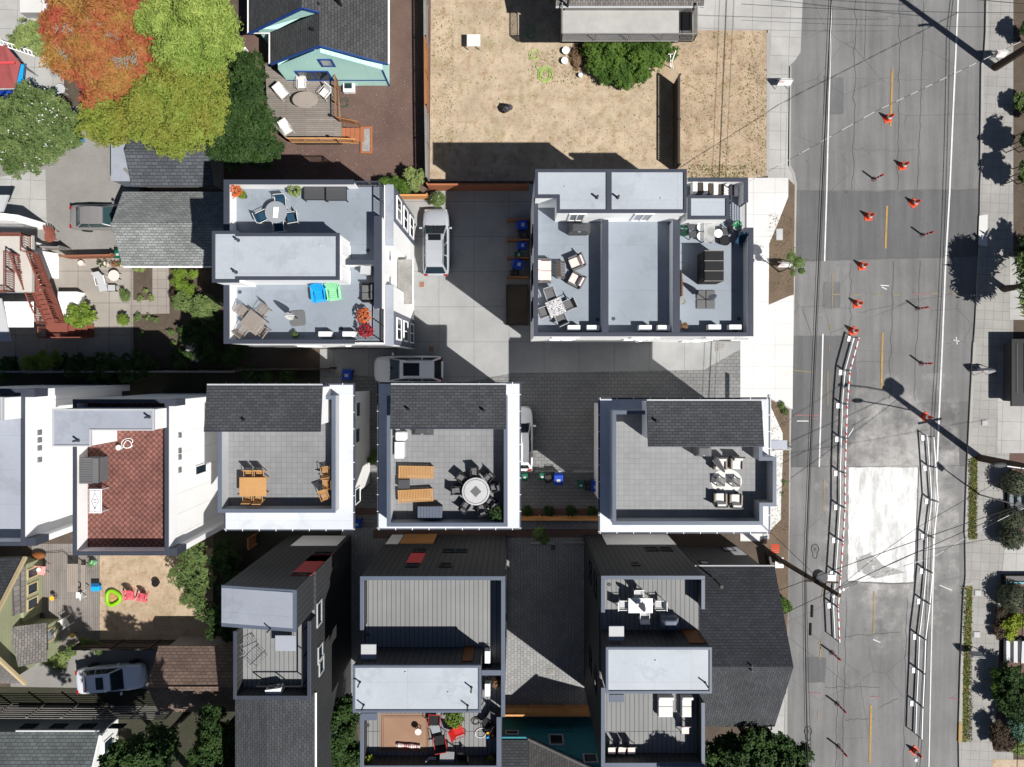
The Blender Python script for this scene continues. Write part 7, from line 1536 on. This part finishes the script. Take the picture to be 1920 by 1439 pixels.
t = thing('deck_box', 'blue grey ribbed storage chest at the south parapet', 'storage chest', (0, 0, 0)); MB().box(-.66, -.33, 0, .66, .33, .55).build('chest', M['mgrey'], t, bevel=.02); mb = MB(); [mb.box(-.68+i*.17, -.35, .56, -.53+i*.17, .35, .6) for i in range(8)]; mb.box(-.68, -.35, .55, .68, .35, .575); mb.build('lid', M['trim2'], t); at_(t, 806, 962, DK, 0, .6)
t = thing('heat_pump', 'bulky white heat pump in the deck corner', 'heat pump', (0, 0, 0)); MB().box(-.3, -.2, 0, .3, .28, .8).build('casing', M['pure'], t, bevel=.08); MB().box(-.32, .3, .2, -.1, .5, .5).build('pipe_cover', M['lgrey'], t); at_(t, 751, 820, DK, 0, .8)
t = thing('white_cabinet', 'low white cabinet below the heat pump', 'cabinet', (0, 0, 0)); MB().box(-.24, -.45, 0, .24, .42, .55).build('carcass', M['offwhite'], t, bevel=.01); MB().box(-.26, -.47, .55, .26, .44, .58).build('top', M['pure'], t); at_(t, 749, 844, DK, 0, .55)
at_(grill('dark covered grill half under the shingled roof edge', 'dgrey'), 792, 806, DK, 0, .9)
at_(pot('dark leafy plant in the shaded deck corner', .22, 'dgrey', .4, 'l_dark', 12, 300, .09, .4), 931, 962, DK, 0, .5)
# ---- deck C3
x, y = P2(1362, 903, DK); MB().prism([(x+.88*math.cos(a), y+.72*math.sin(a)) for a in [2*math.pi*i/36 for i in range(36)]], DK+.002, DK+.02).build('oval_rug', M['offwhite'], label='white oval outdoor rug under the low black tables', cat='rug')
WC = Proto(armchair('chair', 'black', 'offwhite', .72, .68, group='white lounge chairs with timber arms'))
for c in WC.root.children:
    if c.name.startswith('armrest'): c.data.materials[0] = M['teakw']
for px, py, rot, l in [(1350, 870, 180, 'white timber armed lounge chair, upper left of the oval rug'), (1381, 869, 178, 'white timber armed lounge chair, upper right of the oval rug'), (1350, 936, 0, 'white timber armed lounge chair, lower left of the oval rug'), (1379, 938, -2, 'white timber armed lounge chair, lower right of the oval rug')]: WC.put(px, py, DK, rot, l, zref=DK+.4)
LT = Proto(table_rect('table', .5, .5, 'dgrey', 'black', .42, 7, 'side_table')); LT.put(1351, 904, DK, 0, 'low black slatted table on the left of the oval rug', zref=DK+.4); LT.put(1380, 905, DK, 0, 'low black slatted table on the right of the oval rug', zref=DK+.4)
t = umbrella('dark furled umbrella lying by the shingled roof edge', 'mgrey', None, 1.7); t.rotation_euler = (R(78), 0, R(35)); t.location = (*P2(1322, 838, DK+.6), DK+.75); 
at_(grill('grey covered grill tucked beside the shingled roof edge', 'mgrey', .95), 1318, 846, DK, 0, .8)
# ---- deck E1
t = thing('storage_shed', 'small ribbed grey storage box on the red tiles', 'storage box', (0, 0, 0)); MB().box(-.48, -.68, 0, .48, .68, 1.0).build('box', M['mgrey'], t, bevel=.01); mb = MB()
for i in range(11): mb.box(-.56, -.7+i*.13, 1.0, .16, -.59+i*.13, 1.04)
mb.box(-.56, -.72, .98, .16, .72, 1.0); mb.build('lid', M['mgrey'], t); mb = MB(); [mb.box(.17, -.7+i*.13, .9, .50, -.59+i*.13, .98) for i in range(11)]; mb.build('lid_slope', M['dgrey'], t); at_(t, 168, 883, DK, 0, 1.)
t = thing('games_table', 'white games table marked with thin dark lines', 'games table', (0, 0, 0)); MB().box(-.36, -.68, .7, .36, .68, .78).build('table_top', M['pure'], t, bevel=.03); legs4(t, 'lgrey', .66, 1.3, .7, .06)
mb = MB(); ln = lambda a, b: mb.bar((*a, .784), (*b, .784), .026, .012)
for a, b in [((-.3, -.6), (-.3, .6)), ((.3, -.6), (.3, .6)), ((-.3, .6), (.3, .6)), ((-.3, -.6), (.3, -.6)), ((-.2, 0), (0, .45)), ((.2, 0), (0, .45)), ((-.2, 0), (0, -.45)), ((.2, 0), (0, -.45)), ((-.12, .1), (.12, .1)), ((-.12, -.1), (.12, -.1)), ((0, -.1), (0, .1)), ((0, .45), (0, .6)), ((0, -.6), (0, -.3))]: ln(a, b)
mb.build('marked_lines', M['dgrey'], t); at_(t, 178, 940, DK, 0, .78)
hose('white hose looped on the red tiles', 240, 832, DK+.03, .26, 'pure', 2); at_(pot('small round white pot on the red tiles', .16, 'offwhite', .3), 222, 840, DK, 0, .3)
# ---- D decks
def wire_rec(label, px, py, rot):
    t = thing('wire_recliner', label, 'chair', (0, 0, 0)); mb = MB()
    for i in range(9): u = i/8; mb.bar((-.28, -.55+u*1.1, .35+(.25*(.4-u) if u < .4 else 0)), (.28, -.55+u*1.1, .35+(.25*(.4-u) if u < .4 else 0)), .015)
    for s in (-1, 1): mb.bar((s*.28, -.6, .5), (s*.28, .55, .33), .025)
    mb.build('seat_wires', M['steel'], t); legs4(t, 'black', .56, .9, .35, .025); at_(t, px, py, DK, rot)
wire_rec('silver wire recliner on the narrow dark house, upper', 463, 1213, -60); wire_rec('silver wire recliner on the narrow dark house, lower', 480, 1238, -40)
x0, y0, x1, y1 = rect(712, 1338, 806, 1410, DK); t = thing('outdoor_rug', 'tan bordered outdoor rug on the cluttered deck', 'rug', ((x0+x1)/2, (y0+y1)/2, DK)); MB().box(x0, y0, DK+.002, x1, y1, DK+.014).build('rug', M['rug'], t)
rr_ = lambda d: [(x0+d, y0+d), (x1-d, y0+d), (x1-d, y1-d), (x0+d, y1-d)]
MB().ring(rr_(.10), rr_(.13), DK+.012, DK+.018).build('dark_border', M['darkwood'], t); MB().ring(rr_(.19), rr_(.21), DK+.012, DK+.018).build('dark_border', M['darkwood'], t)
at_(table_round('round pale stool standing on the tan rug', .19, 'cream', 'black', .48, name='stool'), 784, 1373, DK, 0, .48)
t = thing('furled_umbrella', 'red and white striped umbrella lying on the tan rug', 'umbrella', (0, 0, 0)); mb = MB(); mc = MB()
for i in range(12): (mb if i % 2 else mc).lathe(0, 0, [(.085+.03*math.sin(i), -.66+i*.11), (.10+.02*math.cos(i), -.66+(i+1)*.11)], 9)
Mx = Matrix.Translation((0, 0, .12)) @ Matrix.Rotation(R(90), 4, 'Y'); mb.xf(Mx).build('white_folds', M['pure'], t); mc.xf(Mx).build('striped_folds', M['offwhite'], t); sp = MB()
for i in range(10): sp.lathe(0, 0, [(.115, -.60+i*.12), (.115, -.575+i*.12)], 9)
sp.xf(Mx).build('red_stripes', M['red'], t); at_(t, 766, 1398, DK, -4, .1)
at_(chair('black folding armchair with red trim and folded paper on the cluttered deck', 'red', 'black', .66, .6, lean=.2), 815, 1350, DK, 175); at_(chair('black and red folding armchair facing the paper strewn one', 'red', 'black', .66, .6, lean=.2), 825, 1388, DK, 10)
at_(chair('bright red folding chair turned sideways', 'red', 'red', .6, .58, lean=.18), 860, 1370, DK, -70); at_(pot('bushy green potted plant on the cluttered deck', .26, 'dgrey', .4, 'l_lime', 14, 900, .07, .5), 852, 1348, DK, 0, .7)
t = table_rect('grey striped table with papers at the bottom edge', .8, .8, 'lgrey', 'black', .7, 14); at_(t, 838, 1423, DK, -3, .7)
at_(chair('white seated wire chair left of the striped table', 'black', 'offwhite', .46, .46, False), 811, 1426, DK, -90); at_(chair('black wire chair right of the striped table', 'black', 'black', .5, .5), 866, 1418, DK, 90); at_(chair('grey round backed wire chair by the east parapet', 'dgrey', 'mgrey', .5, .5), 922, 1342, DK, 150); at_(chair('black wire chair amid the clutter by the parapet', 'black', 'black', .5, .5), 912, 1355, DK, 60)
MB().hexa([(*P2(806, 1364, 9.3), 9.17), (*P2(823, 1362, 9.3), 9.17), (*P2(826, 1374, 9.3), 9.17), (*P2(810, 1378, 9.3), 9.17)][::-1], [(*P2(806, 1364, 9.3), 9.2), (*P2(823, 1362, 9.3), 9.2), (*P2(826, 1374, 9.3), 9.2), (*P2(810, 1378, 9.3), 9.2)][::-1]).build('clear_tray', M['glasspale'], label='pale blue clear tray between the red trimmed chairs', cat='tray')
t = thing('toy_crate', 'dark crate heaped with yellow and blue toys by the parapet', 'crate', (0, 0, 0)); MB().box(-.25, -.25, 0, .25, .25, .4).build('crate', M['black'], t)
for i, (a, b, m_) in enumerate([(-.15, .1, 'yellow'), (.0, .12, 'yellow'), (.1, -.1, 'yellow'), (-.2, -.15, 'blue'), (.1, .1, 'orange')]): MB().cbox(a, b, .44, .13, .08, .1).build('toy', M[m_], t)
at_(t, 920, 1376, DK, 10, .4); hose('black cable coil on the cluttered deck', 893, 1352, DK+.03, .2, 'wire', 2); hose('white cable ring by the toy crate', 903, 1375, DK+.03, .26, 'pure', 1)
at_(pot('yellow flowered pot in the left corner of the cluttered deck', .2, 'dgrey', .4, 'l_yel', 15, 300, .06, .3), 692, 1424, DK, 0, .4); at_(pot('flowering pot in the right corner of the cluttered deck', .18, 'dgrey', .35, 'l_yel', 16, 250), 921, 1424, DK, 0, .4); at_(pot('terracotta planter with dry plant north east of the clutter', .2, 'rust', .4, 'l_dry', 17, 300), 931, 1280, DK, 0, .4)
t = table_rect('shining white rectangular table on the street side house deck', 1.35, .82, 'pure', 'lgrey', .74); at_(t, 1201, 1136, DK, 0, .74)
WT = Proto(chair('chair', 'pure', 'lgrey', .52, .5, True, .82, group='white chairs around the white table'))
for px, py, rot, l in [(1197, 1116, 180, 'white chair north of the white table'), (1170, 1134, -90, 'white chair west of the white table'), (1236, 1134, 90, 'white chair east of the white table'), (1208, 1154, 0, 'white chair south of the white table')]: WT.put(px, py, DK, rot, l, zref=DK+.45)
at_(umbrella('closed pale umbrella standing through the white table', 'offwhite', None, 2.1), 1198, 1126, DK, 0, .3)
at_(grill('blue grey covered grill in the penthouse shadow', 'trim2', 1.0), 1256, 1169, DK, 0, .9)
def chaise(label, w):
    t = thing('modular_seat', label, 'bench', (0, 0, 0)); MB().box(-w/2, -.62, .05, w/2, .62, .3).build('base', M['lgrey'], t, bevel=.02); MB().box(-w/2+.02, -.6, .3, w/2-.02, -.01, .42).build('seat_cushion', M['offwhite'], t, bevel=.03); MB().box(-w/2+.02, .01, .3, w/2-.02, .45, .42).build('seat_cushion', M['offwhite'], t, bevel=.03); MB().box(-w/2, .46, .3, w/2, .62, .66).build('backrest', M['offwhite'], t, bevel=.03); return t
at_(chaise('pale modular seat, wider left piece', .84), 1248, 1325, DK); at_(chaise('pale modular seat, narrower right piece', .6), 1288, 1325, DK)
PM = Proto(chair('chair', 'black', 'cream', .46, .42, False, .85, .2, group='black framed chairs with cream seats'))
for px, py, rot, l in [(1147, 1408, 180, 'cream seated chair, left of the three by the south parapet'), (1166, 1408, 172, 'cream seated chair, middle of the three by the south parapet'), (1184, 1408, 180, 'cream seated chair, right of the three by the south parapet'), (1285, 1370, 180, 'cream seated chair alone under the modular seat')]: PM.put(px, py, DK, rot, l, zref=DK+.45)
# ---- teal house deck
zd = .95
at_(table_round('long oval weathered table on the timber deck', .86, 'teakw', 'teakw', .72, .55), 572, 187, zd, 0, .72)
TC = Proto(chair('chair', 'offwhite', 'offwhite', .62, .58, True, .95, .22, group='pale garden chairs on the timber deck'))
for px, py, rot, l in [(530, 175, -140, 'pale garden chair left of the oval table'), (566, 158, 180, 'pale garden chair north of the oval table'), (609, 175, 140, 'pale garden chair right of the oval table'), (538, 243, -150, 'pale garden chair alone at the deck corner')]: TC.put(px, py, zd, rot, l, zref=zd+.45)
at_(pot('small black pot beside the oval table', .1, 'black', .2), 617, 214, zd); at_(pot('small black pot near the deck rail', .1, 'black', .2), 613, 254, zd)
hose('green hose coiled beside the timber deck rail', 645, 193, .03, .3, 'bingrn', 2)
t = thing('garden_recliner', 'white reclining chair at the teal house corner', 'chair', (0, 0, 0)); MB().hexa([(-.3, -.7, .3), (.3, -.7, .3), (.3, .3, .3), (-.3, .3, .3)], [(-.3, -.7, .36), (.3, -.7, .36), (.3, .3, .36), (-.3, .3, .36)]).build('seat', M['pure'], t, bevel=.04); MB().hexa([(-.3, .3, .3), (.3, .3, .3), (.3, .36, .3), (-.3, .36, .3)], [(-.3, .6, .9), (.3, .6, .9), (.3, .66, .9), (-.3, .66, .9)]).build('backrest', M['pure'], t, bevel=.02); legs4(t, 'pure', .55, 1.1, .3); at_(t, 467, 114, .3, 30)
# ---- dry lawn things
t = table_rect('square white table alone on the dry lawn', .92, .82, 'offwhite', 'lgrey', .72); at_(t, 888, 76, 0, 0, .72)
hose('lime green garden hose tangled on the dry lawn', 1022, 140, .03, .38, 'limehose', 4, ell=1.3, w=.02); hose('lime green hose loop nearer the north house', 1002, 103, .03, .28, 'limehose', 2, ell=1.2, w=.02); hose('dark green hose in the shade of the north house', 996, 62, .03, .25, 'greenhose', 2, ell=1.6)
MB().tube([W(1004, 118, .04), W(1006, 128, .04), W(1016, 136, .04), W(1024, 134, .04)], .02, 5).build('garden_hose', M['limehose'], label='lime hose stretch joining the two loops', cat='hose')
t = thing('bin_bag', 'black crumpled bag on the dry lawn', 'bag', (*P2(949, 205), 0)); x, y = P2(949, 205); MB().blob((x-.12, y, .2), (.36, .34, .24), 12, 8, .16).build('bag', M['black'], t); MB().blob((x+.26, y+.08, .15), (.2, .2, .18), 9, 6, .2).build('knot', M['dgrey'], t)
t = thing('brushwood_heap', 'brown heap of dry cuttings by the fresh green shrubs', 'heap', (*P2(1082, 110), 0)); x, y = P2(1082, 110); MB().blob((x, y, .05), (.45, .75, .4), 14, 8, .14).build('core', M['dirt'], t); leaves('cuttings', [(x, y, .1, .5, .8, .4)], 1500, .09, M['l_dry'], t, .15, .2, seed=71)
for px, py, r, l in [(1061, 95, .26, 'large white rimmed pot under the balcony'), (1059, 114, .24, 'white rimmed pot below the largest one'), (1089, 141, .16, 'small white rimmed pot below the cuttings heap')]: at_(pot(l, r, 'pure', .32), px, py, 0, 0, .3)
t = thing('towel_rack', 'white tubular frame leaning at the fence top', 'frame', (*P2(1258, 118), 0)); mb = MB(); mb.tube([W(1267, 95, 1.2), W(1260, 115, 1.2), W(1262, 128, .2)], .04, 6); mb.bar(W(1257, 102, 1.1), W(1258, 127, .8), .05); mb.bar(W(1253, 102, 1.1), W(1261, 102, 1.1), .05); mb.build('frame', M['pure'], t)
# ---- west patio
t = thing('patio_lounger', 'grey sling lounger on the warm patio', 'lounger', (0, 0, 0)); MB().hexa([(-.28, -.6, .33), (.28, -.6, .33), (.28, .25, .36), (-.28, .25, .36)], [(-.28, -.6, .36), (.28, -.6, .36), (.28, .25, .39), (-.28, .25, .39)]).build('seat', M['lgrey'], t); MB().hexa([(-.28, .25, .36), (.28, .25, .36), (.28, .28, .38), (-.28, .28, .38)], [(-.28, .62, .95), (.28, .62, .95), (.28, .65, .97), (-.28, .65, .97)]).build('backrest', M['lgrey'], t)
for s in (-1, 1): MB().tube([(s*.32, -.2, 0), (s*.32, -.15, .55), (s*.32, .4, .6), (s*.32, .35, 0)], .025, 6).build('armrest', M['pure'], t)
at_(t, 190, 530, 0, 12); at_(table_round('small round mosaic table on the warm patio', .38, 'cream', 'black', .6), 213, 517, 0, 0, .6); at_(bench('low grey footstool beside the lounger', .5, .4, .35, 'dgrey', 'lgrey'), 208, 540, 0, 0)
for i, (px, r, l, pl) in enumerate([(152, .2, 'cream pot nearest the red stair', None), (189, .18, 'second pot from the left along the low fence', 'l_dark'), (199, .2, 'third pot from the left along the low fence, cream rimmed', 'l_mid'), (215, .18, 'fourth pot from the left, terracotta', 'l_dry'), (228, .17, 'rightmost pot of the row along the low fence', 'l_mid')]): at_(pot(l, r, 'rust' if i in (3,) else 'cream', .35, pl, 80+i, 120, .05), px, 496 if i else 494, 0, 0, .3)
t = thing('deck_chair', 'round backed terracotta coloured slatted chair by the gravel', 'chair', (0, 0, 0)); mb = MB()
for i in range(6): a = -50+i*20; mb.bar((.1*math.sin(R(a)), -.3, .4), (.55*math.sin(R(a)), .45*math.cos(R(a)), .75), .10, .03)
mb.build('backrest', M['redwood'], t); MB().lathe(0, -.25, [(.36, .32), (.38, .38)], 14).build('seat', M['redwood'], t); legs4(t, 'redwood', .6, .6, .34); at_(t, 95, 438, 0, -20)
at_(pot('teal glazed globe pot at the gravel edge', .2, 'blue', .35), 151, 263, 0, 0, .3)
for c in list(bpy.data.objects):
    pass
t = thing('kayak', 'bright blue tarp bundle at the shed corner', 'tarp', (*P2(255, 332), 0)); MB().hexa([W(246, 340, 1.5), W(267, 340, 1.5), W(264, 322, 1.5), W(250, 322, 1.5)], [W(244, 338, 1.9), W(265, 338, 2.), W(259, 321, 1.9), W(252, 321, 1.9)]).build('tarp', M['blue'], t, bevel=.05); t.name = 'tarp_bundle'
MB().bar(W(233, 317, 2.4), W(256, 340, 2.4), .18, .05).build('plank', M['greywood'], label='grey plank lying over the blue tarp', cat='plank')
t = thing('barbecue', 'black rounded barbecue by the shed wall', 'barbecue', (*P2(266, 348), 0)); x, y = P2(266, 348, 1.); MB().blob((x, y, .9), (.4, .2, .18), 14, 8).build('lid', M['black'], t, smooth=True); MB().cbox(x, y, .4, .5, .25, .75).build('stand', M['black'], t)
# ---- top left tarps, ladder, round tables
t = thing('gazebo_tarp', 'faded red tarp roof at the left edge', 'tarp', (*P2(10, 120), 0)); q = [W(-30, 85, 2.2), W(10, 85, 2.5), W(38, 118, 2.2), W(28, 165, 2.1), W(-30, 165, 2.1)]; MB().add(q+[(a, b, c-.06) for a, b, c in q], [(4, 3, 2, 1, 0), (5, 6, 7, 8, 9), (0, 1, 6, 5), (1, 2, 7, 6), (2, 3, 8, 7), (3, 4, 9, 8)]).build('tarp', M['pink'] if 0 else plain('faded_red_tarp', (.36, .09, .09), .7, 0, .12, 4.), t)
MB().bar(W(-30, 119, 2.6), W(28, 118, 2.4), .15, .12).build('ridge', M['redpanel'], t); [MB().bar((*W(*c, 2.2)[:2], 0), (*W(*c, 2.2)[:2], 2.1), .05).build('post', M['steel'], t) for c in ((26, 160), (30, 118), (0, 90))]
t = thing('tarp_sheet', 'blue tarp sheet hanging beside the red tarp', 'tarp', (*P2(38, 140), 0)); MB().hexa([W(28, 168, .6), W(45, 165, .5), W(49, 120, .5), W(30, 120, .6)], [W(28, 164, 2.0), W(41, 160, 1.6), W(45, 122, 1.6), W(31, 119, 2.0)]).build('tarp', M['blue'], t)
t = thing('tarp_sheet', 'dark blue tarp sheet under the flowering tree edge', 'tarp', (*P2(12, 178), 0)); MB().hexa([W(-10, 188, .3), W(20, 184, .3), W(30, 168, .3), W(-10, 170, .3)], [W(-10, 186, .9), W(16, 182, .8), W(22, 170, .9), W(-10, 172, .9)]).build('tarp', M['navy'], t)
t = thing('ladder', 'white ladder lying slantwise at the left edge', 'ladder', (*P2(30, 90), 0)); a, b = Vector(W(-6, 74, 2.6)), Vector(W(62, 97, 1.0)); n_ = Vector((.12, -.33, 0))
for nm_, o_ in (('rail', n_*0), ('rail', n_)): MB().bar(a+o_, b+o_, .06, .08).build(nm_, M['pure'], t)
for i in range(9): MB().bar(a+(b-a)*((i+.5)/9), a+(b-a)*((i+.5)/9)+n_, .04).build('rung', M['pure'], t)
at_(table_round('round pale glass table on the upper left pad', .32, 'glasspale', 'lgrey', .6), 101, 136, 0, 0, .6); at_(table_round('round grey table half under the red maple', .36, 'lgrey', 'lgrey', .6), 112, 167, 0, 0, .6)
x0, y0, x1, y1 = rect(37, -40, 92, 24, .8); t = thing('sheet_stack', 'white gridded canopy at the top left corner', 'canopy', (x0, y0, 0)); MB().box(x0, y0, 0, x1, y1, .8).build('box', M['newconc'], t); t.name = 'white_canopy'
# ---- south west yard
t = table_rect('long pale weathered picnic table on the deck', .75, 1.9, 'teakw', 'teakw', .74, 6, 'picnic_table'); at_(t, 136, 1084, 0.1, 0, .74)
t = table_rect('narrow pale bench beside the picnic table', .3, 1.7, 'teakw', 'teakw', .44, 2, 'garden_bench'); t['category'] = 'bench'; at_(t, 157, 1083, .1, 0, .4)
at_(chair('pink plastic chair beside the olive house', 'salmon', 'salmon', .6, .6), 78, 1070, .1, 175); x, y = P2(73, 1069, .6); at_(pot('round wicker basket on the pink chair', .17, 'cream', .12, cat='basket', name='basket'), 73, 1069, .6, 0, .1)
t = thing('storage_crate', 'bright blue plastic box on the deck edge', 'box', (0, 0, 0)); MB().box(-.28, -.24, 0, .28, .1, .35).build('box', M['blue'], t, bevel=.03); MB().box(-.26, .08, .3, .28, .32, .38).build('lid', plain('deep_blue_lid', (.01, .11, .30), .5), t, bevel=.02); at_(t, 177, 1103, .1, 0)
at_(chair('white plastic chair south of the picnic table', 'pure', 'pure', .45, .45, False), 149, 1116, .1, 90); YS_ = Proto(table_round('stool', .16, 'yellow', 'black', .45, name='stool')); YS_.put(98, 1122, .1, 0, 'yellow round stool near the porch', zref=.5); YS_.put(136, 1192, .1, 0, 'yellow round stool below the white chair', zref=.5)
at_(chair('round backed white chair in dappled shade', 'pure', 'offwhite', .6, .55), 122, 1168, .1, 120); at_(pot('lime planter with small seedlings on the deck', .2, 'mint', .4, 'l_mid', 90, 90), 172, 1057, .1, 0, .4)
t = thing('paddling_pool', 'lime green inflatable ring on the dry back lawn', 'inflatable', (*P2(211, 1122), 0)); x, y = P2(211, 1122, .2); MB().tube([(x+(.46+.05*math.cos(3*a))*math.cos(a), y+(.48+.05*math.cos(3*a))*math.sin(a), .14) for a in [2*math.pi*i/24 for i in range(24)]], .13, 10, True).build('tube', M['lime'], t, smooth=True); MB().cyl(x, y, .01, .05, .38, 20).build('floor', plain('orange_pool_floor', (.50, .30, .12), .5, 0, .3, 6.), t)
PK = Proto(adirondack('chair', 'pink')); PK.root.scale = (.8,)*3; PK.put(241, 1119, 0, 185, 'pink child chair next to the lime ring', scale=.8, zref=.4); PK.put(265, 1123, 0, 170, 'pink child chair right of the other, in a folded pose', scale=.75, zref=.4)
t = pot('black fire bowl on the dry back lawn', .26, 'black', .3, name='fire_bowl', cat='fire bowl'); at_(t, 291, 1094, 0, 0, .3)
t = thing('curved_lounge', 'brown curved planter seat at the deck top', 'seat', (*P2(70, 1042), 0)); x, y = P2(72, 1042, .3); MB().blob((x, y, .3), (.5, .28, .25), 14, 8).build('shell', M['door'], t, smooth=True)
MB().tube([W(83, 1037, .15), W(105, 1036, .15), W(118, 1034, .15), W(130, 1045, .15), W(136, 1050, .15)], .02, 5).build('power_cable', M['wire'], label='thin black cable curving over the timber deck', cat='cable')
# ---- east side bits
def slat_steps(label, x0, y0, x1, y1, n, z, dark='black', lite='pure'):
    a = rect(x0, y0, x1, y1, z); t = thing('slatted_steps', label, 'steps', (a[0], a[1], 0)); w = (a[2]-a[0])/n
    for i in range(n): MB().box(a[0]+i*w, a[1], 0, a[0]+(i+.55)*w, a[3], z+.05*i).build('step', M[lite], t)
    MB().box(a[0]-.1, a[1]-.02, 0, a[2], a[3]+.08, .12).build('base', M[dark], t)
slat_steps('white steps with dark gaps at the lower right edge', 1887, 1202, 1965, 1243, 6, .4, lite='lgrey'); slat_steps('grey slatted steps between round bushes', 1893, 925, 1960, 965, 5, .35, lite='greywall')
x0, y0, x1, y1 = rect(1896, 636, 1990, 762, 1.2); t = thing('carport', 'dark flat roofed carport at the right edge', 'carport', (x0, y0, 0)); MB().box(x0+.3, y0+.3, 0, x1, y1-.3, 1.1).build('wall', M['dgrey'], t); MB().box(x0, y0, 1.1, x1, y1, 1.25).build('roof', M['black'], t); mb = MB(); [mb.box(x0+.3+.5*i, y0+.9, 1.25, x0+.38+.5*i, y1-.3, 1.29) for i in range(6)]; mb.build('roof_rib', M['dgrey'], t)
x0, y0, x1, y1 = rect(1888, 1087, 1960, 1096, .6); t = thing('entry_step', 'dark entry platform with teal edge at the right', 'platform', (x0, y0, 0)); MB().box(x0, y0, 0, x1, y1+.2, .5).build('platform', M['black'], t); MB().box(x0, y0, .5, x1, y0+.16, .6).build('edge', plain('pale_teal_edge', (.10, .33, .38), .5), t)
t = thing('garden_figure', 'small white stone figure by the round bush', 'figure', (*P2(1905, 1152), 0)); x, y = P2(1905, 1152); MB().blob((x, y, .25), (.2, .14, .25), 10, 8, .08).build('body', M['offwhite'], t, smooth=True); MB().blob((x-.05, y, .52), (.1, .1, .12), 8, 6).build('head', M['offwhite'], t, smooth=True)
